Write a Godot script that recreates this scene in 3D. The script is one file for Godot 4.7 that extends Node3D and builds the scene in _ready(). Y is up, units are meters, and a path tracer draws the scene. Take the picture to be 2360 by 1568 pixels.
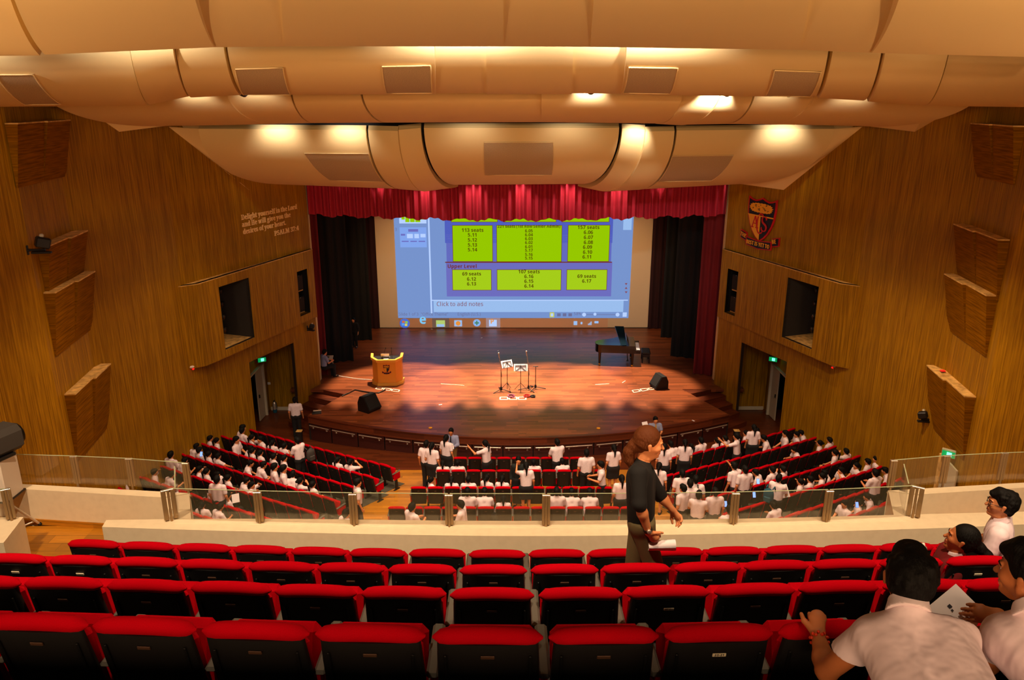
extends Node3D
# A school auditorium seen from its balcony. World: hall axis along -z, floor at the stage front y = 0, metres.

const FOCAL := 1800.0                       # focal length in pixels of a 2360 x 1568 frame
const EYE := Vector3(-0.3, 12.4, 0.0)
const PITCH := -17.22
const YAW := -0.15
const STAGE_Y := 1.0
const HALL_TOP := 15.6

var eye_basis := Basis.from_euler(Vector3(deg_to_rad(PITCH), deg_to_rad(YAW), 0.0))
var taken := {}
var M := {}
var rng := RandomNumberGenerator.new()
var warm := Color(1.0, 0.845, 0.68)
var amber := Color(1.0, 0.80, 0.61)

# ---------------------------------------------------------------- measuring
func ray(px: float, py: float) -> Vector3:
	return eye_basis * Vector3((px - 1180.0) / FOCAL, -(py - 784.0) / FOCAL, -1.0)

func on_y(px: float, py: float, y: float) -> Vector3:
	var r := ray(px, py)
	return EYE + r * ((y - EYE.y) / r.y)

func on_z(px: float, py: float, z: float) -> Vector3:
	var r := ray(px, py)
	return EYE + r * ((z - EYE.z) / r.z)

func on_plane(px: float, py: float, p0: Vector3, n: Vector3) -> Vector3:
	var r := ray(px, py)
	return EYE + r * (n.dot(p0 - EYE) / n.dot(r))

func seen_at(p: Vector3) -> Vector2:
	var c := eye_basis.inverse() * (p - EYE)
	return Vector2(1180.0 - c.x / c.z * FOCAL, 784.0 + c.y / c.z * FOCAL)

func floor_at(z: float) -> float:           # the stalls rise gently away from the stage
	return clampf(0.115 * (27.0 + z), 0.0, 1.6)

func on_floor(px: float, py: float, up: float) -> Vector3:
	var y := up
	var p := on_y(px, py, y)
	for i in 8:
		p = on_y(px, py, floor_at(p.z) + up)
	return p

# ---------------------------------------------------------------- objects
func numbered(called: String) -> String:
	var n: int = taken.get(called, -1) + 1
	taken[called] = n
	return called if n == 0 else "%s_%03d" % [called, n]

func thing(called: String, label: String, category: String, at := Vector3.ZERO, turn := 0.0, group := "") -> Node3D:
	var o := Node3D.new()
	o.name = numbered(called)
	add_child(o)
	o.position = at
	o.rotation.y = turn
	tag(o, label, category, group)
	return o

func tag(o: Node, label: String, category: String, group := "") -> void:
	o.set_meta("label", label)
	o.set_meta("category", category)
	if group:
		o.set_meta("group", group)

func put(called: String, mesh: Mesh, mat: Material, parent: Node = self) -> MeshInstance3D:
	var o := MeshInstance3D.new()
	o.mesh = mesh
	o.material_override = mat
	if parent == self:
		o.name = numbered(called)
		add_child(o)
	else:
		o.name = called
		parent.add_child(o, true)
	return o

func obj(called: String, st: SurfaceTool, mat: Material, parent: Node = self) -> MeshInstance3D:
	st.generate_normals()
	return put(called, st.commit(), mat, parent)

func struct(called: String, st: SurfaceTool, mat: Material, label: String, category: String) -> MeshInstance3D:
	var o := obj(called, st, mat)
	o.set_meta("kind", "structure")
	tag(o, label, category)
	return o

func dup(root: Node3D, at: Vector3, turn: float, label: String, group := "") -> Node3D:
	var r: Node3D = root.duplicate()
	var base: String = root.get_meta("base") if root.has_meta("base") else str(root.name)
	r.name = numbered(base)
	add_child(r)
	r.position = at
	r.rotation = Vector3(0, turn, 0)
	r.set_meta("label", label)
	if group:
		r.set_meta("group", group)
	return r

# ---------------------------------------------------------------- shapes
func mb(smooth := -1) -> SurfaceTool:
	var st := SurfaceTool.new()
	st.begin(Mesh.PRIMITIVE_TRIANGLES)
	st.set_smooth_group(smooth)
	return st

func tri(st: SurfaceTool, a: Vector3, b: Vector3, c: Vector3) -> void:      # counter-clockwise seen from outside
	st.add_vertex(a); st.add_vertex(c); st.add_vertex(b)

func quad(st: SurfaceTool, a: Vector3, b: Vector3, c: Vector3, d: Vector3) -> void:
	tri(st, a, b, c); tri(st, a, c, d)

func box(st: SurfaceTool, xf: Transform3D, size: Vector3, bevel := 0.0) -> void:
	var h := size * 0.5
	st.set_smooth_group(-1)
	if bevel <= 0.0:
		for ax in 3:
			for s in [-1.0, 1.0]:
				var n := Vector3.ZERO; n[ax] = s
				var u := Vector3.ZERO; u[(ax + 1) % 3] = 1.0
				var w := n.cross(u)
				var c := n * h
				var uu := u * h; var ww := w * h
				quad(st, xf * (c - uu - ww), xf * (c + uu - ww), xf * (c + uu + ww), xf * (c - uu + ww))
		return
	var b := minf(bevel, minf(h.x, minf(h.y, h.z)) * 0.95)
	var i := h - Vector3.ONE * b
	for ax in 3:
		var a1 := (ax + 1) % 3
		var a2 := (ax + 2) % 3
		for s in [-1.0, 1.0]:
			var q := []
			for e in [[-1, -1], [1, -1], [1, 1], [-1, 1]]:
				var p := Vector3.ZERO
				p[ax] = h[ax] * s; p[a1] = i[a1] * e[0]; p[a2] = i[a2] * e[1]
				q.append(xf * p)
			if s > 0: quad(st, q[0], q[1], q[2], q[3])
			else: quad(st, q[3], q[2], q[1], q[0])
		for s1 in [-1.0, 1.0]:
			for s2 in [-1.0, 1.0]:
				var p1 := Vector3.ZERO; var p2 := Vector3.ZERO; var p3 := Vector3.ZERO; var p4 := Vector3.ZERO
				p1[ax] = -i[ax]; p1[a1] = h[a1] * s1; p1[a2] = i[a2] * s2
				p2[ax] = i[ax]; p2[a1] = h[a1] * s1; p2[a2] = i[a2] * s2
				p3[ax] = i[ax]; p3[a1] = i[a1] * s1; p3[a2] = h[a2] * s2
				p4[ax] = -i[ax]; p4[a1] = i[a1] * s1; p4[a2] = h[a2] * s2
				if s1 * s2 > 0: quad(st, xf * p4, xf * p3, xf * p2, xf * p1)
				else: quad(st, xf * p1, xf * p2, xf * p3, xf * p4)
	for sx in [-1.0, 1.0]:
		for sy in [-1.0, 1.0]:
			for sz in [-1.0, 1.0]:
				var a := xf * Vector3(h.x * sx, i.y * sy, i.z * sz)
				var bb := xf * Vector3(i.x * sx, h.y * sy, i.z * sz)
				var c := xf * Vector3(i.x * sx, i.y * sy, h.z * sz)
				if sx * sy * sz > 0: tri(st, a, bb, c)
				else: tri(st, a, c, bb)

func bxs(st: SurfaceTool, at: Vector3, size: Vector3, bevel := 0.0, turn := 0.0) -> void:
	box(st, Transform3D(Basis(Vector3.UP, turn), at), size, bevel)

func frame_to(dir: Vector3) -> Basis:                # y axis along dir
	var y := dir.normalized()
	var s := Vector3.RIGHT if absf(y.x) < 0.9 else Vector3.FORWARD
	var z := s.cross(y).normalized()
	return Basis(y.cross(z).normalized(), y, z)

func tube(st: SurfaceTool, pts: Array, r0: float, r1 := -1.0, sides := 8, caps := true) -> void:
	st.set_smooth_group(1)
	var rings := []
	var n := pts.size()
	for k in n:
		var d: Vector3 = (pts[mini(k + 1, n - 1)] - pts[maxi(k - 1, 0)])
		var b := frame_to(d)
		var r: float = lerpf(r0, r1 if r1 >= 0.0 else r0, float(k) / (n - 1))
		var ring := []
		for s in sides:
			var a := TAU * s / sides
			ring.append(pts[k] + b.x * cos(a) * r + b.z * sin(a) * r)
		rings.append(ring)
	skin(st, rings, true)
	if caps:
		st.set_smooth_group(-1)
		fan(st, rings[0], true)
		fan(st, rings[n - 1], false)

func skin(st: SurfaceTool, rings: Array, closed: bool, flip := false) -> void:
	for k in rings.size() - 1:
		var a: Array = rings[k]
		var b: Array = rings[k + 1]
		var m := a.size()
		for s in (m if closed else m - 1):
			var t := (s + 1) % m
			if flip: quad(st, a[s], a[t], b[t], b[s])
			else: quad(st, a[s], b[s], b[t], a[t])

func fan(st: SurfaceTool, ring: Array, down: bool) -> void:
	var c := Vector3.ZERO
	for p in ring: c += p
	c /= ring.size()
	for s in ring.size():
		var t := (s + 1) % ring.size()
		if down: tri(st, c, ring[s], ring[t])
		else: tri(st, c, ring[t], ring[s])

func lathe(st: SurfaceTool, prof: Array, xf: Transform3D, sides := 16, sq := Vector2.ONE) -> void:    # prof: Vector2(radius, height) going up
	st.set_smooth_group(1)
	var rings := []
	for p in prof:
		var ring := []
		for s in sides:
			var a := TAU * s / sides
			ring.append(xf * Vector3(cos(a) * p.x * sq.x, p.y, -sin(a) * p.x * sq.y))
		rings.append(ring)
	skin(st, rings, true, true)
	st.set_smooth_group(-1)
	if prof[0].x > 0.0: fan(st, rings[0], false)
	if prof[-1].x > 0.0: fan(st, rings[-1], true)

func prism(st: SurfaceTool, poly: PackedVector2Array, depth: float, xf: Transform3D, both := true) -> void:  # outline in xy, from z = 0 to z = depth
	st.set_smooth_group(-1)
	var p := poly
	if Geometry2D.is_polygon_clockwise(p):
		p = p.duplicate()
		p.reverse()
	var idx := Geometry2D.triangulate_polygon(p)
	for k in range(0, idx.size(), 3):
		var a := p[idx[k]]; var b := p[idx[k + 1]]; var c := p[idx[k + 2]]
		if (b - a).cross(c - a) < 0.0:
			var t := b; b = c; c = t
		tri(st, xf * Vector3(a.x, a.y, depth), xf * Vector3(b.x, b.y, depth), xf * Vector3(c.x, c.y, depth))
		if both:
			tri(st, xf * Vector3(a.x, a.y, 0), xf * Vector3(c.x, c.y, 0), xf * Vector3(b.x, b.y, 0))
	for k in p.size():
		var a := p[k]; var b := p[(k + 1) % p.size()]
		quad(st, xf * Vector3(a.x, a.y, 0), xf * Vector3(b.x, b.y, 0), xf * Vector3(b.x, b.y, depth), xf * Vector3(a.x, a.y, depth))

func ball(st: SurfaceTool, at: Vector3, r: Vector3, rows := 8, sides := 12, b := Basis()) -> void:
	var prof := []
	for k in rows + 1:
		var a := -PI / 2 + PI * k / rows
		prof.append(Vector2(maxf(cos(a), 0.0), sin(a)))
	lathe(st, prof, Transform3D(b * Basis.from_scale(r), at), sides)

# ---------------------------------------------------------------- materials
func mat(key: String, c: Color, rough := 0.7, metal := 0.0) -> StandardMaterial3D:
	var m := StandardMaterial3D.new()
	m.albedo_color = c
	m.roughness = rough
	m.metallic = metal
	m.resource_name = key
	M[key] = m
	return m

func glow(key: String, c: Color, power: float) -> StandardMaterial3D:
	var m := mat(key, c, 0.6)
	m.emission_enabled = true
	m.emission = c
	m.emission_energy_multiplier = power
	return m

func noise_tex(freq: float, ramp: Array, octaves := 4, sd := 1, size := 512) -> NoiseTexture2D:
	var n := FastNoiseLite.new()
	n.noise_type = FastNoiseLite.TYPE_SIMPLEX_SMOOTH
	n.frequency = freq
	n.fractal_octaves = octaves
	n.seed = sd
	var t := NoiseTexture2D.new()
	t.width = size; t.height = size
	t.seamless = true
	t.noise = n
	var g := Gradient.new()
	g.offsets = PackedFloat32Array([0.0, 0.5, 1.0])
	g.colors = PackedColorArray([ramp[0], ramp[1], ramp[2]])
	t.color_ramp = g
	return t

func tri_tex(m: StandardMaterial3D, t: Texture2D, scale: Vector3, world := true) -> void:
	m.albedo_texture = t
	m.uv1_triplanar = true
	m.uv1_world_triplanar = world
	m.uv1_scale = scale
	m.uv1_triplanar_sharpness = 12.0

func plank_image(w: int, h: int, rows: int, lo: float, hi: float, sd: int, seam: float) -> ImageTexture:
	var r := RandomNumberGenerator.new()
	r.seed = sd
	var im := Image.create(w, h, false, Image.FORMAT_RGB8)
	var ph := h / rows
	var grain := FastNoiseLite.new()
	grain.seed = sd
	grain.frequency = 0.05
	for k in rows:
		var x := 0
		var first := int(r.randf() * w * 0.2) + 20
		var tone := r.randf_range(lo, hi)
		var left := first
		while x < w:
			if left <= 0:
				left = r.randi_range(w / 7, w / 3)
				if x + left > w - 24: left = w - x
				tone = r.randf_range(lo, hi)
				im.fill_rect(Rect2i(x, k * ph, 1, ph), Color(lo * seam, lo * seam, lo * seam))
				x += 1
				left -= 1
				continue
			for y in ph:
				var v := tone * (1.0 + 0.10 * grain.get_noise_2d(x * 0.35, (k * ph + y) * 9.0))
				if y == 0: v *= seam
				im.set_pixel(x, k * ph + y, Color(v, v * 0.98, v * 0.96))
			x += 1
			left -= 1
	return ImageTexture.create_from_image(im)

func make_materials() -> void:
	var g := noise_tex(0.022, [Color(0.66, 0.62, 0.56), Color(0.84, 0.83, 0.82), Color(1.0, 1.0, 1.0)], 5, 7)
	var tones := [Color(0.71, 0.515, 0.04), Color(0.685, 0.492, 0.035), Color(0.73, 0.533, 0.045), Color(0.70, 0.505, 0.04), Color(0.67, 0.480, 0.03)]
	for k in 5:
		var m := mat("wood_board_%d" % k, tones[k], 0.55)
		tri_tex(m, g, Vector3(1.3 + 0.1 * k, 0.055, 1.3 + 0.1 * k))
		m.metallic_specular = 0.3
	for k in 3:
		var m := mat("wood_cross_%d" % k, [Color(0.58, 0.385, 0.02), Color(0.56, 0.37, 0.02), Color(0.60, 0.40, 0.02)][k], 0.55)
		tri_tex(m, g, Vector3(0.08, 1.6, 0.08))
		m.metallic_specular = 0.12
		m.roughness = 0.8
	var ledge := mat("wood_pale_lit", Color(0.98, 0.80, 0.46), 0.75)  # paler than the boards: light falling on ledge tops is in the colour
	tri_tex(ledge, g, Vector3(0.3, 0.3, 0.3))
	mat("wall_backing", Color(0.16, 0.08, 0.03), 0.9)
	var pl := noise_tex(0.02, [Color(0.965, 0.96, 0.955), Color(0.985, 0.985, 0.985), Color(1, 1, 1)], 4, 3)
	var cp := mat("ceiling_panel", Color(0.89, 0.78, 0.53), 0.75)
	mat("ceiling_dark", Color(0.03, 0.03, 0.035), 0.9)
	var gr := mat("grille_mesh", Color(0.76, 0.66, 0.49), 0.8)
	tri_tex(gr, noise_tex(0.2, [Color(0.8, 0.8, 0.8), Color(0.93, 0.93, 0.93), Color(1, 1, 1)], 2, 5, 256), Vector3.ONE * 0.8)
	var plaster := mat("plaster_cream", Color(0.95, 0.89, 0.76), 0.8)
	tri_tex(plaster, pl, Vector3.ONE * 0.8)
	var sp := plank_image(1024, 512, 32, 0.74, 1.0, 11, 0.80)
	var sw := mat("stage_wood", Color(0.56, 0.30, 0.165), 0.36)
	tri_tex(sw, sp, Vector3(0.20, 0.26, 0.26))
	var ss := mat("stage_step_wood", Color(0.42, 0.19, 0.09), 0.4)
	tri_tex(ss, sp, Vector3(0.16, 0.16, 0.16))
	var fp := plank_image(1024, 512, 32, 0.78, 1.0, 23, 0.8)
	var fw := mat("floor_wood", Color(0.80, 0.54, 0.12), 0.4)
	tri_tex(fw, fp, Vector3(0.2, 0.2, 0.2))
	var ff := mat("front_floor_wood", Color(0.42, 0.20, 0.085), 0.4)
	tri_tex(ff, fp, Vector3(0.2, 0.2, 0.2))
	mat("row_carpet", Color(0.30, 0.29, 0.24), 0.95)
	mat("terrace_carpet", Color(0.10, 0.085, 0.08), 0.95)
	mat("skirt_panel", Color(0.24, 0.085, 0.06), 0.5)
	mat("skirt_dark", Color(0.07, 0.03, 0.025), 0.6)
	mat("steel", Color(0.88, 0.85, 0.80), 0.35, 0.85)
	mat("post_metal", Color(0.62, 0.51, 0.35), 0.45, 0.35)
	mat("steel_dark", Color(0.25, 0.23, 0.21), 0.4, 0.8)
	var rc := mat("red_cloth", Color(0.72, 0.0, 0.07), 0.9)
	rc.rim_enabled = true; rc.rim = 0.12; rc.rim_tint = 1.0; rc.metallic_specular = 0.15
	var cn := noise_tex(0.16, [Color(0.84, 0.84, 0.84), Color(0.96, 0.96, 0.96), Color(1, 1, 1)], 3, 9, 256)
	tri_tex(rc, cn, Vector3.ONE * 5.0, false)
	mat("seat_shell", Color(0.045, 0.035, 0.038), 0.7)
	mat("seat_metal", Color(0.03, 0.03, 0.032), 0.6)
	mat("arm_grey", Color(0.34, 0.33, 0.30), 0.5)
	mat("number_plate", Color(0.36, 0.25, 0.18), 0.5, 0.2)
	mat("number_plate_bright", Color(0.95, 0.90, 0.78), 0.4)
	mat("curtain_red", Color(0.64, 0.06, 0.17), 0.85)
	mat("curtain_red_shaded", Color(0.40, 0.012, 0.045), 0.9)  # the valance red with the shade of the stage sides put in
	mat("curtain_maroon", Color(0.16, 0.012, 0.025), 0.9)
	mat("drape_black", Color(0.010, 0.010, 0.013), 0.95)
	mat("screen_cloth", Color(0.86, 0.78, 0.64), 0.9)
	mat("black", Color(0.02, 0.02, 0.022), 0.55)
	mat("black_gloss", Color(0.02, 0.014, 0.014), 0.16)
	mat("dark_grille", Color(0.045, 0.045, 0.045), 0.8)
	mat("recess_grey", Color(0.20, 0.185, 0.16), 0.9)
	mat("door_paint", Color(0.74, 0.70, 0.60), 0.6)
	mat("white_paint", Color(0.90, 0.87, 0.82), 0.6)
	mat("paper", Color(0.93, 0.91, 0.93), 0.8)
	mat("oak", Color(0.92, 0.60, 0.14), 0.4)
	mat("oak_light", Color(0.96, 0.70, 0.26), 0.4)
	mat("crest_red", Color(0.72, 0.05, 0.04), 0.55)
	mat("crest_navy", Color(0.05, 0.04, 0.12), 0.55)
	mat("crest_gold", Color(0.90, 0.62, 0.07), 0.5)
	mat("crest_shade", Color(0.55, 0.38, 0.06), 0.6)
	mat("letter_cream", Color(0.95, 0.80, 0.52), 0.5)
	mat("cable_red", Color(0.75, 0.06, 0.06), 0.6)
	mat("cable_mauve", Color(0.62, 0.30, 0.42), 0.6)
	mat("tape_white", Color(0.93, 0.86, 0.78), 0.7)
	mat("lid_blue_reflection", Color(0.02, 0.10, 0.15), 0.22)  # black lid with the blue reflected on it put into the colour
	var glass := mat("glass_pane", Color(0.62, 0.60, 0.46, 0.07), 0.03)  # faint tinted alpha puts the reflected haze into the glass
	glass.transparency = BaseMaterial3D.TRANSPARENCY_ALPHA
	var ge := mat("glass_edge", Color(0.74, 0.80, 0.66), 0.15)
	ge.metallic_specular = 0.8
	mat("skin", Color(0.80, 0.52, 0.33), 0.6)
	mat("skin_tan", Color(0.72, 0.43, 0.24), 0.6)
	var wn := noise_tex(0.03, [Color(0.94, 0.94, 0.94), Color(0.98, 0.98, 0.98), Color(1, 1, 1)], 3, 31, 256)
	var sh := mat("shirt_white", Color(0.90, 0.84, 0.87), 0.9)
	tri_tex(sh, wn, Vector3.ONE * 1.5, false)
	mat("shirt_blue", Color(0.50, 0.53, 0.66), 0.9)
	mat("shirt_green", Color(0.05, 0.09, 0.09), 0.9)
	mat("shirt_black", Color(0.022, 0.022, 0.026), 0.9)
	mat("trousers_navy", Color(0.035, 0.035, 0.055), 0.9)
	mat("trousers_khaki", Color(0.50, 0.38, 0.20), 0.9)
	mat("trousers_olive", Color(0.42, 0.37, 0.24), 0.9)
	mat("jacket_red", Color(0.42, 0.02, 0.04), 0.9)
	var hn := noise_tex(0.03, [Color(0, 0, 0), Color(0.5, 0.5, 0.5), Color(1, 1, 1)], 4, 41, 256)
	hn.color_ramp = null
	hn.as_normal_map = true
	hn.bump_strength = 6.0
	var fold_n := noise_tex(0.012, [Color(0, 0, 0), Color(0.5, 0.5, 0.5), Color(1, 1, 1)], 3, 43, 256)
	fold_n.color_ramp = null
	fold_n.as_normal_map = true
	fold_n.bump_strength = 8.0
	for q in [["hair_black", Color(0.016, 0.013, 0.012)], ["hair_brown", Color(0.33, 0.165, 0.06)]]:
		var h := mat(q[0], q[1], 0.7)
		h.metallic_specular = 0.3
		h.normal_enabled = true
		h.normal_texture = hn
		h.normal_scale = 1.0
		h.uv1_triplanar = true
		h.uv1_scale = Vector3(9, 2.2, 9)
	var sf := mat("shirt_folded", Color(0.91, 0.84, 0.88), 0.9)
	sf.normal_enabled = true
	sf.normal_texture = fold_n
	sf.normal_scale = 0.8
	sf.uv1_triplanar = true
	sf.uv1_scale = Vector3(2.6, 1.3, 2.6)
	mat("shoe", Color(0.03, 0.025, 0.025), 0.5)
	mat("tie_dark", Color(0.10, 0.10, 0.16), 0.7)
	mat("tie_gold", Color(0.65, 0.48, 0.10), 0.7)
	mat("bag_teal", Color(0.02, 0.30, 0.38), 0.8)
	mat("bag_grey", Color(0.22, 0.21, 0.20), 0.8)
	mat("bead_orange", Color(0.85, 0.22, 0.04), 0.5)
	glow("phone_light", Color(0.45, 0.62, 1.0), 1.4)
	glow("exit_green", Color(0.0, 0.55, 0.30), 0.8)
	glow("exit_white", Color(0.55, 0.85, 0.9), 0.9)
	glow("lamp_glow", Color(1.0, 0.86, 0.66), 6.0)
	glow("led_red", Color(1.0, 0.08, 0.05), 2.0)
	glow("fill_panel_glow", Color(1.0, 0.75, 0.45), 3.0)  # glow of the added fill panels

# ---------------------------------------------------------------- the scene
func _ready() -> void:
	rng.seed = 7
	var cam := Camera3D.new()
	cam.name = "camera"
	add_child(cam)
	cam.transform = Transform3D(eye_basis, EYE)
	cam.fov = rad_to_deg(2.0 * atan(784.0 / FOCAL))
	cam.near = 0.05
	cam.far = 200.0
	cam.current = true
	var we := WorldEnvironment.new()
	we.name = "environment"
	var env := Environment.new()
	env.background_mode = Environment.BG_COLOR
	env.background_color = Color(0, 0, 0)
	env.tonemap_mode = Environment.TONE_MAPPER_LINEAR
	env.tonemap_exposure = 1.0
	env.sdfgi_enabled = true
	env.ssao_enabled = true
	env.ssil_enabled = true
	we.environment = env
	add_child(we)
	make_materials()
	set_lamps()
	build_floor()
	build_stage()
	build_walls()
	build_ceiling()
	build_balcony()
	build_curtains()
	build_screen()
	build_seats()
	build_wall_things()
	build_stage_things()
	build_people()
	build_balcony_people()

# ---------------------------------------------------------------- light
func lamp(called: String, label: String, at: Vector3, towards: Vector3, energy: float, angle: float, c: Color, group: String, soft := 0.08, blend := 0.8) -> void:
	var d := (towards - at).normalized()
	var t := thing(called, label, "lamp", at, 0.0, group)
	t.basis = frame_to(-d)
	var st := mb()
	lathe(st, [Vector2(0.075, -0.01), Vector2(0.085, 0.0), Vector2(0.085, 0.14), Vector2(0.05, 0.2), Vector2(0.0, 0.2)], Transform3D(), 14)
	obj("housing", st, M.black, t)
	st = mb()
	lathe(st, [Vector2(0.0, -0.022), Vector2(0.04, -0.02), Vector2(0.068, -0.012)], Transform3D(), 14)
	obj("lens", st, M.lamp_glow, t)
	var l := SpotLight3D.new()
	l.name = "beam"
	t.add_child(l)
	l.position = Vector3(0, -0.06, 0)
	l.rotation.x = -PI / 2
	l.light_color = c
	l.light_energy = energy
	l.spot_angle = angle
	l.spot_angle_attenuation = blend
	l.spot_range = 60.0
	l.spot_attenuation = 2.0
	l.light_size = soft
	l.shadow_enabled = true

func set_lamps() -> void:
	# above the balcony, out of the frame
	for x in [-5.4, -1.8, 1.8, 5.4]:
		lamp("downlight", "downlight in the ceiling above the balcony seats", Vector3(x, 15.2, -3.4), Vector3(x * 1.1, 8.0, -7.4), 38.0, 41.0, warm, "downlights above the balcony", 0.12)
	# added fill panels, out of view, brightening the ceiling and audience-facing surfaces
	for x in [-7.0, 0.0, 7.0]:
		var t := thing("fill_light_panel", "unseen fill panel added behind the balcony to light the ceiling and parapet faces", "lamp", Vector3(x, 12.6, 5.9), 0.0, "added fill panels behind the balcony")
		var st := mb()
		bxs(st, Vector3(0, 0, 0.04), Vector3(3.1, 0.9, 0.08), 0.02)
		obj("frame", st, M.black, t)
		st = mb()
		bxs(st, Vector3(0, 0, -0.01), Vector3(3.0, 0.8, 0.02))
		obj("fill_panel_face", st, M.fill_panel_glow, t)
		var a := AreaLight3D.new()
		a.name = "panel_fill_light"
		t.add_child(a)
		a.position = Vector3(0, 0, -0.05)
		a.area_size = Vector2(3.0, 0.8)
		a.light_color = amber
		a.light_energy = 44.0
		a.area_range = 60.0
		a.area_attenuation = 2.0
		a.shadow_enabled = true
	for x in [-8.0, -2.8, 2.8, 8.0]:  # added fill floods, out of view, lifting the ceiling
		lamp("fill_flood", "unseen fill floodlight added behind the balcony, aimed along the ceiling", Vector3(x, 13.4, 5.7), Vector3(x * 0.8, 13.3, -15.0), 60.0, 19.0, amber, "added fill floodlights behind the balcony", 0.15, 0.7)
	for s in [-1.0, 1.0]:  # added fill lamps beyond the frame, brightening the ceiling from below
		for q in [[9.6, -5.2, 5.6], [9.6, -7.6, 1.5]]:
			lamp("fill_uplight", "uplight out of view beside the balcony, added to brighten the ceiling", Vector3(q[0] * s, 9.4, q[1]), Vector3(q[2] * s, 13.3, q[1] - 3.2), 14.0, 42.0, amber, "added fill lamps beside the balcony", 0.12, 0.9)
	# in the slots between the ceiling reflectors: onto the stalls and the walls
	for x in [-6.0, -2.1, 2.1, 6.0]:
		lamp("slot_downlight", "downlight hidden in a slot between the ceiling reflectors", Vector3(x, 13.75, -11.6), Vector3(x * 1.1, 0.5, -17.0), 32.0 if absf(x) < 3.0 else 22.0, 42.0, warm, "downlights in the ceiling slots", 0.12)
		lamp("slot_downlight", "downlight hidden in a slot between the ceiling reflectors", Vector3(x, 12.75, -18.0), Vector3(x * 1.45, 0.3, -19.2), 72.0, 43.0, warm, "downlights in the ceiling slots", 0.12)
		lamp("slot_downlight", "downlight hidden in a slot between the ceiling reflectors", Vector3(x * 1.15, 11.95, -24.4), Vector3(x * 1.6, 0.0, -22.0), 20.0, 36.0, warm, "downlights in the ceiling slots", 0.12)
	# washes on the reflectors: x, y, z of the lamp, the point it looks at, energy, half angle
	var wash := [
		[-6.0, 13.55, -11.4, -6.0, 12.9, -14.2, 6.0, 50.0], [-1.05, 13.55, -11.6, -1.05, 12.9, -14.2, 12.0, 55.0], [0.95, 13.55, -11.6, 1.0, 12.9, -14.2, 6.0, 50.0], [2.0, 13.55, -11.6, 2.0, 12.9, -14.2, 12.0, 50.0],
		[-9.2, 13.3, -11.6, -8.7, 12.4, -14.6, 5.0, 42.0],
		[4.55, 12.5, -18.3, 4.45, 12.0, -20.4, 34.0, 32.0], [1.5, 12.55, -18.2, 1.6, 12.3, -20.3, 4.0, 40.0], [-6.2, 12.5, -18.2, -6.2, 12.2, -20.2, 1.2, 40.0], [5.9, 12.5, -18.2, 5.9, 12.2, -20.2, 1.4, 36.0], [7.7, 12.5, -18.2, 7.7, 12.2, -20.2, 2.0, 36.0], [-7.6, 12.5, -18.2, -7.6, 12.2, -20.2, 1.6, 36.0],
		[-7.6, 11.75, -24.6, -7.6, 10.9, -26.2, 3.2, 50.0], [-5.4, 11.75, -24.6, -5.4, 10.9, -26.2, 3.0, 50.0], [8.3, 11.75, -24.6, 8.3, 10.9, -26.2, 3.4, 50.0], [3.75, 11.7, -24.7, 3.6, 10.6, -26.4, 5.0, 36.0],
		[-1.5, 11.8, -24.2, -1.5, 10.6, -26.2, 0.9, 55.0], [1.5, 11.8, -24.2, 1.5, 10.6, -26.2, 0.9, 55.0]]
	for w in wash:
		lamp("wash_light", "small lamp in a ceiling slot washing the reflector below it", Vector3(w[0], w[1], w[2]), Vector3(w[3], w[4], w[5]), w[6], w[7], Color(1.0, 0.95, 0.94), "wash lights in the ceiling slots", 0.05, 1.0)
	# a row of lamps behind the last reflector, over the valance and the ends of the side walls
	for x in [-8.35, -6.9, -5.3, -3.6, -1.7, 0.15, 2.0, 3.9, 5.6, 8.25]:
		lamp("header_light", "small lamp behind the last reflector lighting the red valance", Vector3(x, 9.62, -30.52), Vector3(x, 8.2, -30.72), 4.2, 42.0, Color(1.0, 0.87, 0.80), "lamps over the valance", 0.04, 1.0)
	# unseen stage lamps inside the stage house, lighting the floor pool and screen
	for x in [-4.9, -1.7, 1.6, 4.5]:
		lamp("stage_light", "unseen stage lamp behind the valance, aimed at the foot of the screen", Vector3(x, 10.2, -31.9), Vector3(x * 0.98, 1.0, -30.35), 250.0, 20.0, Color(1.0, 0.88, 0.74), "stage lanterns on the first bar", 0.10, 0.35)
	lamp("stage_light", "unseen stage lamp behind the valance, aimed at the foot of the screen", Vector3(0.1, 10.2, -32.2), Vector3(0.1, 1.0, -30.3), 130.0, 19.0, Color(1.0, 0.90, 0.80), "stage lanterns on the first bar", 0.10, 0.6)
	for x in [-5.0, 5.0]:
		lamp("stage_light", "unseen stage lamp behind the valance, aimed at the foot of the screen", Vector3(x, 10.3, -32.4), Vector3(x * 0.9, 1.4, -38.6), 34.0, 34.0, Color(1.0, 0.80, 0.56), "stage lanterns on the first bar", 0.10, 0.9)

# ---------------------------------------------------------------- ceiling
func edge_point(top: Vector3, bottom: Vector3, t: float) -> Vector3:   # a quarter ellipse, upright at the top and level at the bottom
	var a := t * PI / 2.0
	var k := 1.0 - cos(a)
	return Vector3(lerpf(top.x, bottom.x, k), lerpf(top.y, bottom.y, sin(a)), lerpf(top.z, bottom.z, k))

func shell_point(q: Array, s: float, t: float) -> Vector3:
	return edge_point(q[0], q[2], t).lerp(edge_point(q[1], q[3], t), s)

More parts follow.
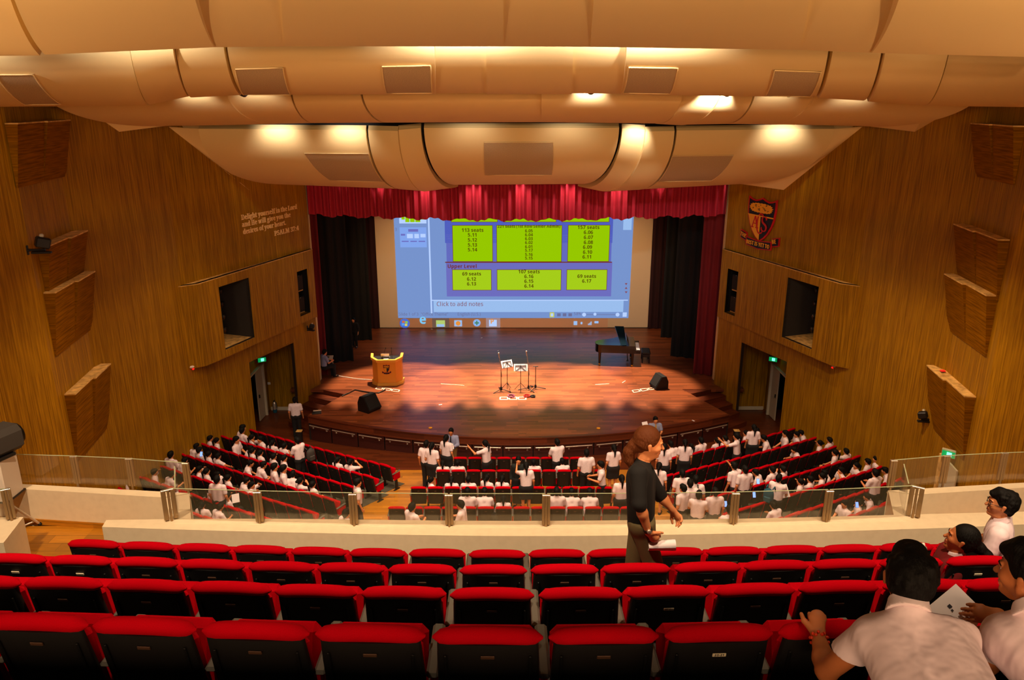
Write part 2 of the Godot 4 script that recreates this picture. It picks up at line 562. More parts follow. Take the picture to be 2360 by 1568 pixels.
func reflector(called: String, q: Array, m: Material, parent: Node, back := Vector3(0, 0.14, -0.16)) -> MeshInstance3D:
	var st := mb(1)
	var front := []
	var rear := []
	var rows := 18
	for i in rows + 1:
		var a := []
		var b := []
		for j in 9:
			var p := shell_point(q, j / 8.0, float(i) / rows)
			a.append(p)
			b.append(p + back)
		front.append(a)
		rear.append(b)
	skin(st, front, false)
	skin(st, rear, false, true)
	st.set_smooth_group(-1)
	for i in rows:
		quad(st, front[i][0], rear[i][0], rear[i + 1][0], front[i + 1][0])
		quad(st, front[i + 1][8], rear[i + 1][8], rear[i][8], front[i][8])
	for j in 8:
		quad(st, front[rows][j], rear[rows][j], rear[rows][j + 1], front[rows][j + 1])
		quad(st, front[0][j + 1], rear[0][j + 1], rear[0][j], front[0][j])
	return obj(called, st, m, parent)

func on_shell(q: Array, px: float, py: float) -> Vector2:      # where on a reflector a measured point lies
	var s := 0.5
	var t := 0.5
	for k in 4:
		var lo := 0.0
		var hi := 1.0
		for i in 18:
			t = (lo + hi) / 2
			if seen_at(shell_point(q, s, t)).y < py: lo = t
			else: hi = t
		lo = 0.0; hi = 1.0
		for i in 18:
			s = (lo + hi) / 2
			if seen_at(shell_point(q, s, t)).x < px: lo = s
			else: hi = s
	return Vector2(s, t)

func grille(q: Array, corners: Array, parent: Node) -> void:   # corners: top left, top right, bottom right, bottom left
	var c := []
	for p in corners: c.append(on_shell(q, p[0], p[1]))
	var st := mb(1)
	var rim := mb(1)
	var rows := []
	for i in 9:
		var r := []
		for j in 7:
			var u: Vector2 = (c[0] as Vector2).lerp(c[1], j / 6.0).lerp((c[3] as Vector2).lerp(c[2], j / 6.0), i / 8.0)
			var p := shell_point(q, u.x, u.y)
			r.append(p + (EYE - p).normalized() * 0.03 + Vector3(0, -0.01, 0))
		rows.append(r)
	skin(st, rows, false)
	st.set_smooth_group(-1)
	var edge := []
	for j in 7: edge.append(rows[0][j])
	for i in range(1, 9): edge.append(rows[i][6])
	for j in range(5, -1, -1): edge.append(rows[8][j])
	for i in range(7, 0, -1): edge.append(rows[i][0])
	for k in edge.size():
		var a: Vector3 = edge[k]
		var b: Vector3 = edge[(k + 1) % edge.size()]
		var off := Vector3(0, 0.03, -0.05)
		quad(st, a, a + off, b + off, b)
	obj("grille", st, M.grille_mesh, parent)
	edge.append(edge[0])
	tube(rim, edge, 0.012, -1, 5, false)
	obj("grille_frame", rim, M.ceiling_panel, parent)

func band(parent: Node, z_top: float, z_low: float, blocks: Array, grilles: Array) -> Array:
	# blocks: x of top left, top right, low left, low right; y of top left, top right, low left, low right; how proud
	var made := []
	for b in blocks:
		var zt: float = z_top + b[8]
		var zl: float = z_low + b[8]
		var q := [on_z(b[0], b[4], zt), on_z(b[1], b[5], zt), on_z(b[2], b[6], zl), on_z(b[3], b[7], zl)]
		made.append([q, reflector("ceiling_panel", q, M.ceiling_panel, parent)])
	var bk := mb()
	for i in made.size():                    # dark sheets behind the joints, standing in for their shade
		var q: Array = made[i][0]
		var rows := []
		for k in 9:
			var a := shell_point(q, -0.04, k / 8.0)
			var b := shell_point(q, 1.04, k / 8.0)
			var up := Vector3(0, 0.24, -0.42)
			rows.append([a + up, b + up])
		skin(bk, rows, false)
	obj("joint_shade_backing", bk, M.ceiling_dark, parent)
	for g in grilles:
		grille(made[g[0]][0], g[1], made[g[0]][1])
	return made

func build_ceiling() -> void:
	var st := mb()
	bxs(st, Vector3(0, HALL_TOP + 0.15, -12), Vector3(36, 0.3, 40))
	bxs(st, Vector3(0, 15.0, -13.2), Vector3(30, 0.12, 3.2))
	bxs(st, Vector3(0, 14.4, -19.4), Vector3(27, 0.12, 2.6))
	bxs(st, Vector3(0, 13.4, -26.0), Vector3(24, 0.12, 2.6))
	var c := struct("ceiling", st, M.ceiling_dark, "cream ceiling of curved acoustic reflectors stepping down towards the stage", "ceiling")
	# nearest band
	band(c, -7.0, -10.5, [
		[-460, 6, -330, 92, -70, -70, 132, 128, -0.25], [14, 436, 104, 494, -70, -70, 126, 109, 0.1], [436, 642, 494, 655, -70, -70, 109, 107, -0.12], [642, 1160, 655, 1160, -70, -70, 107, 107, 0.0],
		[1160, 1372, 1160, 1360, -70, -70, 107, 108, -0.1], [1372, 1876, 1360, 1840, -70, -70, 108, 115, 0.02], [1876, 2088, 1840, 2008, -70, -70, 115, 122, -0.12], [2088, 2800, 2008, 2700, -70, -70, 122, 140, 0.12]], [])
	# second band
	var b2 := band(c, -13.0, -17.0, [
		[-500, 296, -380, 345, 96, 96, 250, 243, -0.06], [297, 396, 346, 436, 96, 96, 241, 222, 0.12], [402, 514, 441, 556, 96, 96, 225, 219, 0.0], [522, 1001, 564, 1005, 96, 96, 219, 217, 0.06], [1001, 1120, 1005, 1122, 96, 96, 215, 215, -0.12],
		[1120, 1322, 1122, 1317, 96, 96, 217, 217, 0.02], [1322, 1445, 1317, 1430, 96, 96, 215, 216, -0.12], [1445, 1912, 1430, 1876, 96, 96, 218, 224, 0.06], [1922, 2035, 1884, 1990, 96, 96, 226, 232, 0.0],
		[2044, 2190, 2000, 2130, 96, 96, 234, 243, 0.08], [2192, 2900, 2132, 2760, 96, 96, 244, 252, -0.06]],
		[[3, [[542, 158], [652, 155], [670, 217], [560, 217]]], [3, [[880, 152], [992, 150], [996, 213], [890, 214]]], [7, [[1449, 154], [1562, 156], [1545, 215], [1436, 213]]], [7, [[1785, 161], [1892, 165], [1868, 221], [1764, 220]]],
		[0, [[-10, 171], [76, 171], [140, 239], [56, 240]]]])
	# third band
	band(c, -19.0, -23.5, [
		[96, 300, 380, 520, 205, 205, 290, 288, 0.0], [300, 520, 520, 640, 205, 205, 288, 285, 0.05], [520, 668, 640, 728, 205, 205, 285, 283, -0.05], [672, 829, 731, 895, 205, 205, 283, 282, 0.05], [834, 1248, 900, 1248, 205, 205, 282, 281, -0.04],
		[1248, 1575, 1248, 1510, 205, 205, 281, 284, 0.22], [1575, 1664, 1510, 1556, 205, 205, 285, 288, 0.0], [1664, 1738, 1556, 1662, 205, 205, 287, 285, 0.14], [1742, 1880, 1666, 1760, 205, 205, 285, 286, -0.05], [1880, 2070, 1760, 1880, 205, 205, 286, 288, 0.05], [2070, 2266, 1880, 1992, 205, 205, 288, 291, 0.0]], [])
	for q in [[1250, 217, 1573, 220, 16], [590, 221, 667, 222, 9], [402, 224, 525, 223, 8], [1742, 224, 1815, 225, 9], [1900, 229, 2010, 231, 7]]:   # upright ledges that catch the slot lamps
		var fs := mb()
		slab(fs, on_z(q[0], q[1] - 8, -19.4), on_z(q[2], q[3] - 8, -19.4), on_z(q[2], q[3] + q[4], -19.4), on_z(q[0], q[1] + q[4], -19.4), Vector3(0, 0.0, -0.12))
		obj("ceiling_ledge", fs, M.ceiling_panel, c)
	# the band over the stage front
	var b4 := band(c, -25.5, -30.2, [
		[457, 843, 664, 936, 297, 300, 421, 432, 0.0], [848, 917, 942, 990, 300, 302, 433, 437, 0.06], [917, 970, 990, 1056, 300, 295, 438, 430, -0.08], [977, 1427, 1063, 1325, 295, 295, 423, 421, 0.16],
		[1434, 1488, 1332, 1374, 296, 299, 429, 438, -0.08], [1488, 1555, 1376, 1452, 303, 302, 438, 434, 0.06], [1560, 1923, 1458, 1676, 301, 297, 433, 420, 0.0]],
		[[0, [[701, 353], [849, 354], [903, 419], [760, 415]]], [3, [[1115, 328], [1275, 328], [1272, 403], [1117, 403]]], [6, [[1547, 359], [1691, 358], [1640, 416], [1497, 418]]]])
	# black sheet behind the slot above it, for the dark inside
	var sl := mb()
	var s0 := on_z(380, 288, -24.6)
	var s1 := on_z(2010, 288, -24.6)
	bxs(sl, Vector3((s0.x + s1.x) / 2, 12.35, -26.6), Vector3(s1.x - s0.x, 1.9, 0.1))
	obj("slot_dark_sheet", sl, M.ceiling_dark, c)
	# soffit wings between the bands and the side walls
	for side in [-1.0, 1.0]:
		var lft: bool = side < 0
		var w2: Array = wall_line(side, 1)
		var w1: Array = wall_line(side, 0)
		var a0 := on_plane(182 if lft else 2218, 240, w2[0], w2[1])
		var a1 := on_plane(275 if lft else 2108, 304, w2[0], w2[1])
		var st2 := mb()
		slab(st2, a0, a1, on_z(385 if lft else 1990, 290, -23.5), on_z(232 if lft else 2144, 240, -20.2), Vector3(0, 0.16, -0.1))
		obj("soffit_wing", st2, M.ceiling_panel, c)
		st2 = mb(1)
		var p0 := on_plane(388 if lft else 1988, 292, w1[0], w1[1])
		var p1 := on_plane(574 if lft else 1806, 438, w1[0], w1[1])
		var q: Array = b4[0][0] if lft else b4[6][0]
		var inner := []
		var outer := []
		for i in 13:
			var t := i / 12.0
			inner.append(edge_point(q[0] if lft else q[1], q[2] if lft else q[3], t))
			outer.append(p0.lerp(p1, pow(t, 1.25)))
		var rows := []
		for i in 13:
			var r := []
			for j in 5:
				r.append((outer[i] as Vector3).lerp(inner[i], j / 4.0) if lft else (inner[i] as Vector3).lerp(outer[i], j / 4.0))
			rows.append(r)
		skin(st2, rows, false)
		var back := []
		for r in rows:
			var rr := []
			for p in r: rr.append(p + Vector3(0, 0.14, -0.14))
			back.append(rr)
		skin(st2, back, false, true)
		st2.set_smooth_group(-1)
		for j in 4:
			quad(st2, rows[12][j], back[12][j], back[12][j + 1], rows[12][j + 1])
		obj("soffit_wing", st2, M.ceiling_panel, c)

func slab(st: SurfaceTool, a: Vector3, b: Vector3, c: Vector3, d: Vector3, off: Vector3) -> void:   # a b c d counter-clockwise from the hall, or not: both sides are closed
	st.set_smooth_group(-1)
	var p := [a, b, c, d]
	if (b - a).cross(c - a).dot(EYE - a) < 0: p = [d, c, b, a]
	quad(st, p[0], p[1], p[2], p[3])
	quad(st, p[3] + off, p[2] + off, p[1] + off, p[0] + off)
	for k in 4:
		var u: Vector3 = p[k]
		var v: Vector3 = p[(k + 1) % 4]
		quad(st, u, u + off, v + off, v)

# ---------------------------------------------------------------- walls
# plan of a side wall, (|x|, z): proscenium, crease, corner at the diffuser strip, its near edge, far behind the camera
const PLAN := [Vector2(8.2, -30.6), Vector2(10.77, -24.3), Vector2(11.64, -20.15), Vector2(11.28, -17.7), Vector2(15.3, 1.4)]

func wall_line(side: float, k: int) -> Array:        # a point of the k-th stretch and its normal into the hall
	var a: Vector2 = PLAN[k]
	var b: Vector2 = PLAN[k + 1]
	var p := Vector3(a.x * side, 0, a.y)
	var d := Vector3(b.x * side, 0, b.y) - p
	var n := Vector3.UP.cross(d).normalized()
	if n.x * side > 0: n = -n
	return [p, n, d.normalized(), d.length()]

func on_wall(side: float, k: int, px: float, py: float) -> Vector3:
	var w := wall_line(side, k)
	return on_plane(px, py, w[0], w[1])

func along(side: float, k: int, z: float) -> float:  # distance along the stretch at which it reaches z
	var w := wall_line(side, k)
	return (z - w[0].z) / w[2].z

func boards(parent: Node, backing: SurfaceTool, p: Vector3, d: Vector3, n: Vector3, len: float, y0: float, y1: float, holes: Array, wide: float, sd: int, deep := 0.03) -> void:
	var cuts := [0.0, len]
	for h in holes: cuts.append_array([h[0], h[1]])
	cuts.sort()
	var r := RandomNumberGenerator.new()
	r.seed = sd
	for c in cuts.size() - 1:
		var a: float = cuts[c]
		var b: float = cuts[c + 1]
		if b - a < 0.01: continue
		var n_b := maxi(1, int(round((b - a) / wide)))
		for i in n_b:
			var u0 := a + (b - a) * i / n_b
			var u1 := a + (b - a) * (i + 1) / n_b
			var spans := [[y0, y1]]
			for h in holes:
				if h[0] < (u0 + u1) / 2 and h[1] > (u0 + u1) / 2:
					var next := []
					for s in spans:
						if h[2] > s[0]: next.append([s[0], minf(s[1], h[2])])
						if h[3] < s[1]: next.append([maxf(s[0], h[3]), s[1]])
					spans = next
			var tone := r.randi_range(0, 4)
			for s in spans:
				if s[1] - s[0] < 0.02: continue
				var mid := p + d * (u0 + u1) / 2 + Vector3(0, (s[0] + s[1]) / 2, 0)
				var bs := Basis(d, Vector3.UP, d.cross(Vector3.UP).normalized())
				var o := put("board", board_mesh(u1 - u0 - 0.004, s[1] - s[0], deep), M["wood_board_%d" % tone], parent)
				o.transform = Transform3D(bs, mid - n * (deep / 2 + r.randf() * 0.004))
				box(backing, Transform3D(bs, mid - n * (deep + 0.07)), Vector3(u1 - u0, s[1] - s[0], 0.12))

var board_meshes := {}
func board_mesh(w: float, h: float, deep: float) -> Mesh:
	var key := "%.2f %.2f %.3f" % [w, h, deep]
	if not board_meshes.has(key):
		var st := mb()
		box(st, Transform3D(), Vector3(w, h, deep), 0.004)
		st.generate_normals()
		board_meshes[key] = st.commit()
	return board_meshes[key]

func build_walls() -> void:
	for side in [-1.0, 1.0]:
		var nm := "wall_left" if side < 0 else "wall_right"
		var o := MeshInstance3D.new()
		o.name = nm
		add_child(o)
		o.set_meta("kind", "structure")
		tag(o, "timber-boarded side wall carrying the painted psalm" if side < 0 else "timber-boarded side wall carrying the shield crest", "wall")
		var back := mb()
		var w := wall_line(side, 0)
		var ua := along(side, 0, -29.2)
		var ub := along(side, 0, -26.8)
		var wa := along(side, 0, -26.95)
		var wb := along(side, 0, -25.5)
		var sa := along(side, 0, -30.2)
		var sb := along(side, 0, -29.55)
		var n: Vector3 = w[1]
		# upper wall, lower wall with the alcove, and the projecting box between them
		boards(o, back, w[0], w[2], n, w[3], 6.7, 14.0, [], 0.23, 5)
		boards(o, back, w[0], w[2], n, w[3], -0.3, 3.92, [[ua, ub, -0.3, 3.25]], 0.23, 6)
		var bl: float = w[3] - 0.35
		var q0: Vector3 = w[0] + n * 0.10
		var q1: Vector3 = w[0] + w[2] * bl + n * 0.34
		var bd := (q1 - q0).normalized()
		var bn := Vector3.UP.cross(bd)
		if bn.x * side > 0: bn = -bn
		boards(o, back, q0, bd, bn, (q1 - q0).length(), 3.92, 6.7, [[wa, wb, 4.18, 6.38], [sa, sb, 4.22, 6.0]], 0.23, 7)
		var q2: Vector3 = w[0] + w[2] * (w[3] + 0.25) - n * 0.02
		var cd := (q2 - q1).normalized()
		var cn := Vector3.UP.cross(cd)
		if cn.x * side > 0: cn = -cn
		boards(o, back, q1, cd, cn, (q2 - q1).length(), 3.92, 6.7, [], 0.23, 8)
		for yy in [[6.68, M.wood_pale_lit], [3.94, M.wood_board_4]]:
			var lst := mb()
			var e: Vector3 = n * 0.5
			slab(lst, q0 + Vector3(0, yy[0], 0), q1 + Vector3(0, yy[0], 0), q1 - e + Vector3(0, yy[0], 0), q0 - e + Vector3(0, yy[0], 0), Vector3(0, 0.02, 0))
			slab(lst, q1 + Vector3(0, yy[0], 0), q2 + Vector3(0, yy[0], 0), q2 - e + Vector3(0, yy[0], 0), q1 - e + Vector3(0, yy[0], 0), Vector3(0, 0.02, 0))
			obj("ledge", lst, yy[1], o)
		# linings of the follow-spot window and of the speaker recess
		for h in [[wa, wb, 4.18, 6.38, 1.9, M.recess_grey], [sa, sb, 4.22, 6.0, 0.9, M.black]]:
			var lin := mb()
			var c0: Vector3 = q0 + bd * h[0] - bn * 0.03
			var c1: Vector3 = q0 + bd * h[1] - bn * 0.03
			var dp: Vector3 = -bn * h[4]
			var lo := Vector3(0, h[2], 0)
			var hi := Vector3(0, h[3], 0)
			var th := 0.04
			slab(lin, c0 + dp + lo, c1 + dp + lo, c1 + dp + hi, c0 + dp + hi, -bn * th)
			slab(lin, c0 + lo, c0 + dp + lo, c0 + dp + hi, c0 + hi, -bd * th)
			slab(lin, c1 + lo, c1 + dp + lo, c1 + dp + hi, c1 + hi, bd * th)
			slab(lin, c0 + hi, c1 + hi, c1 + dp + hi, c0 + dp + hi, Vector3(0, th, 0))
			obj("recess_lining", lin, h[5], o)
			lin = mb()
			slab(lin, c0 + lo, c1 + lo, c1 + dp + lo, c0 + dp + lo, Vector3(0, -th, 0))
			obj("recess_sill", lin, M.wood_pale_lit if h[4] > 1.0 else M.wood_board_4, o)
		# door alcove
		var ax: float = 10.3 * side
		var ab := -30.25
		var ain: float = 8.85 * side
		var cheek_n := Vector3(-side, 0, 0)
		var a0: Vector3 = w[0] + w[2] * ua
		var a1: Vector3 = w[0] + w[2] * ub
		boards(o, back, Vector3(ax, 0, ab), Vector3(0, 0, 1), cheek_n, 2.38, 0.0, 3.25, [[0.55, 2.36, 0.0, 2.2]], 0.23, 9)
		boards(o, back, Vector3(ax, 0, ab + 2.38), (Vector3(a1.x, 0, a1.z) - Vector3(ax, 0, ab + 2.38)).normalized(), Vector3(-side * 0.9, 0, -0.4).normalized(), (Vector3(a1.x, 0, a1.z) - Vector3(ax, 0, ab + 2.38)).length(), 0.0, 3.25, [], 0.23, 10)
		boards(o, back, Vector3(ain + 0.5 * side * -1, 0, ab), Vector3(side, 0, 0), Vector3(0, 0, 1), absf(ax - ain) + 0.5, 0.0, 3.25, [], 0.23, 11)
		var soff := mb()
		slab(soff, Vector3(ax, 3.26, ab), Vector3(ain - side * 0.4, 3.26, ab), Vector3(a0.x, 3.26, a0.z), Vector3(a1.x, 3.26, a1.z), Vector3(0, 0.06, 0))
		slab(soff, Vector3(ax, 3.26, ab), Vector3(a1.x, 3.26, a1.z), Vector3(ax, 3.26, ab + 2.38), Vector3(ax, 3.26, ab + 1.0), Vector3(0, 0.06, 0))
		obj("alcove_soffit", soff, M.wood_board_4, o)
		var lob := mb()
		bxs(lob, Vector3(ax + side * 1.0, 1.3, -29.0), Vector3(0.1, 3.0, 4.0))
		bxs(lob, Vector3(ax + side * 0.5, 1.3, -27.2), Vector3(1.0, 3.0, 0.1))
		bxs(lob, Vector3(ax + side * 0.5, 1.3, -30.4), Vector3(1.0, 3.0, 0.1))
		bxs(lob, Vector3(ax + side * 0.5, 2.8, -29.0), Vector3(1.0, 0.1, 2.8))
		obj("lobby_dark", lob, M.black, o)  # black boxes stand in for the dark beyond the open door
		# stretch 1, the diffuser strip and the stretch beside the balcony
		for k in [1, 2, 3]:
			var v := wall_line(side, k)
			boards(o, back, v[0], v[2], v[1], v[3], -0.3, 15.6, [], 0.24 if k != 3 else 0.30, 20 + k)
		back.generate_normals()
		o.mesh = back.commit()
		o.material_override = M.wall_backing
		# wedge diffusers
		var v2 := wall_line(side, 2)
		var px: Array
		if side < 0: px = [[12, 292, 128, 274, 412], [90, 590, 167, 515, 662], [100, 676, 188, 629, 775], [148, 911, 225, 842, 1010]]
		else: px = [[2362, 302, 2272, 278, 412], [2327, 556, 2230, 518, 655], [2300, 686, 2208, 632, 775], [2250, 914, 2165, 848, 1000]]
		for b in px:
			diffuser(o, side, v2, b)
		# crossing panel joints of a lighter tone high on the strip
	var bk := mb()
	bxs(bk, Vector3(0, 11.5, 6.15), Vector3(34, 9.0, 0.3))
	bxs(bk, Vector3(0, 12.2, -31.2), Vector3(19.6, 4.6, 0.2))
	for s in [-1.0, 1.0]:
		bxs(bk, Vector3(15.6 * s, 11.5, 3.6), Vector3(0.3, 9.0, 5.2))
		bxs(bk, Vector3(10.0 * s, 6.0, -31.15), Vector3(3.4, 17.0, 0.2))
	struct("wall_back", bk, M.ceiling_panel, "plain end walls behind the balcony and above the stage opening", "wall")

func diffuser(wall: Node, side: float, v: Array, b: Array) -> void:
	# b: px, py of the near end of the top ledge, of its far end, py of the foot at the far end. A book-shaped wedge: deep at the top, flush at the foot
	var p_near := on_plane(b[0], b[1], v[0], v[1])
	var p_far := on_plane(b[2], b[3], v[0], v[1])
	var top: float = (p_near.y + p_far.y) / 2
	var foot: float = on_plane(b[2], b[4], v[0], v[1]).y
	p_near.y = 0; p_far.y = 0
	var n: Vector3 = v[1]
	for half in 2:
		var s0 := p_far.lerp(p_near, 0.5 * half)
		var s1 := p_far.lerp(p_near, 0.5 * (half + 1))
		var deep := 0.34 if half == 0 else 0.26
		var st := mb()
		var a := s0 + Vector3(0, top, 0); var c := s1 + Vector3(0, top, 0)
		var a2 := s0 + Vector3(0, foot, 0); var c2 := s1 + Vector3(0, foot, 0)
		var ao := a + n * deep; var co := c + n * deep
		var bo := a2 + n * 0.03; var b1 := c2 + n * 0.03
		var q := [[ao, co, b1, bo], [a, ao, bo, a2], [c, c2, b1, co], [a2, bo, b1, c2]]
		for f in q:
			if side < 0: quad(st, f[3], f[2], f[1], f[0])
			else: quad(st, f[0], f[1], f[2], f[3])
		var d := obj("diffuser_panel", st, M["wood_cross_%d" % (half * 2)], wall)
		st = mb()
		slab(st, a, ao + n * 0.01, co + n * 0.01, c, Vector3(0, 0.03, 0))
		obj("ledge", st, M.wood_pale_lit, d)

# ---------------------------------------------------------------- stalls floor and stage
func arc_front(x: float) -> float:          # z of the stage front at x
	return -25.2 - (1.0 - cos(clampf(x / 16.3, -1.2, 1.2))) * 17.6

func build_floor() -> void:
	var st := mb()
	var rows := []
	for i in 26:                                 # raked stalls
		var z := -27.0 + 22.0 * i / 25.0
		rows.append([Vector3(-14, floor_at(z), z), Vector3(14, floor_at(z), z)])
	skin(st, rows, false)
	bxs(st, Vector3(0, -0.2, -15), Vector3(28, 0.1, 26))
	struct("floor", st, M.floor_wood, "honey-coloured wooden floor of the stalls and their aisles", "floor")
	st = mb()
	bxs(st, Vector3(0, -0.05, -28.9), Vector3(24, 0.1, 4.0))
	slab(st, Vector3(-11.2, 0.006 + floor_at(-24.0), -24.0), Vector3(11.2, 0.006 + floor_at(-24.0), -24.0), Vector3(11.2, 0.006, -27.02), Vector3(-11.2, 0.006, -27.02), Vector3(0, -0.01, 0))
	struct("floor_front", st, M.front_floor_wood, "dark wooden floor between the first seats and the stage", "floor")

func build_stage() -> void:
	var st := mb()
	var front := []
	var rear := []
	var xl := -7.9
	var xr := 7.95
	for i in 33:
		var x := lerpf(xl, xr, i / 32.0)
		front.append(Vector3(x, STAGE_Y, arc_front(x)))
		rear.append(Vector3(lerpf(-6.75, 6.75, i / 32.0), STAGE_Y, -29.95))
	skin(st, [rear, front], false)
	st.set_smooth_group(-1)
	bxs(st, Vector3(0, STAGE_Y - 0.06, -35.9), Vector3(18.6, 0.12, 11.9))
	var o := struct("floor_stage", st, M.stage_wood, "reddish plank floor of the stage with a curved front", "floor")
	# nosing and the panelled front
	st = mb()
	for i in 32:
		var a: Vector3 = front[i]; var b: Vector3 = front[i + 1]
		var out := Vector3(0, 0, 0.05)
		slab(st, a + out + Vector3(0, 0.004, 0), b + out + Vector3(0, 0.004, 0), b + Vector3(0, 0.004, -0.1), a + Vector3(0, 0.004, -0.1), Vector3(0, -0.05, 0))
		slab(st, a + Vector3(0, -0.05, 0.02), b + Vector3(0, -0.05, 0.02), b + Vector3(0, -0.30, 0.02), a + Vector3(0, -0.30, 0.02), Vector3(0, 0, -0.1))
	obj("nosing", st, M.stage_step_wood, o)
	st = mb()
	for s in [[xl, -6.75], [xr, 6.75]]:
		var p0 := Vector3(s[0], 0, arc_front(s[0]))
		var p1 := Vector3(s[1], 0, -29.95)
		slab(st, p0, p1, p1 + Vector3(0, STAGE_Y - 0.01, 0), p0 + Vector3(0, STAGE_Y - 0.01, 0), Vector3(-signf(s[0]) * 0.1, 0, 0))
	obj("stage_side", st, M.skirt_dark, o)
	var joints := [709, 765, 825, 886, 951, 1020, 1088, 1159, 1229, 1298, 1369, 1436, 1501, 1561, 1618, 1674]
	var xs := []
	for j in joints:
		var x: float = 0.0
		var z := -26.0
		for k in 6:
			var p := on_z(j, 1015, z)
			x = p.x
			z = arc_front(x)
		xs.append(clampf(x, xl, xr))
	for k in xs.size() - 1:
		var a := Vector3(xs[k] + 0.02, 0, arc_front(xs[k]) - 0.02)
		var b := Vector3(xs[k + 1] - 0.02, 0, arc_front(xs[k + 1]) - 0.02)
		st = mb()
		slab(st, a + Vector3(0, -0.1, 0), b + Vector3(0, -0.1, 0), b + Vector3(0, 0.7, 0), a + Vector3(0, 0.7, 0), Vector3(0, 0, -0.06))
		obj("skirt_panel", st, M.skirt_panel, o)
		st = mb()
		slab(st, a + Vector3(0, 0.49, 0.005), b + Vector3(0, 0.49, 0.005), b + Vector3(0, 0.52, 0.025), a + Vector3(0, 0.52, 0.025), Vector3(0, 0, -0.02))
		obj("panel_moulding", st, M.stage_step_wood, o)
		var d := (b - a).normalized()
		var up := Vector3(0, 0.66, 0.16)
		var r := thing("handrail", "%s steel handrail length from the left along the curved stage front" % NTH[k], "handrail", (a + b) / 2 + up, 0.0, "handrails along the stage front")
		var half := (b - a).length() / 2 - 0.06
		st = mb()
		tube(st, [-d * half, d * half], 0.021, -1, 8)
		obj("rail", st, M.steel, r)
		for e in [-0.72, 0.72]:
			st = mb()
			tube(st, [d * half * e, d * half * e + Vector3(0, -0.1, -0.02), d * half * e + Vector3(0, -0.14, -0.15)], 0.012, -1, 6)
			ball(st, d * half * e + Vector3(0, -0.15, -0.14), Vector3(0.035, 0.035, 0.02), 5, 8)
			obj("bracket", st, M.steel, r)
	# skirt background
	st = mb()
	for i in 32:
		var a: Vector3 = front[i]; var b: Vector3 = front[i + 1]
		slab(st, Vector3(a.x, -0.1, a.z - 0.1), Vector3(b.x, -0.1, b.z - 0.1), Vector3(b.x, 0.9, b.z - 0.1), Vector3(a.x, 0.9, a.z - 0.1), Vector3(0, 0, -0.05))
	obj("skirt_backing", st, M.skirt_dark, o)
	# steps at either side, between the stage and the side walls
	for side in [-1.0, 1.0]:
		for k in 5:
			st = mb()
			var t0 := k / 5.0
			var t1 := (k + 1) / 5.0
			var y := STAGE_Y * (1.0 - t0) - (0.02 if k == 0 else 0.0)
			var in0 := Vector3(6.75, 0, -29.95).lerp(Vector3(7.92, 0, -27.6), t0)
			var in1 := Vector3(6.75, 0, -29.95).lerp(Vector3(7.92, 0, -27.6), t1)
			var w0 := Vector3(8.15, 0, -30.55).lerp(Vector3(9.05, 0, -28.5), t0)
			var w1 := Vector3(8.15, 0, -30.55).lerp(Vector3(9.05, 0, -28.5), t1)
			var q := []
			for p in [in0, w0, w1, in1]: q.append(Vector3(p.x * side, y, p.z))
			slab(st, q[0], q[1], q[2], q[3], Vector3(0, -y - 0.05, 0))
			obj("stage_step", st, M.stage_step_wood, o)
		st = mb()                                # low bollard lamp boxes at the foot of the stage corner
		bxs(st, Vector3(8.2 * side, 0.24, -26.95), Vector3(0.20, 0.48, 0.18), 0.02)
		obj("corner_pier", st, M.skirt_dark, o)
	st = mb()
	bxs(st, Vector3(-8.2, 0.49, -26.95), Vector3(0.22, 0.025, 0.2), 0.008)
	bxs(st, Vector3(8.2, 0.49, -26.95), Vector3(0.22, 0.025, 0.2), 0.008)
	obj("pier_cap", st, M.wood_pale_lit, o)
	# the dark stage house
	st = mb()
	bxs(st, Vector3(0, 6.5, -41.7), Vector3(24, 14, 0.2))
	bxs(st, Vector3(-11.6, 6.5, -36), Vector3(0.2, 14, 11.6))
	bxs(st, Vector3(11.6, 6.5, -36), Vector3(0.2, 14, 11.6))
	bxs(st, Vector3(0, 13.6, -36), Vector3(24, 0.2, 11.6))
	bxs(st, Vector3(-10.2, 0.9, -36), Vector3(2.6, 0.1, 11))
	bxs(st, Vector3(10.2, 0.9, -36), Vector3(2.6, 0.1, 11))
	struct("wall_stage", st, M.drape_black, "black walls and roof of the stage house", "wall")

func curtain(called: String, label: String, a: Vector3, b: Vector3, y_top: float, low: Callable, m: Material, amp: float, wave: float, sd: int, swing := 0.0, group := "") -> Node3D:
	# cloth hung in folds from a to b; low(u) is the height of its hem
	var r := RandomNumberGenerator.new()
	r.seed = sd
	var len := Vector2(b.x - a.x, b.z - a.z).length()
	var d := Vector3(b.x - a.x, 0, b.z - a.z).normalized()
	var n := d.cross(Vector3.UP)
	var st := mb(1)
	var n_u := int(len / wave * 8.0)
	var phase := []
	var ph := 0.0
	var big := []
	for i in n_u + 1:
		phase.append(ph)
		ph += TAU / 8.0 * r.randf_range(0.55, 1.5)
		big.append(r.randf_range(0.6, 1.25))
	var rows := []
	for j in 9:
		var t := j / 8.0
		var row := []
		for i in n_u + 1:
			var u := float(i) / n_u
			var hem: float = low.call(u) + 0.025 * sin(phase[i] * 1.0) + 0.02 * sin(i * 0.7)
			var y := lerpf(y_top, hem, t)
			var off: float = sin(phase[i]) * amp * big[i / 4 * 4] * lerpf(0.65, 1.1, t) + amp * 0.3 * sin(phase[i] * 0.37 + t)
			row.append(Vector3(lerpf(a.x, b.x, u), y, lerpf(a.z, b.z, u)) + n * off + d * swing * sin(phase[i] * 0.5) * t)
		rows.append(row)
	skin(st, rows, false)
	var o := obj(called, st, m)
	tag(o, label, "curtain", group)
	return o

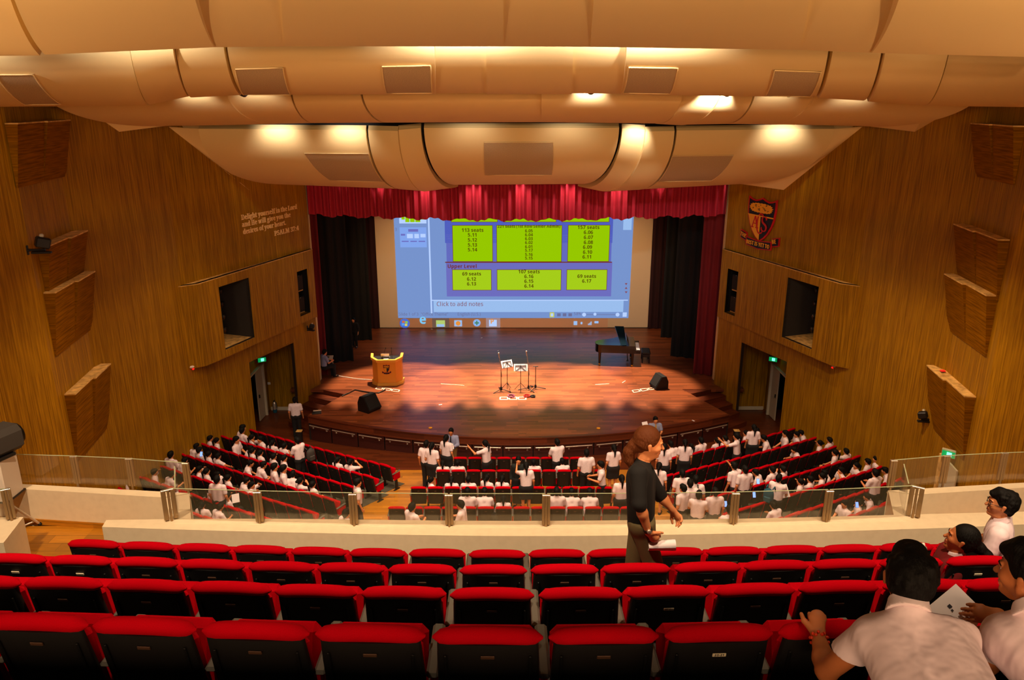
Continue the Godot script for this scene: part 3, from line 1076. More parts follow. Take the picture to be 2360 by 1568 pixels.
func build_curtains() -> void:
	var flat := func(_u): return STAGE_Y + 0.02
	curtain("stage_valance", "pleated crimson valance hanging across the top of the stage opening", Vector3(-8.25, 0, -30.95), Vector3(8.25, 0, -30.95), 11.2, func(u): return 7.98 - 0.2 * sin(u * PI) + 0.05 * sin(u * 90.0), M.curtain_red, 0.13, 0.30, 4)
	curtain("side_curtain", "narrow red side curtain left of the stage beside the psalm wall", Vector3(-9.0, 0, -31.5), Vector3(-8.12, 0, -31.7), 9.6, flat, M.curtain_red_shaded, 0.07, 0.30, 5)
	curtain("side_curtain", "red side curtain right of the stage beside the crest wall", Vector3(7.6, 0, -31.8), Vector3(8.7, 0, -31.4), 9.6, flat, M.curtain_red_shaded, 0.08, 0.32, 6)
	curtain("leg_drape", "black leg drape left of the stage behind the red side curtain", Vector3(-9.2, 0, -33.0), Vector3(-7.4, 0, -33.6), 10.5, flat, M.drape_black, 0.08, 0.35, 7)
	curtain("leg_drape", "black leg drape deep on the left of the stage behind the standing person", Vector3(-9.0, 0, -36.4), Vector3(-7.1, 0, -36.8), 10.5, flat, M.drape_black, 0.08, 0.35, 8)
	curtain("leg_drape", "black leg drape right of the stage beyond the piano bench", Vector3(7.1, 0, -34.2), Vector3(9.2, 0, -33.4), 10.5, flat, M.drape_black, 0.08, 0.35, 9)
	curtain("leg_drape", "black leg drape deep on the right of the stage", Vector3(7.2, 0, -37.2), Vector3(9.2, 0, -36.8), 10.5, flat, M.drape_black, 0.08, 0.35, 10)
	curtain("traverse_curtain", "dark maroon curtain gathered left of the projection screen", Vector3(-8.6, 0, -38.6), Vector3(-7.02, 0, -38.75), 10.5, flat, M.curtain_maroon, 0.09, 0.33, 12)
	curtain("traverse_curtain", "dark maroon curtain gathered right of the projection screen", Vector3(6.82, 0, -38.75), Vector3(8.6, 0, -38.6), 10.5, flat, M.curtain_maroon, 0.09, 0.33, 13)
	curtain("backcloth", "black backcloth behind the projection screen", Vector3(-11, 0, -40.6), Vector3(11, 0, -40.6), 11, flat, M.drape_black, 0.08, 0.5, 14)

# ---------------------------------------------------------------- projection screen
const SCREEN_Z := -38.9

func text(called: String, s: String, size: float, m: Material, parent: Node, at: Vector3, bs := Basis(), align := HORIZONTAL_ALIGNMENT_LEFT, bold := false, serif := false, depth := 0.004, spread := 1.0) -> MeshInstance3D:
	var f := SystemFont.new()
	f.font_names = PackedStringArray(["Droid Serif" if serif else "Droid Sans"])
	f.font_weight = 700 if bold else 400
	var t := TextMesh.new()
	t.text = s
	t.font = f
	t.font_size = 32
	t.pixel_size = size / 32.0
	t.depth = depth
	t.curve_step = 2.0
	t.horizontal_alignment = align
	t.vertical_alignment = VERTICAL_ALIGNMENT_BOTTOM
	var o := put(called, t, m, parent)
	o.transform = Transform3D(bs * Basis.from_scale(Vector3(spread, 1, 1)), at)
	return o

func lit(key: String, c: Color, power := 1.0) -> StandardMaterial3D:     # a colour of the projected picture, glowing itself in place of projector light
	if not M.has(key):
		var m := glow(key, c, power)
		m.albedo_color = Color(0.02, 0.02, 0.02)
		m.roughness = 0.95
		m.metallic_specular = 0.0
	return M[key]

func pane(parent: Node, called: String, x0: float, y0: float, x1: float, y1: float, m: Material, lift: float) -> void:
	var a := on_z(x0, y0, SCREEN_Z)
	var b := on_z(x1, y1, SCREEN_Z)
	var st := mb()
	var w := b.x - a.x
	bxs(st, Vector3((a.x + b.x) / 2, (a.y + b.y) / 2, SCREEN_Z + 0.03 + lift * 0.006), Vector3(w, a.y - b.y, 0.004))
	obj(called, st, m, parent)

func build_screen() -> void:
	var s := thing("projection_screen", "big projection screen at the back of the stage showing a seating slide", "screen")
	var a := on_z(871, 440, SCREEN_Z)
	var b := on_z(1496, 755, SCREEN_Z)
	var st := mb()
	bxs(st, Vector3(-0.12, (10.4 + b.y) / 2, SCREEN_Z - 0.02), Vector3(13.92, 10.4 - b.y, 0.06), 0.01)
	obj("screen_cloth", st, M.screen_cloth, s)
	st = mb()
	bxs(st, Vector3(-0.12, b.y - 0.04, SCREEN_Z), Vector3(13.96, 0.09, 0.12), 0.02)
	obj("weight_bar", st, M.black, s)
	var ui := lit("screen_light_blue", Color(0.50, 0.62, 0.86), 0.85)
	var pale := lit("screen_pale", Color(0.62, 0.76, 0.95), 0.95)
	var purple := lit("screen_purple", Color(0.46, 0.46, 0.80), 0.85)
	var blue := lit("screen_blue", Color(0.34, 0.40, 0.80), 0.85)
	var lime := lit("screen_lime", Color(0.60, 0.80, 0.0), 0.95)
	var lime2 := lit("screen_lime_pale", Color(0.66, 0.82, 0.10), 0.95)
	var red := lit("screen_red", Color(0.58, 0.22, 0.12), 0.6)
	var ink := lit("screen_ink", Color(0.42, 0.34, 0.05), 0.6)
	var rust := lit("screen_rust", Color(0.62, 0.36, 0.42), 0.7)
	var grey := lit("screen_grey", Color(0.46, 0.48, 0.66), 0.8)
	var edge := lit("screen_edge", Color(0.72, 0.82, 1.0), 1.0)
	# window of the slide editor
	var tl := on_z(906, 470, SCREEN_Z); var tr := on_z(1462, 470, SCREEN_Z); var bl := on_z(918, 733, SCREEN_Z); var br := on_z(1448, 733, SCREEN_Z)
	st = mb()
	prism(st, PackedVector2Array([Vector2(bl.x, bl.y), Vector2(br.x, br.y), Vector2(tr.x, tr.y), Vector2(tl.x, tl.y)]), 0.004, Transform3D(Basis(), Vector3(0, 0, SCREEN_Z + 0.024)))
	var win := obj("slide_editor", st, ui, s)
	pane(win, "divider", 989, 480, 993, 722, edge, 0)
	pane(win, "notes_field", 999, 693, 1436, 719, pane_mat(pale), 0)
	pane(win, "notes_rule", 993, 691, 1447, 693, edge, 1)
	pane(win, "scroll_column", 1437, 500, 1455, 530, pane_mat(pale), 0)
	pane(win, "slide_upper", 1024, 480, 1411, 560, blue, 0)
	pane(win, "slide", 1028, 540, 1408, 604, lit("screen_violet", Color(0.42, 0.45, 0.80), 0.85), 0)
	pane(win, "slide_lower", 1028, 604, 1408, 683, purple, 0)
	pane(win, "slide_rule", 1026, 603.4, 1410, 605.4, red, 2)
	var boxes := [[1040, 480, 1146, 511, lime], [1161, 480, 1281, 511, lime], [1296, 480, 1403, 511, lime], [1043, 520, 1135, 602, lime], [1145, 520, 1293, 602.5, lime], [1310, 519.5, 1402, 602, lime], [1043, 622, 1132, 668, lime2], [1146, 622, 1292, 668, lime2], [1307, 622, 1397, 667.5, lime2]]
	for q in boxes:
		pane(win, "box_frame", q[0] - 1, q[1] - 1, q[2] + 1, q[3] + 1, red, 1)
		pane(win, "seat_box", q[0], q[1], q[2], q[3], q[4], 2)
	var lines := [[1089, 537.5, "113 seats", 9.5], [1089, 548.5, "5.11", 9.5], [1089, 560, "5.12", 9.5], [1089, 571.5, "5.13", 9.5], [1089, 582.5, "5.14", 9.5],
		[1219, 527.5, "221 seats (1st Row Senior Admin)", 7.6], [1219, 538, "6.05", 8], [1219, 547, "6.04", 8], [1219, 556, "6.03", 8], [1219, 565, "6.02", 8], [1219, 574.5, "6.01", 8], [1219, 583, "5.17", 8], [1219, 592.5, "5.16", 8], [1219, 601, "5.15", 8],
		[1356, 531, "157 seats", 9.5], [1356, 542.5, "6.06", 9.5], [1356, 554, "6.07", 9.5], [1356, 565.5, "6.08", 9.5], [1354, 576.5, "6.09", 9.5], [1354, 588, "6.10", 9.5], [1353, 599, "6.11", 9.5],
		[1087, 638, "69 seats", 9.5], [1087, 650, "6.12", 9.5], [1087, 661, "6.13", 9.5], [1219, 633, "107 seats", 9.5], [1219, 644, "6.16", 9.5], [1219, 655, "6.15", 9.5], [1219, 666, "6.14", 9.5], [1352, 643.5, "69 seats", 9.5], [1352, 654.5, "6.17", 9.5]]
	var k := 38.9 * 1.04 / FOCAL
	for l in lines:
		text("slide_text", l[2], l[3] * k * 1.16, ink, win, on_z(l[0], l[1], SCREEN_Z + 0.05), Basis(), HORIZONTAL_ALIGNMENT_CENTER, true)
	text("slide_text", "Upper Level", 10 * k * 1.16, red, win, on_z(1031, 621, SCREEN_Z + 0.05), Basis(), HORIZONTAL_ALIGNMENT_LEFT, true)
	text("notes_text", "Click to add notes", 11.5 * k * 1.16, rust, win, on_z(1006, 709, SCREEN_Z + 0.05))
	text("status_text", "Slide 1 of 3", 8 * k * 1.16, grey, win, on_z(919, 730, SCREEN_Z + 0.05))
	text("status_text", "\"Office Theme\"", 8 * k * 1.16, grey, win, on_z(970, 730, SCREEN_Z + 0.05))
	text("status_text", "English (U.S.)", 8 * k * 1.16, grey, win, on_z(1054, 730, SCREEN_Z + 0.05))
	text("status_text", "58%", 8 * k * 1.16, grey, win, on_z(1322, 729, SCREEN_Z + 0.05))
	pane(win, "view_button", 1267, 720, 1277, 731, lit("screen_yellow", Color(0.85, 0.85, 0.20), 0.9), 2)
	pane(win, "view_button", 1269, 722, 1275, 729, edge, 3)
	for x in [1284, 1297, 1310]: pane(win, "view_button", x, 722, x + 8, 729, grey, 1)
	pane(win, "zoom_slider", 1350, 724.5, 1422, 725.5, grey, 1)
	for x in [1346, 1423]: disc(win, "zoom_button", x, 725, 4.5, edge, 2)
	disc(win, "zoom_knob", 1371, 724, 3.5, edge, 2)
	pane(win, "fit_button", 1435, 720, 1444, 730, edge, 1)
	for y in [655, 664, 674]:
		var p := on_z(1443, y, SCREEN_Z + 0.05)
		st = mb()
		prism(st, PackedVector2Array([Vector2(-0.07, 0.05), Vector2(0.07, 0.05), Vector2(0, -0.06)]) if y != 664 else PackedVector2Array([Vector2(-0.07, -0.05), Vector2(0.07, -0.05), Vector2(0, 0.06)]), 0.004, Transform3D(Basis(), p))
		obj("scroll_arrow", st, rust, win)
	# thumbnails in the left column
	pane(win, "thumbnail", 919, 480, 983, 515, edge, 1)
	for q in [[925, 492, 933, 506], [934, 500, 944, 512], [945, 500, 956, 512], [957, 500, 969, 512], [970, 492, 978, 506]]:
		pane(win, "thumbnail_box", q[0], q[1], q[2], q[3], lime, 2)
	pane(win, "thumbnail", 921, 524, 984, 570, lit("screen_thumb", Color(0.52, 0.66, 0.95), 0.95), 1)
	for q in [[941, 528, 964, 534], [924, 539, 934, 543], [926, 555, 942, 557.5], [946, 555, 961, 557.5], [965, 555, 980, 557.5]]:
		pane(win, "thumbnail_mark", q[0], q[1], q[2], q[3], purple, 2)
	for q in [[938, 539, 952, 549], [955, 539, 966, 549], [969, 539, 981, 547]]:
		pane(win, "thumbnail_mark", q[0], q[1], q[2], q[3], edge, 2)
	text("thumbnail_number", "3", 8 * k * 1.16, grey, win, on_z(910, 535, SCREEN_Z + 0.05))
	# task bar
	var bar := mat("screen_bar", Color(0.88, 0.70, 0.56), 0.9)  # projected bar painted as tinted cloth, not glowing
	pane(s, "task_bar", 919, 734, 1400, 755, bar, 0)
	disc(s, "start_button", 933, 745, 11.5, lit("screen_orb", Color(0.30, 0.45, 0.85), 0.9), 2)
	for q in [[927, 739, 933, 744, Color(0.85, 0.45, 0.25)], [934, 740, 940, 745, Color(0.60, 0.80, 0.30)], [926, 745, 932, 750, Color(0.40, 0.65, 0.95)], [933, 746, 939, 751, Color(0.92, 0.85, 0.35)]]:
		pane(s, "start_button_quarter", q[0], q[1], q[2], q[3], lit("screen_q%d" % int(q[0]), q[4], 0.9), 3)
	text("browser_icon", "e", 26 * k * 1.16, lit("screen_cyan", Color(0.50, 0.80, 0.98), 0.95), s, on_z(975, 754, SCREEN_Z + 0.05), Basis(), HORIZONTAL_ALIGNMENT_CENTER, true)
	pane(s, "task_highlight", 996, 734, 1036, 755, lit("screen_hi", Color(0.66, 0.50, 0.42), 0.4), 1)
	pane(s, "folder_icon", 1005, 738, 1026, 753, lit("screen_folder", Color(0.72, 0.82, 0.45), 0.95), 2)
	pane(s, "folder_icon", 1007, 747, 1024, 753, pale, 3)
	pane(s, "player_icon", 1047, 738, 1065, 752, pale, 2)
	disc(s, "player_icon", 1056, 745, 5.5, lit("screen_orange", Color(0.95, 0.60, 0.25), 0.9), 3)
	disc(s, "magnifier_icon", 1099, 744, 8.5, lit("screen_cyan2", Color(0.55, 0.72, 0.95), 0.95), 2)
	pane(s, "magnifier_icon", 1097.5, 739, 1100.5, 749, lit("screen_green", Color(0.35, 0.60, 0.45), 0.7), 3)
	pane(s, "magnifier_icon", 1094, 742.5, 1104, 745.5, M.screen_green, 3)
	pane(s, "task_highlight", 1120, 733, 1153, 755, lit("screen_hi2", Color(0.80, 0.66, 0.66), 0.6), 1)
	pane(s, "slides_icon", 1127, 737, 1145, 752, edge, 2)
	text("slides_icon", "P", 13 * k * 1.16, M.screen_orange, s, on_z(1134, 750, SCREEN_Z + 0.06), Basis(), HORIZONTAL_ALIGNMENT_CENTER, true)
	for q in [[1322, 740, 1330, 749], [1338, 742, 1342, 747], [1355, 746, 1357, 749], [1358, 744, 1360, 749], [1361, 741, 1363, 749], [1370, 740, 1379, 745]]:
		pane(s, "tray_icon", q[0], q[1], q[2], q[3], pale, 2)

func pane_mat(m: Material) -> Material:
	return m

func disc(parent: Node, called: String, px: float, py: float, r: float, m: Material, lift: float) -> void:
	var p := on_z(px, py, SCREEN_Z)
	var st := mb()
	var pts := PackedVector2Array()
	for i in 20: pts.append(Vector2(cos(TAU * i / 20), sin(TAU * i / 20)) * r * 38.9 * 1.04 / FOCAL)
	prism(st, pts, 0.004, Transform3D(Basis(), Vector3(p.x, p.y, SCREEN_Z + 0.028 + lift * 0.006)))
	obj(called, st, m, parent)

# ---------------------------------------------------------------- balcony
const LEDGE_Y := 8.2
const BALCONY_Y := 7.76

func bar_wall(called: String, label: String, near: Array, far: Array, y0: float, y1: float, m: Material) -> MeshInstance3D:
	# a low wall between two lines in plan
	var st := mb()
	for i in near.size() - 1:
		var a: Vector3 = near[i]; var b: Vector3 = near[i + 1]; var c: Vector3 = far[i + 1]; var d: Vector3 = far[i]
		var lo := Vector3(0, y0, 0); var hi := Vector3(0, y1, 0)
		a.y = 0; b.y = 0; c.y = 0; d.y = 0
		quad(st, a + lo, b + lo, b + hi, a + hi)
		quad(st, a + hi, b + hi, c + hi, d + hi)
		quad(st, d + hi, c + hi, c + lo, d + lo)
		quad(st, d + lo, c + lo, b + lo, a + lo)
		if i == 0: quad(st, d + lo, a + lo, a + hi, d + hi)
		if i == near.size() - 2: quad(st, b + lo, c + lo, c + hi, b + hi)
	var o := struct(called, st, m, label, "parapet")
	return o

func arc_pts(list: Array, y: float, n := 6) -> Array:       # a smooth line through measured points of the ledge
	var c := Curve3D.new()
	for p in list: c.add_point(on_y(p[0], p[1], y))
	var pts := []
	for i in list.size():
		var t := Vector3.ZERO
		if i > 0 and i < list.size() - 1:
			t = (c.get_point_position(i + 1) - c.get_point_position(i - 1)) / 6.0
		c.set_point_in(i, -t)
		c.set_point_out(i, t)
	for i in n * (list.size() - 1) + 1:
		pts.append(c.sample(i / n, (i % n) / float(n)) if i < n * (list.size() - 1) else c.get_point_position(list.size() - 1))
	return pts

func glass_post(at: Vector3, turn: float, label: String, wide := 0.105, group := "posts of the balcony glass rail") -> void:
	var t := thing("rail_post", label, "post", at, turn, group)
	var st := mb()
	bxs(st, Vector3(-wide * 0.30, 0.185, 0), Vector3(wide * 0.30, 0.33, 0.03), 0.004)
	bxs(st, Vector3(wide * 0.30, 0.185, 0), Vector3(wide * 0.30, 0.33, 0.03), 0.004)
	obj("clamp_plate", st, M.post_metal, t)
	st = mb()
	tube(st, [Vector3(0, -0.05, 0.012), Vector3(0, 0.35, 0.012)], 0.013, -1, 8)
	bxs(st, Vector3(0, -0.045, 0.012), Vector3(0.05, 0.02, 0.05), 0.004)
	obj("rod", st, M.post_metal, t)
	st = mb()
	bxs(st, Vector3(0, 0.355, 0), Vector3(wide * 0.9, 0.012, 0.034), 0.004)
	obj("cap", st, M.steel, t)

func glass_pane(a: Vector3, b: Vector3, label: String) -> void:
	var mid := (a + b) / 2
	var d := b - a
	var t := thing("glass_pane", label, "glass panel", mid, atan2(-d.z, d.x), "panes of the balcony glass rail")
	var st := mb()
	var w := d.length() - 0.02
	bxs(st, Vector3(0, 0.185, -0.002), Vector3(w, 0.345, 0.010))
	obj("pane", st, M.glass_pane, t)
	st = mb()
	bxs(st, Vector3(0, 0.360, -0.002), Vector3(w, 0.004, 0.011))
	obj("polished_edge", st, M.glass_edge, t)

func build_balcony() -> void:
	# terraces under the seat rows, and the wooden gangways at both ends
	var st := mb()
	for r in 5:
		var back_z: float = [-6.06, -5.04, -4.02, -3.02, -2.0][r]
		var y: float = [BALCONY_Y, 8.28, 8.79, 9.28, 9.78][r]
		bxs(st, Vector3(0, y - 0.3, back_z - 0.42), Vector3(13, 0.6, 1.02))
	bxs(st, Vector3(0, 10.28 - 0.3, -0.9), Vector3(16, 0.6, 1.2))
	bxs(st, Vector3(0, 10.75 - 0.3, 1.3), Vector3(30, 0.6, 3.6))
	bxs(st, Vector3(0, 11.2 - 0.3, 4.6), Vector3(30, 0.6, 3.2))
	struct("floor_terrace", st, M.terrace_carpet, "dark carpeted terraces under the balcony seats", "floor")
	st = mb()
	bxs(st, Vector3(-9.2, BALCONY_Y - 0.15, -6.5), Vector3(9.5, 0.3, 2.7))
	bxs(st, Vector3(9.2, BALCONY_Y - 0.15, -6.5), Vector3(9.5, 0.3, 2.7))
	bxs(st, Vector3(0, BALCONY_Y - 0.16, -6.9), Vector3(9.2, 0.3, 0.5))
	struct("floor_balcony", st, M.floor_wood, "honey wooden floor of the balcony gangways", "floor")
	# front parapet
	var near := arc_pts([[235, 1215], [600, 1226], [1180, 1236], [1700, 1230], [2153, 1218], [2420, 1206]], LEDGE_Y)
	var far := arc_pts([[245, 1199], [600, 1196], [1180, 1201], [1700, 1196], [2108, 1186], [2420, 1178]], LEDGE_Y)
	var fr := bar_wall("wall_parapet", "low cream parapet along the balcony front under the glass rail", near, far, 7.3, LEDGE_Y, M.plaster_cream)
	st = mb()
	var mid := arc_pts([[400, 1207], [600, 1209], [1180, 1216], [1700, 1211], [2100, 1200]], LEDGE_Y)
	tube(st, mid, 0.006, -1, 5)
	obj("ledge_moulding", st, M.plaster_cream, fr)
	# side parapets, further forward
	for s in [-1.0, 1.0]:
		var lft: bool = s < 0
		var e0 := on_y(438 if lft else 2046, 1137 if lft else 1131, LEDGE_Y)
		var e1 := on_y(-60 if lft else 2460, 1110 if lft else 1107, LEDGE_Y)
		var n0 := on_y(384 if lft else 2106, 1137 if lft else 1130, LEDGE_Y)
		var n1 := on_y(-60 if lft else 2460, 1121 if lft else 1118, LEDGE_Y)
		n0 = n0.lerp(Vector3(n0.x, n0.y, e0.z + 0.16), 0.6)
		var so := bar_wall("wall_parapet", "low cream parapet of the left side gallery" if lft else "low cream parapet of the right side gallery behind the seated boy", [n1, n0] if lft else [n0, n1], [e1, e0] if lft else [e0, e1], 7.3, LEDGE_Y, M.plaster_cream)
		st = mb()
		slab(st, Vector3(n0.x, BALCONY_Y, n0.z + 0.012), Vector3(n1.x, BALCONY_Y, n1.z + 0.012), Vector3(n1.x, BALCONY_Y + 0.07, n1.z + 0.012), Vector3(n0.x, BALCONY_Y + 0.07, n0.z + 0.012), Vector3(0, 0, -0.02))
		obj("skirting", st, M.floor_wood, so)
		# return between the two
		var c0 := on_y(391 if lft else 2106, 1198 if lft else 1188, LEDGE_Y)
		var r0 := on_y(412 if lft else 2088, 1198 if lft else 1189, LEDGE_Y)
		bar_wall("wall_parapet_return", "short cream return of the parapet at the left corner of the rail" if lft else "short cream return of the parapet at the right corner of the rail",
			[n0 + Vector3(0, 0, 0.02), c0 + Vector3(0, 0, -0.02)] if not lft else [c0 + Vector3(0, 0, -0.02), n0 + Vector3(0, 0, 0.02)],
			[e0 + Vector3(0, 0, 0.02), r0 + Vector3(0.12 * -s, 0, -0.02)] if not lft else [r0 + Vector3(0.12 * -s, 0, -0.02), e0 + Vector3(0, 0, 0.02)], 7.3, LEDGE_Y - 0.002, M.plaster_cream)
		# glass of the return
		glass_pane(c0.lerp(Vector3(e0.x, e0.y, e0.z), 0.02) + Vector3(0.1 * -s, 0, 0), e0 + Vector3(0.10 * s, 0, 0.06), "glass pane at the left corner turning back to the gallery" if lft else "glass pane at the right corner turning back to the gallery")
		var px: Array = [[-40, 1111], [181, 1118], [307, 1124], [436, 1135]] if lft else [[2050, 1128], [2171, 1117], [2303, 1110], [2440, 1105]]
		var ords := ["out at the far left", "first from the left in view", "second from the left in view", "at its corner with the front"] if lft else ["at its corner with the front", "beside the pale door", "behind the boy with glasses", "out at the far right"]
		for i in 4:
			var p := on_y(px[i][0], px[i][1], LEDGE_Y)
			glass_post(p, 0.0, "metal post of the %s gallery glass, %s" % ["left" if lft else "right", ords[i]], 0.085)
			if i < 3:
				glass_pane(p, on_y(px[i + 1][0], px[i + 1][1], LEDGE_Y), "glass pane of the %s gallery, %s" % ["left" if lft else "right", ["outermost", "middle one", "next to the corner"][i if lft else 2 - i]])
	# front rail
	var fp := [[396, 1200], [600, 1206], [817, 1211], [1036, 1213], [1258, 1213], [1478, 1212], [1689, 1209], [1903, 1203], [2103, 1193]]
	var nth := ["thick corner", "second", "third", "fourth", "fifth", "sixth", "seventh", "eighth", "thick corner"]
	for i in fp.size():
		var p := on_y(fp[i][0], fp[i][1], LEDGE_Y)
		var l: String = "metal post of the front glass rail, %s from the left" % nth[i]
		if i == 0: l = "thick metal corner post at the left end of the front rail"
		if i == 5: l = "metal post of the front glass rail behind the walking woman"
		if i == 8: l = "thick metal corner post at the right end of the front rail"
		glass_post(p, 0.55 if i == 0 else (-0.55 if i == 8 else 0.0), l, 0.15 if i in [0, 8] else 0.092)
		if i < 8:
			glass_pane(p + Vector3(0, 0, -0.02), on_y(fp[i + 1][0], fp[i + 1][1], LEDGE_Y) + Vector3(0, 0, -0.02), "front glass pane, %s from the left corner post" % ["first", "second", "third", "fourth", "fifth", "sixth", "seventh", "eighth"][i])
	# near parapet block at the left, with its post and pane
	var q0 := on_y(54, 1192, LEDGE_Y)
	var q1 := on_y(-60, 1194, LEDGE_Y)
	bar_wall("wall_parapet_near", "cream parapet block at the left edge beside the stair gap", [q1 + Vector3(0, 0, 0.5), q0 + Vector3(0.1, 0, 0.5)], [q1, q0], 7.3, LEDGE_Y, M.plaster_cream)
	var pp := on_y(38, 1190, LEDGE_Y)
	glass_post(pp + Vector3(0, 0, 0.08), 0.5, "dark metal end post on the parapet block at the left edge", 0.10)
	glass_pane(pp + Vector3(-1.0, 0, 0.08), pp + Vector3(0, 0, 0.08), "glass pane on the parapet block at the left edge")

# ---------------------------------------------------------------- seats
func make_seat(both_arms: bool) -> Node3D:     # origin on the floor under the back; the seat faces -z
	var t := Node3D.new()
	t.name = "auditorium_seat"
	add_child(t)
	t.set_meta("base", "auditorium_seat")
	taken["auditorium_seat"] = maxi(taken.get("auditorium_seat", 0), 0)
	tag(t, "auditorium seat", "seat")
	var lean := Basis(Vector3.RIGHT, 0.20)
	# shell
	var st := mb(1)
	var rings := []
	for k in 9:
		var v := k / 8.0
		var y := lerpf(0.30, 0.845, v)
		var w := 0.225 + 0.008 * sin(v * PI) - (0.012 if k == 0 else 0.0)
		var ring := []
		for e in [[-1.0, 0.0], [-0.96, 0.022], [-0.5, 0.032], [0.0, 0.035], [0.5, 0.032], [0.96, 0.022], [1.0, 0.0], [0.9, -0.02], [-0.9, -0.02]]:
			ring.append(Vector3(e[0] * w, y, e[1] + (y - 0.30) * 0.21))
		rings.append(ring)
	skin(st, rings, true)
	st.set_smooth_group(-1)
	fan(st, rings[0], true); fan(st, rings[8], false)
	var sh := obj("back_shell", st, M.seat_shell, t)
	st = mb()
	for x in [-0.19, 0.19]:
		st = mb()
		box(st, Transform3D(lean, Vector3(x, 0.55, 0.085)), Vector3(0.012, 0.46, 0.012), 0.003)
		obj("shell_rib", st, M.seat_metal, sh)
	# upholstery: a pad in front and a roll over the top
	st = mb(1)
	rings = []
	for k in 15:
		var u := -1.0 + 2.0 * k / 14.0
		var e := pow(absf(u), 6.0)
		var x := u * 0.247
		var cy := 0.872 - 0.012 * u * u
		var r := sqrt(maxf(1.0 - pow(absf(u), 7.0), 0.02))
		var ring := []
		for s in 14:
			var a := TAU * s / 14.0
			ring.append(Vector3(x, cy + sin(a) * 0.040 * r, 0.108 + cos(a) * 0.043 * r))
		rings.append(ring)
	skin(st, rings, true, true)
	st.set_smooth_group(-1)
	fan(st, rings[0], false); fan(st, rings[14], true)
	box(st, Transform3D(lean, Vector3(0, 0.585, 0.022)), Vector3(0.455, 0.46, 0.06), 0.028)
	obj("back_cushion", st, M.red_cloth, t)
	st = mb()
	box(st, Transform3D(), Vector3(0.45, 0.09, 0.38), 0.035)
	var cu := obj("seat_cushion", st, M.red_cloth, t)
	cu.transform = Transform3D(Basis(Vector3.RIGHT, 1.25), Vector3(0, 0.545, -0.085))
	st = mb()
	box(st, Transform3D(lean, Vector3(0, 0.772, 0.139)), Vector3(0.062, 0.020, 0.006), 0.002)
	obj("number_plate", st, M.number_plate, t)
	for s in ([-1.0, 1.0] if both_arms else [-1.0]):
		st = mb()
		bxs(st, Vector3(0.26 * s, 0.45, -0.14), Vector3(0.04, 0.22, 0.30), 0.018)
		var p := obj("arm_panel", st, M.red_cloth, t)
		st = mb()
		box(st, Transform3D(Basis(Vector3.RIGHT, 0.06), Vector3(0.26 * s, 0.600, -0.115)), Vector3(0.062, 0.030, 0.36), 0.014)
		obj("armrest", st, M.arm_grey, p)
		st = mb()
		bxs(st, Vector3(0.26 * s, 0.17, -0.10), Vector3(0.05, 0.34, 0.10), 0.01)
		bxs(st, Vector3(0.26 * s, 0.012, -0.10), Vector3(0.07, 0.024, 0.26), 0.006)
		obj("pedestal", st, M.seat_metal, t)
	return t

var seat_proto: Node3D
var seat_end: Node3D
var used_proto := [false, false]
var seat_rows := {}                            # "left 2" -> [aisle end, wall end] of the tops of the backs
const NTH := ["first", "second", "third", "fourth", "fifth", "sixth", "seventh", "eighth", "ninth", "tenth", "eleventh", "twelfth", "thirteenth", "fourteenth", "fifteenth", "sixteenth"]

func set_seat(top: Vector3, turn: float, ground: float, label: String, group: String, end := false) -> Node3D:
	var h := clampf((top.y - ground) / 0.912, 0.90, 1.12)
	var at := top - Basis(Vector3.UP, turn) * Vector3(0, 0.912 * h, 0.092)
	at.y = ground
	var k := 1 if end else 0
	var proto := seat_end if end else seat_proto
	var o: Node3D
	if not used_proto[k]:
		used_proto[k] = true
		o = proto
		o.name = numbered("auditorium_seat")
		o.position = at
		o.rotation.y = turn
		o.set_meta("label", label)
		o.set_meta("group", group)
	else:
		o = dup(proto, at, turn, label, group)
	o.scale.y = h
	return o

func row_point(a: Vector3, b: Vector3, u: float, bow: float) -> Vector3:
	var n := (b - a).cross(Vector3.UP).normalized()
	if n.z > 0: n = -n
	return a.lerp(b, u) - n * bow * 4.0 * u * (1.0 - u)

func stalls_row(block: String, nth: int, aisle: Array, outer: Array, pitch: float, bow := 0.0) -> void:
	var a := on_floor(aisle[0], aisle[1], 0.905)
	var b := on_floor(outer[0], outer[1], 0.905)
	seat_rows["%s %d" % [block, nth]] = [a, b, bow]
	var n := int(round((b - a).length() / pitch))
	for i in n:
		var u := (i + 0.5) / n
		var p := row_point(a, b, u, bow)
		var d := row_point(a, b, minf(u + 0.03, 1.0), bow) - row_point(a, b, maxf(u - 0.03, 0.0), bow)
		if d.x < 0: d = -d
		var turn := atan2(-d.z, d.x)
		var g := floor_at(p.z)
		p.y = maxf(p.y, g + 0.86)
		var lb := "red-topped %s stalls seat, %s row from the stage, %s from %s" % [block, NTH[nth], NTH[i], "the centre aisle" if block != "centre" else "its left end"]
		var o := set_seat(p, turn, g, lb, "seats of the %s stalls" % block, i == (0 if block == "left" else n - 1))
		var w := (b - a).length() / n / 0.52
		o.scale.x = w

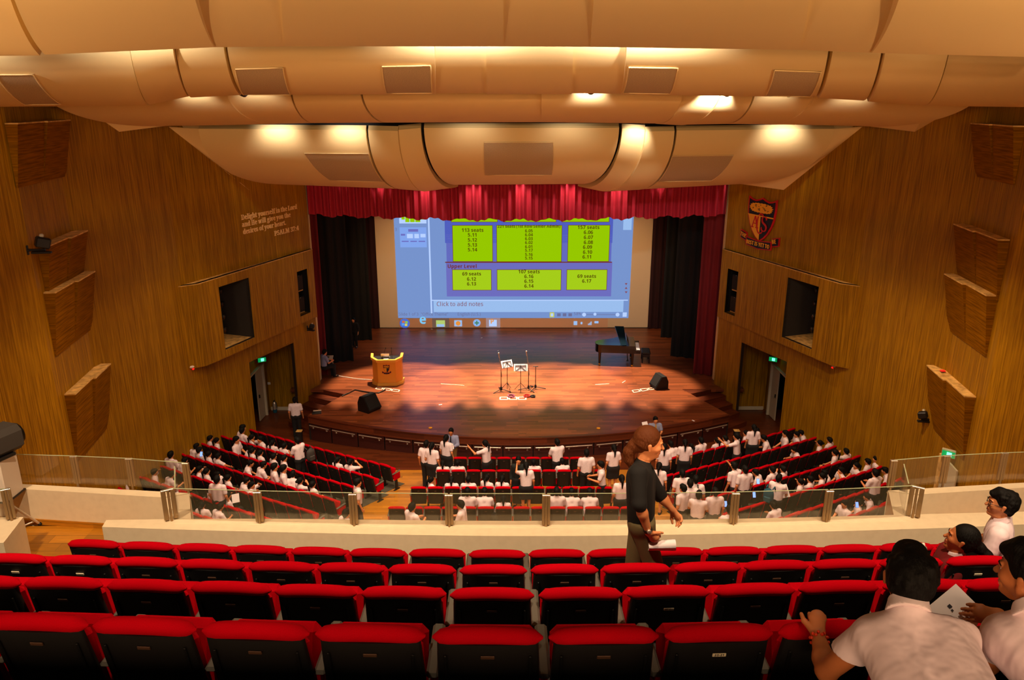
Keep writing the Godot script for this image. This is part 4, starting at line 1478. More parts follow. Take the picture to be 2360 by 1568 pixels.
func build_seats() -> void:
	seat_proto = make_seat(false)
	seat_end = make_seat(true)
	# balcony, front row first: centres of the backs and the heights of their tops, in the photograph
	var rows := [
		[[216, 1239], [341, 1244], [470, 1248], [601, 1252], [735, 1256], [870, 1259], [1008, 1260], [1146, 1262], [1283, 1261], [1420, 1260], [1557, 1257], [1691, 1255], [1825, 1252], [1957, 1250], [2089, 1246], [2218, 1243], [2342, 1240]],
		[[37, 1271], [186, 1275], [338, 1279], [490, 1284], [649, 1289], [809, 1292], [973, 1295], [1137, 1296], [1301, 1295], [1467, 1293], [1631, 1290], [1789, 1286], [1946, 1283], [2100, 1279], [2253, 1276], [2402, 1273]],
		[[-40, 1321], [147, 1324], [339, 1330], [533, 1335], [728, 1342], [929, 1346], [1134, 1349], [1338, 1348], [1540, 1344], [1739, 1339], [1932, 1333], [2126, 1329], [2316, 1327]],
		[[-160, 1402], [87, 1408], [334, 1417], [590, 1427], [854, 1433], [1124, 1438], [1391, 1437], [1656, 1432], [1915, 1425], [2170, 1418], [2420, 1412]]]
	var y_top := [12.4 - 3.755, 12.4 - 3.24, 12.4 - 2.734, 12.4 - 2.246]
	var ground := [BALCONY_Y, 8.28, 8.79, 9.28]
	for r in 4:
		var pts := []
		for c in rows[r]: pts.append(on_y(c[0], c[1] + 4, y_top[r]))
		for i in pts.size():
			var d: Vector3 = pts[mini(i + 1, pts.size() - 1)] - pts[maxi(i - 1, 0)]
			var pitch: float = d.length() / (mini(i + 1, pts.size() - 1) - maxi(i - 1, 0))
			var lb := "empty red and black balcony seat, %s row from the glass rail, %s from the left" % [NTH[r], NTH[i] if i < 16 else "last"]
			if r in [1] and i in [13, 14]: lb = "red and black balcony seat holding a student, second row, %s from the left" % NTH[i]
			var o := set_seat(pts[i], atan2(-d.z, d.x), ground[r], lb, "red and black balcony seats", i == pts.size() - 1)
			o.scale.x = pitch / 0.52
			if [r, i] in [[0, 9], [1, 0], [1, 1], [1, 14], [2, 8], [3, 7]]:
				var pl: MeshInstance3D = o.get_node("number_plate")
				pl.material_override = M.number_plate_bright
				if r >= 2:
					var tx := text("plate_number", "2C-21" if r == 2 else "2D-21", 0.017, M.black, pl, Vector3(0, 0, 0), Basis(Vector3.RIGHT, 0.20), HORIZONTAL_ALIGNMENT_CENTER, true, false, 0.001)
					tx.position = Vector3(0, 0.764, 0.141)
	# stalls
	var lr := [[[902, 1073], [575, 988]], [[863, 1098], [509, 1002.5]], [[815, 1119], [463, 1020]], [[772, 1150], [410, 1041]], [[722, 1178], [352, 1065]], [[640, 1200], [306, 1090]], [[560, 1215], [262, 1118]]]
	for i in lr.size(): stalls_row("left", i, lr[i][0], lr[i][1], 0.50, 0.05)
	var rr := [[[1539, 1056], [1833, 985]], [[1524, 1097], [1882, 1006]], [[1560, 1125], [1928, 1026]], [[1618, 1149], [1983, 1048]], [[1668, 1182], [2040, 1070]], [[1745, 1208], [2084, 1098]], [[1850, 1222], [2120, 1128]]]
	for i in rr.size(): stalls_row("right", i, rr[i][0], rr[i][1], 0.50, 0.05)
	var cr := [[[1044, 1053], [1346, 1053]], [[1004, 1082], [1388, 1082]], [[945, 1121], [1412, 1121]], [[893, 1167], [1470, 1167]]]
	for i in cr.size(): stalls_row("centre", i, cr[i][0], cr[i][1], 0.482)
	# carpet under the side blocks
	for b in ["left", "right"]:
		var st := mb()
		for i in 7:
			var e: Array = seat_rows["%s %d" % [b, i]]
			var a: Vector3 = e[0]; var c: Vector3 = e[1]
			var f: Vector3 = (c - a).normalized()
			var n := f.cross(Vector3.UP)
			if n.z > 0: n = -n
			var q := [a + f * 0.12 + n * 0.7, c + n * 0.7, c - n * 0.22, a + f * 0.12 - n * 0.22]
			for k in 4: q[k].y = floor_at(q[k].z) + 0.012
			slab(st, q[0], q[1], q[2], q[3], Vector3(0, -0.02, 0))
		struct("floor_carpet_%s" % b, st, M.row_carpet, "grey floor covering under the %s block of stalls seats" % b, "floor")

# ---------------------------------------------------------------- lettering and crest on the walls
const UPRIGHT := Basis(Vector3(1, 0, 0), Vector3(0, 0, -1), Vector3(0, 1, 0))   # plan outline (x, -z) pulled up along y

func wall_basis(side: float, k: int) -> Basis:
	var w := wall_line(side, k)
	var x: Vector3 = w[2] * side
	return Basis(x, Vector3.UP, x.cross(Vector3.UP).normalized())

func grown(poly: PackedVector2Array, by: float) -> PackedVector2Array:
	var r := Geometry2D.offset_polygon(poly, by, Geometry2D.JOIN_MITER)
	return r[0] if r.size() else poly

func crest(parent: Node, xf: Transform3D, h: float, letters: bool) -> void:
	var k := h
	var out := PackedVector2Array()
	for p in [[-0.37, 0.5], [-0.27, 0.45], [-0.17, 0.43], [-0.08, 0.46], [0, 0.5], [0.08, 0.46], [0.17, 0.43], [0.27, 0.45], [0.37, 0.5], [0.372, 0.25], [0.35, 0.05], [0.30, -0.12], [0.22, -0.28], [0.12, -0.41], [0, -0.5], [-0.12, -0.41], [-0.22, -0.28], [-0.30, -0.12], [-0.35, 0.05], [-0.372, 0.25]]:
		out.append(Vector2(p[0], p[1]) * k)
	var d := 0.03 * k
	var st := mb()
	prism(st, out, d, xf)
	obj("shield_rim", st, M.crest_red, parent)
	var inner := grown(out, -0.035 * k)
	st = mb()
	prism(st, inner, d * 0.4, xf * Transform3D(Basis(), Vector3(0, 0, d)))
	obj("shield_field", st, M.crest_navy, parent)
	var left := Geometry2D.intersect_polygons(inner, PackedVector2Array([Vector2(-1, -1) * k, Vector2(0, -1) * k, Vector2(0, 0.085 * k), Vector2(-k, 0.085 * k)]))
	st = mb()
	prism(st, left[0], d * 0.3, xf * Transform3D(Basis(), Vector3(0, 0, d * 1.4)))
	obj("gold_quarter", st, M.crest_gold, parent)
	st = mb()
	prism(st, PackedVector2Array([Vector2(-0.33, 0.075) * k, Vector2(0.335, 0.075) * k, Vector2(0.335, 0.1) * k, Vector2(-0.335, 0.1) * k]), d * 0.5, xf * Transform3D(Basis(), Vector3(0, 0, d * 1.4)))
	obj("gold_bar", st, M.crest_gold, parent)
	# a gold beast, as a jagged relief
	var r := RandomNumberGenerator.new()
	r.seed = 5
	var beast := PackedVector2Array()
	for i in 44:
		var a := TAU * i / 44.0
		var q := Vector2(cos(a) * 0.29, 0.265 + sin(a) * (0.125 + 0.02 * cos(a * 2.0)))
		q *= 1.0
		var j := 1.0 + (0.07 if i % 2 else -0.05) + r.randf_range(-0.03, 0.03)
		beast.append(Vector2(q.x * j, 0.265 + (q.y - 0.265) * j) * k)
	var cut := Geometry2D.intersect_polygons(beast, inner)
	st = mb()
	prism(st, cut[0], d * 0.5, xf * Transform3D(Basis(), Vector3(0, 0, d * 1.4)))
	var bo := obj("gold_beast", st, M.crest_gold, parent)
	st = mb()
	for i in 16:
		var p := Vector3(r.randf_range(-0.22, 0.22), 0.265 + r.randf_range(-0.08, 0.08), 0) * k
		ball(st, xf * (p + Vector3(0, 0, d * 1.85)), Vector3(r.randf_range(0.012, 0.035), r.randf_range(0.008, 0.02), 0.006) * k, 4, 7, xf.basis * Basis(Vector3.BACK, r.randf_range(-1, 1)))
	var mk := obj("beast_marking", st, M.crest_shade, bo)
	mk.set_meta("kind", "stuff")
	if letters:
		text("monogram_letter", "A", 0.36 * k, M.crest_red, parent, xf * Vector3(-0.125 * k, -0.285 * k, d * 1.9), xf.basis, HORIZONTAL_ALIGNMENT_CENTER, false, true, 0.01 * k, 0.75)
		text("monogram_letter", "S", 0.46 * k, M.crest_red, parent, xf * Vector3(0.115 * k, -0.36 * k, d * 1.9), xf.basis, HORIZONTAL_ALIGNMENT_CENTER, false, true, 0.01 * k, 0.75)
		text("monogram_letter", "C", 0.62 * k, M.crest_red, parent, xf * Vector3(0.0 * k, -0.47 * k, d * 1.75), xf.basis, HORIZONTAL_ALIGNMENT_CENTER, false, true, 0.008 * k, 0.55)
	var rib := [[[-0.52, -0.30], [-0.52, -0.50], [-0.34, -0.555], [-0.34, -0.355]], [[-0.34, -0.43], [-0.34, -0.625], [0, -0.67], [0.34, -0.625], [0.34, -0.43], [0, -0.475]], [[0.34, -0.355], [0.34, -0.555], [0.52, -0.50], [0.52, -0.30]]]
	var words := ["THE", "BEST IS YET TO", "BE"]
	for i in 3:
		var po := PackedVector2Array()
		for p in rib[i]: po.append(Vector2(p[0], p[1]) * k)
		st = mb()
		prism(st, po, d, xf * Transform3D(Basis(), Vector3(0, 0, d * (0.5 if i == 1 else 0.0))))
		var rb := obj("motto_ribbon", st, M.crest_red, parent)
		st = mb()
		prism(st, grown(po, 0.022 * k) if grown(po, -0.022 * k).is_empty() else grown(po, -0.022 * k), d * 0.3, xf * Transform3D(Basis(), Vector3(0, 0, d * (1.5 if i == 1 else 1.0))))
		obj("ribbon_field", st, M.crest_navy, rb)
		if letters:
			var at: Vector3 = [Vector3(-0.43, -0.485, 0), Vector3(0, -0.625, 0), Vector3(0.43, -0.485, 0)][i] * k
			text("motto", words[i], 0.125 * k, M.crest_gold, rb, xf * (at + Vector3(0, 0, d * 2.0)), xf.basis * Basis(Vector3.BACK, [-0.25, 0.0, 0.25][i]), HORIZONTAL_ALIGNMENT_CENTER, true, false, 0.008 * k, 0.72)

func build_wall_things() -> void:
	# the psalm
	var bl := wall_basis(-1, 0)
	var psalm := Node3D.new()
	psalm.name = "psalm_lettering"
	add_child(psalm)
	tag(psalm, "four lines of cream psalm lettering on the left wall beside the stage", "lettering")
	for l in [["Delight yourself in the Lord", 556, 508, 684, 481], ["and He will give you the", 558, 524.5, 669, 500.5], ["desires of your heart.", 560, 541, 658, 517.5], ["PSALM 37:4", 632, 544.5, 688, 531.5]]:
		var a := on_wall(-1, 0, l[1], l[2])
		var b := on_wall(-1, 0, l[3], l[4])
		var o := text("text_line", l[0], 0.235, M.letter_cream, psalm, a + bl.z * 0.01, bl, HORIZONTAL_ALIGNMENT_LEFT, true, true, 0.02)
		var w: float = o.mesh.get_aabb().size.x
		var want := (b - a).length()
		o.transform = Transform3D(bl * Basis.from_scale(Vector3(want / w, 1.0, 1)), a + bl.z * 0.01 + Vector3(0, -0.05, 0))
	# the crest
	var br := wall_basis(1, 0)
	var ct := Node3D.new()
	ct.name = "school_crest"
	add_child(ct)
	var cp := on_wall(1, 0, 1757, 507)
	ct.position = cp + br.z * 0.02
	ct.basis = br
	tag(ct, "red, gold and navy shield crest with motto ribbon on the right wall", "crest")
	crest(ct, Transform3D(Basis.from_scale(Vector3(1.28, 1, 1)), Vector3.ZERO), 1.62, true)
	# doors, signs and skirting of the two alcoves
	for side in [-1.0, 1.0]:
		var word := "left" if side < 0 else "right"
		var x: float = 10.3 * side
		var d := thing("door_1" if side < 0 else "door_2", "pale door standing open in the alcove %s of the stage" % word, "door", Vector3(x, 0, -29.0))
		d.set_meta("kind", "structure")
		var st := mb()
		bxs(st, Vector3(0, 1.1, -0.66), Vector3(0.22, 2.2, 0.10), 0.01)
		bxs(st, Vector3(0, 2.22, 0.2), Vector3(0.22, 0.06, 1.84), 0.01)
		bxs(st, Vector3(0, 1.1, 1.09), Vector3(0.22, 2.2, 0.05), 0.01)
		obj("frame", st, M.door_paint, d)
		st = mb()
		box(st, Transform3D(Basis(Vector3.UP, 0.05 * side), Vector3(0.02 * side, 1.09, -0.31)), Vector3(0.05, 2.16, 0.62), 0.008)
		var lf := obj("leaf", st, M.door_paint, d)
		st = mb()
		bxs(st, Vector3(-0.03 * side, 1.05, -0.06), Vector3(0.05, 0.14, 0.03), 0.008)
		obj("handle", st, M.steel_dark, lf)
		exit_sign(Vector3(x - 0.28 * side, 2.62, -29.02), PI / 2 * -side * 0.35, "green lit exit sign above the open door %s of the stage" % word, true)
		st = mb()
		bxs(st, Vector3(9.55 * side, 0.08, -30.16), Vector3(1.35, 0.15, 0.05), 0.008)
		struct("baseboard_%s" % word, st, M.door_paint, "cream skirting in the alcove %s of the stage" % word, "baseboard")
	# fire extinguisher by the left door
	var ep := Vector3(-10.0, 0, -29.95)
	var e := thing("fire_extinguisher", "small fire extinguisher standing by the left alcove door", "extinguisher", ep)
	var st := mb()
	lathe(st, [Vector2(0.07, 0), Vector2(0.08, 0.02), Vector2(0.08, 0.38), Vector2(0.05, 0.46), Vector2(0.02, 0.48)], Transform3D(), 14)
	obj("cylinder", st, M.steel, e)
	st = mb()
	lathe(st, [Vector2(0.082, 0.0), Vector2(0.082, 0.14)], Transform3D(), 14)
	obj("band", st, M.bag_teal, e)
	st = mb()
	bxs(st, Vector3(0, 0.51, 0.02), Vector3(0.04, 0.05, 0.12), 0.01)
	tube(st, [Vector3(0.03, 0.48, 0), Vector3(0.1, 0.4, 0), Vector3(0.09, 0.2, 0)], 0.012, -1, 6)
	obj("valve", st, M.black, e)
	var sw := on_z(620, 884, -30.2)
	var s0 := thing("light_switch", "small white switch plate in the left alcove", "switch", sw)
	st = mb(); bxs(st, Vector3.ZERO, Vector3(0.12, 0.1, 0.03), 0.008); obj("plate", st, M.white_paint, s0)
	st = mb(); bxs(st, Vector3(0, 0, 0.018), Vector3(0.04, 0.05, 0.012), 0.004); obj("rocker", st, M.door_paint, s0)
	# lanterns in the two follow-spot windows
	for side in [-1.0, 1.0]:
		var word := "left" if side < 0 else "right"
		var w := wall_line(side, 0)
		var bs := wall_basis(side, 0)
		var base: Vector3 = w[0] + w[2] * (along(side, 0, -25.95)) - w[1] * 0.55
		var pl := thing("lantern_pole", "upright pipe carrying lanterns in the %s lighting window" % word, "pole", base + Vector3(0, 4.19, 0))
		st = mb(); tube(st, [Vector3(0, 0.02, 0), Vector3(0, 2.16, 0)], 0.025, -1, 8); obj("pipe", st, M.black, pl)
		st = mb(); bxs(st, Vector3(0, 0.02, 0), Vector3(0.3, 0.04, 0.3), 0.01); obj("foot", st, M.black, pl)
		var nn := ["lowest", "second from the sill", "third from the sill", "topmost"]
		for k in 4:
			var t := thing("stage_lantern", "grey lantern in the %s lighting window, %s" % [word, nn[k]], "lantern", base + Vector3(0, 4.55 + 0.48 * k, 0) - w[2] * 0.0, 0.0, "lanterns in the lighting windows")
			var aim: Vector3 = (Vector3(0.6 * k * -side, 1.0, -32.5) - t.position).normalized()
			t.basis = frame_to(aim)
			st = mb()
			lathe(st, [Vector2(0.0, -0.2), Vector2(0.10, -0.19), Vector2(0.115, -0.1), Vector2(0.09, 0.02), Vector2(0.085, 0.26), Vector2(0.11, 0.28), Vector2(0.11, 0.36), Vector2(0.09, 0.36), Vector2(0.0, 0.30)], Transform3D(Basis(), Vector3(0.0, 0.0, 0.16)), 12)
			obj("barrel", st, M.steel_dark, t)
			st = mb()
			tube(st, [Vector3(-0.13, 0, 0.16), Vector3(-0.13, 0, 0.02), Vector3(0.13, 0, 0.02), Vector3(0.13, 0, 0.16)], 0.012, -1, 6)
			obj("yoke", st, M.black, t)
		# loudspeakers in the narrow recess
		for k in 2:
			var wb := wall_basis(side, 0)
			var at: Vector3 = w[0] + w[2] * along(side, 0, -29.88) - w[1] * 0.30 + Vector3(0, 4.24 + 0.88 * k, 0)
			var t := thing("loudspeaker", "black loudspeaker in the %s wall recess, %s of the pair" % [word, ["lower", "upper"][k]], "loudspeaker", at, 0.0, "loudspeakers in the wall recesses")
			t.basis = wb
			st = mb()
			bxs(st, Vector3(0, 0.36, 0), Vector3(0.52, 0.62, 0.45), 0.02)
			obj("cabinet", st, M.black, t)
			st = mb()
			bxs(st, Vector3(0, 0.36, 0.23), Vector3(0.46, 0.54, 0.02), 0.008)
			obj("grille", st, M.dark_grille, t)
			st = mb()
			bxs(st, Vector3(0, 0.64, 0.237), Vector3(0.05, 0.012, 0.006), 0.002)
			obj("badge", st, M.steel, t)
			st = mb()
			bxs(st, Vector3(0, 0.025, 0), Vector3(0.5, 0.05, 0.4), 0.01)
			obj("shelf", st, M.wood_pale_lit, t)
	wall_unit("wall_lantern", "black lantern on a bracket on the left wall by the diffusers", on_wall(-1, 2, 62, 577), -1, 2, 0.30)
	wall_unit("wall_lantern", "black lantern on a bracket low on the right wall under the lowest diffuser", on_wall(1, 2, 2150, 968), 1, 2, 0.24)
	wall_unit("wall_lantern", "small dark lantern on the left wall below the loudspeaker recess", on_wall(-1, 0, 708, 757), -1, 0, 0.20)
	for q in [[-1.0, 440, 847, "left"], [1.0, 1926, 845, "right"]]:
		var p := on_wall(q[0], 1 if q[0] < 0 else 1, q[1], q[2])
		var b := wall_basis(q[0], 1)
		var t := thing("wall_beacon", "small white device with a red light on the %s wall" % q[3], "sensor", p)
		t.basis = b
		st = mb(); bxs(st, Vector3(0, 0.03, 0.06), Vector3(0.20, 0.09, 0.12), 0.03); obj("body", st, M.white_paint, t)
		st = mb(); bxs(st, Vector3(-0.03, -0.045, 0.10), Vector3(0.07, 0.04, 0.05), 0.012); obj("red_light", st, M.led_red, t)
	# pale door and exit sign on the right wall beyond the gallery
	var a := on_wall(1, 2, 2184, 1052)
	var b := on_wall(1, 2, 2216, 1078)
	var w2 := wall_line(1, 2)
	var dn := thing("door_3", "pale door under an exit sign on the right wall behind the gallery glass", "door", Vector3(a.x, 0, a.z) + w2[1] * 0.06)
	dn.set_meta("kind", "structure")
	dn.basis = wall_basis(1, 2)
	var dw := Vector2(b.x - a.x, b.z - a.z).length()
	st = mb(); bxs(st, Vector3(dw / 2, a.y / 2, 0.02), Vector3(dw, a.y, 0.05), 0.01); obj("leaf", st, M.door_paint, dn)
	st = mb(); bxs(st, Vector3(-0.08, a.y / 2, 0.04), Vector3(0.14, a.y + 0.05, 0.12), 0.01); obj("frame", st, M.wood_pale_lit, dn)
	exit_sign(on_wall(1, 2, 2203, 1047) + w2[1] * 0.18, -0.75, "green lit exit sign on the right wall behind the gallery glass", false)
	# red reflection on the lowest right diffuser, made as a glowing spot
	var rp: Vector3 = on_wall(1, 2, 2187, 857) + w2[1] * 0.16
	var rl := thing("red_reflection", "small red reflection made as a glowing spot on the lowest right diffuser ledge", "lamp", rp)
	st = mb(); bxs(st, Vector3(0, 0.02, 0), Vector3(0.12, 0.03, 0.10), 0.012); obj("lens", st, M.led_red, rl)
	st = mb(); bxs(st, Vector3(0, 0.002, 0), Vector3(0.13, 0.012, 0.11), 0.004); obj("base", st, M.black, rl)

func exit_sign(at: Vector3, turn: float, label: String, hung: bool) -> void:
	var t := thing("exit_sign", label, "exit sign", at, turn, "exit signs")
	var st := mb()
	bxs(st, Vector3(0, 0, -0.03), Vector3(0.34, 0.22, 0.06), 0.008)
	obj("case", st, M.black if hung else M.door_paint, t)
	st = mb(); bxs(st, Vector3(0, -0.02, 0.004), Vector3(0.31, 0.17, 0.01)); obj("lit_face", st, M.exit_green, t)
	st = mb()
	bxs(st, Vector3(0.02, -0.02, 0.011), Vector3(0.12, 0.12, 0.006))
	obj("white_figure", st, M.exit_white, t)
	if hung:
		st = mb(); bxs(st, Vector3(0, 0.24, -0.03), Vector3(0.08, 0.3, 0.04), 0.005); obj("hanger", st, M.black, t)
	var l := OmniLight3D.new()
	l.name = "glow"
	t.add_child(l)
	l.position = Vector3(0, 0, 0.08)
	l.light_color = Color(0.2, 1.0, 0.7)
	l.light_energy = 0.01
	l.omni_range = 20.0
	l.omni_attenuation = 2.0
	l.light_size = 0.05
	l.shadow_enabled = true

func wall_unit(called: String, label: String, at: Vector3, side: float, k: int, s: float) -> void:
	var t := thing(called, label, "lantern", at)
	t.basis = wall_basis(side, k)
	var st := mb()
	tube(st, [Vector3(0, 0, 0.0), Vector3(0, 0, s * 1.3)], 0.03, -1, 8)
	bxs(st, Vector3(0, 0, 0.015), Vector3(0.06, 0.22, 0.03), 0.008)
	bxs(st, Vector3(0, -0.06, s * 1.0), Vector3(0.10, 0.05, s * 1.4), 0.01)
	obj("bracket", st, M.black, t)
	st = mb()
	box(st, Transform3D(Basis(Vector3.UP, -0.5 * side) * Basis(Vector3.RIGHT, 0.3), Vector3(0, s * 0.55, s * 1.2)), Vector3(s * 0.8, s * 0.8, s * 1.0), 0.03)
	obj("housing", st, M.black, t)
	st = mb()
	box(st, Transform3D(Basis(Vector3.UP, -0.5 * side), Vector3(-0.25 * s * side, s * 1.05, s * 1.1)), Vector3(s * 0.35, s * 0.25, s * 0.3), 0.02)
	obj("head", st, M.door_paint, t)

# ---------------------------------------------------------------- things on the stage
func floor_frame(px: Array, label: String) -> void:      # a white rectangle of tape on the stage: four measured corners
	var t := thing("floor_marking", label, "floor marking", Vector3.ZERO, 0.0, "white taped rectangles on the stage")
	var c := []
	for p in px: c.append(on_y(p[0], p[1], STAGE_Y + 0.006))
	var mid: Vector3 = (c[0] + c[1] + c[2] + c[3]) / 4.0
	t.position = mid
	for k in 4:
		var st := mb()
		var a: Vector3 = c[k] - mid
		var b: Vector3 = c[(k + 1) % 4] - mid
		var d := (b - a).normalized()
		var n := d.cross(Vector3.UP) * 0.022
		slab(st, a - n, b - n, b + n, a + n, Vector3(0, -0.004, 0))
		obj("tape", st, M.tape_white, t)

func strip(called: String, label: String, cat: String, px: Array, r: float, m: Material, y := STAGE_Y) -> void:
	var pts := []
	for p in px: pts.append(on_y(p[0], p[1], y + r * 0.8))
	var mid: Vector3 = pts[0]
	for i in pts.size(): pts[i] -= mid
	var st := mb()
	tube(st, pts, r, -1, 6)
	var o := obj(called, st, m)
	o.position = mid
	tag(o, label, cat)

func coil(label: String, px: float, py: float, m: Material, r: float) -> void:
	var p := on_y(px, py, STAGE_Y + 0.02)
	var pts := []
	var g := RandomNumberGenerator.new()
	g.seed = int(px)
	for i in 73:
		var a := TAU * i / 18.0
		var rr := r * (1.0 + g.randf_range(-0.12, 0.12))
		pts.append(Vector3(cos(a) * rr, 0.012 * (i / 18) , sin(a) * rr))
	var st := mb()
	tube(st, pts, 0.014, -1, 5)
	var o := obj("cable_coil", st, m)
	o.position = p
	tag(o, label, "cable")

func tripod(st: SurfaceTool, y: float, r: float, turn: float, hub_y: float) -> void:
	for k in 3:
		var a := turn + TAU * k / 3.0
		tube(st, [Vector3(0, hub_y, 0), Vector3(cos(a) * r, y, sin(a) * r)], 0.014, -1, 6)

func mic_stand(label: String, px: float, py: float, h: float, turn: float, boom: bool) -> void:
	var t := thing("microphone_stand", label, "microphone stand", on_y(px, py, STAGE_Y), 0.0)
	for k in 3:
		var st := mb()
		var a := turn + TAU * k / 3.0
		tube(st, [Vector3(0, 0.10, 0), Vector3(cos(a) * 0.42, 0.016, sin(a) * 0.42)], 0.016, -1, 6)
		obj("leg", st, M.black, t)
	var st := mb()
	lathe(st, [Vector2(0.045, 0.05), Vector2(0.045, 0.16), Vector2(0.02, 0.2)], Transform3D(), 10)
	obj("hub", st, M.black, t)
	st = mb()
	tube(st, [Vector3(0, 0.1, 0), Vector3(0, h, 0)], 0.017, 0.013, 8)
	obj("pole", st, M.steel_dark, t)
	if boom:
		st = mb()
		tube(st, [Vector3(0.03, h - 0.30, 0.02), Vector3(0.0, h, 0.0), Vector3(-0.07, h + 0.55, -0.05)], 0.012, -1, 6)
		var b := obj("boom", st, M.steel, t)
		st = mb()
		tube(st, [Vector3(-0.07, h + 0.50, -0.05), Vector3(-0.09, h + 0.66, -0.05)], 0.022, -1, 8)
		ball(st, Vector3(-0.095, h + 0.69, -0.05), Vector3.ONE * 0.034, 6, 8)
		obj("microphone", st, M.steel, b)
	else:
		st = mb()
		tube(st, [Vector3(-0.10, h, 0), Vector3(0.10, h, 0)], 0.016, -1, 6)
		obj("crossbar", st, M.black, t)

func music_stand(label: String, px: float, py: float, h: float, turn: float, w: float, sheets: String) -> void:
	var t := thing("music_stand", label, "music stand", on_y(px, py, STAGE_Y), turn)
	for k in 3:
		var st := mb()
		var a := PI / 2 + TAU * k / 3.0
		tube(st, [Vector3(0, 0.34, 0), Vector3(cos(a) * 0.28, 0.012, sin(a) * 0.28)], 0.010, -1, 6)
		obj("leg", st, M.black, t)
	var st := mb()
	tube(st, [Vector3(0, 0.06, 0), Vector3(0, h, 0)], 0.013, -1, 8)
	obj("pole", st, M.steel_dark, t)
	st = mb()
	var bs := Basis(Vector3.RIGHT, -0.45)
	var c := Vector3(0, h + 0.12, 0)
	for e in [[Vector3(-w / 2, -0.13, 0), Vector3(w / 2, -0.13, 0)], [Vector3(-w / 2, -0.13, 0), Vector3(-w / 2, 0.11, 0)], [Vector3(w / 2, -0.13, 0), Vector3(w / 2, 0.11, 0)], [Vector3(-w / 2, 0.11, 0), Vector3(w / 2, 0.11, 0)], [Vector3(0, -0.13, 0), Vector3(0, 0.13, 0)], [Vector3(-w / 2, -0.13, 0), Vector3(0, 0.08, 0)], [Vector3(w / 2, -0.13, 0), Vector3(0, 0.08, 0)]]:
		tube(st, [c + bs * e[0], c + bs * e[1]], 0.008, -1, 5)
	obj("desk", st, M.black, t)
	st = mb()
	box(st, Transform3D(bs, c + bs * Vector3(0, 0.02, -0.014)), Vector3(w + 0.14, 0.29, 0.008), 0.002)
	var o := obj("sheet_music", st, M.paper)
	o.position = t.position
	o.rotation.y = turn
	tag(o, sheets, "sheet music")

func monitor(label: String, px: float, py: float, turn: float, s: float) -> void:
	var t := thing("floor_monitor", label, "loudspeaker", on_y(px, py, STAGE_Y), turn)
	var prof := PackedVector2Array([Vector2(-0.26, 0), Vector2(0.22, 0), Vector2(0.28, 0.10), Vector2(0.02, 0.52), Vector2(-0.16, 0.52), Vector2(-0.26, 0.30)])
	for i in prof.size(): prof[i] *= s
	var st := mb()
	prism(st, prof, 0.56 * s, Transform3D(Basis(Vector3(0, 0, 1), Vector3(0, 1, 0), Vector3(-1, 0, 0)), Vector3(0.28 * s, 0, 0)))
	obj("cabinet", st, M.black, t)
	st = mb()
	var bs := Basis(Vector3.RIGHT, -0.555)
	box(st, Transform3D(bs, Vector3(0, 0.315, 0.158) * s), Vector3(0.50, 0.44, 0.02) * s, 0.006)
	obj("grille", st, M.dark_grille, t)

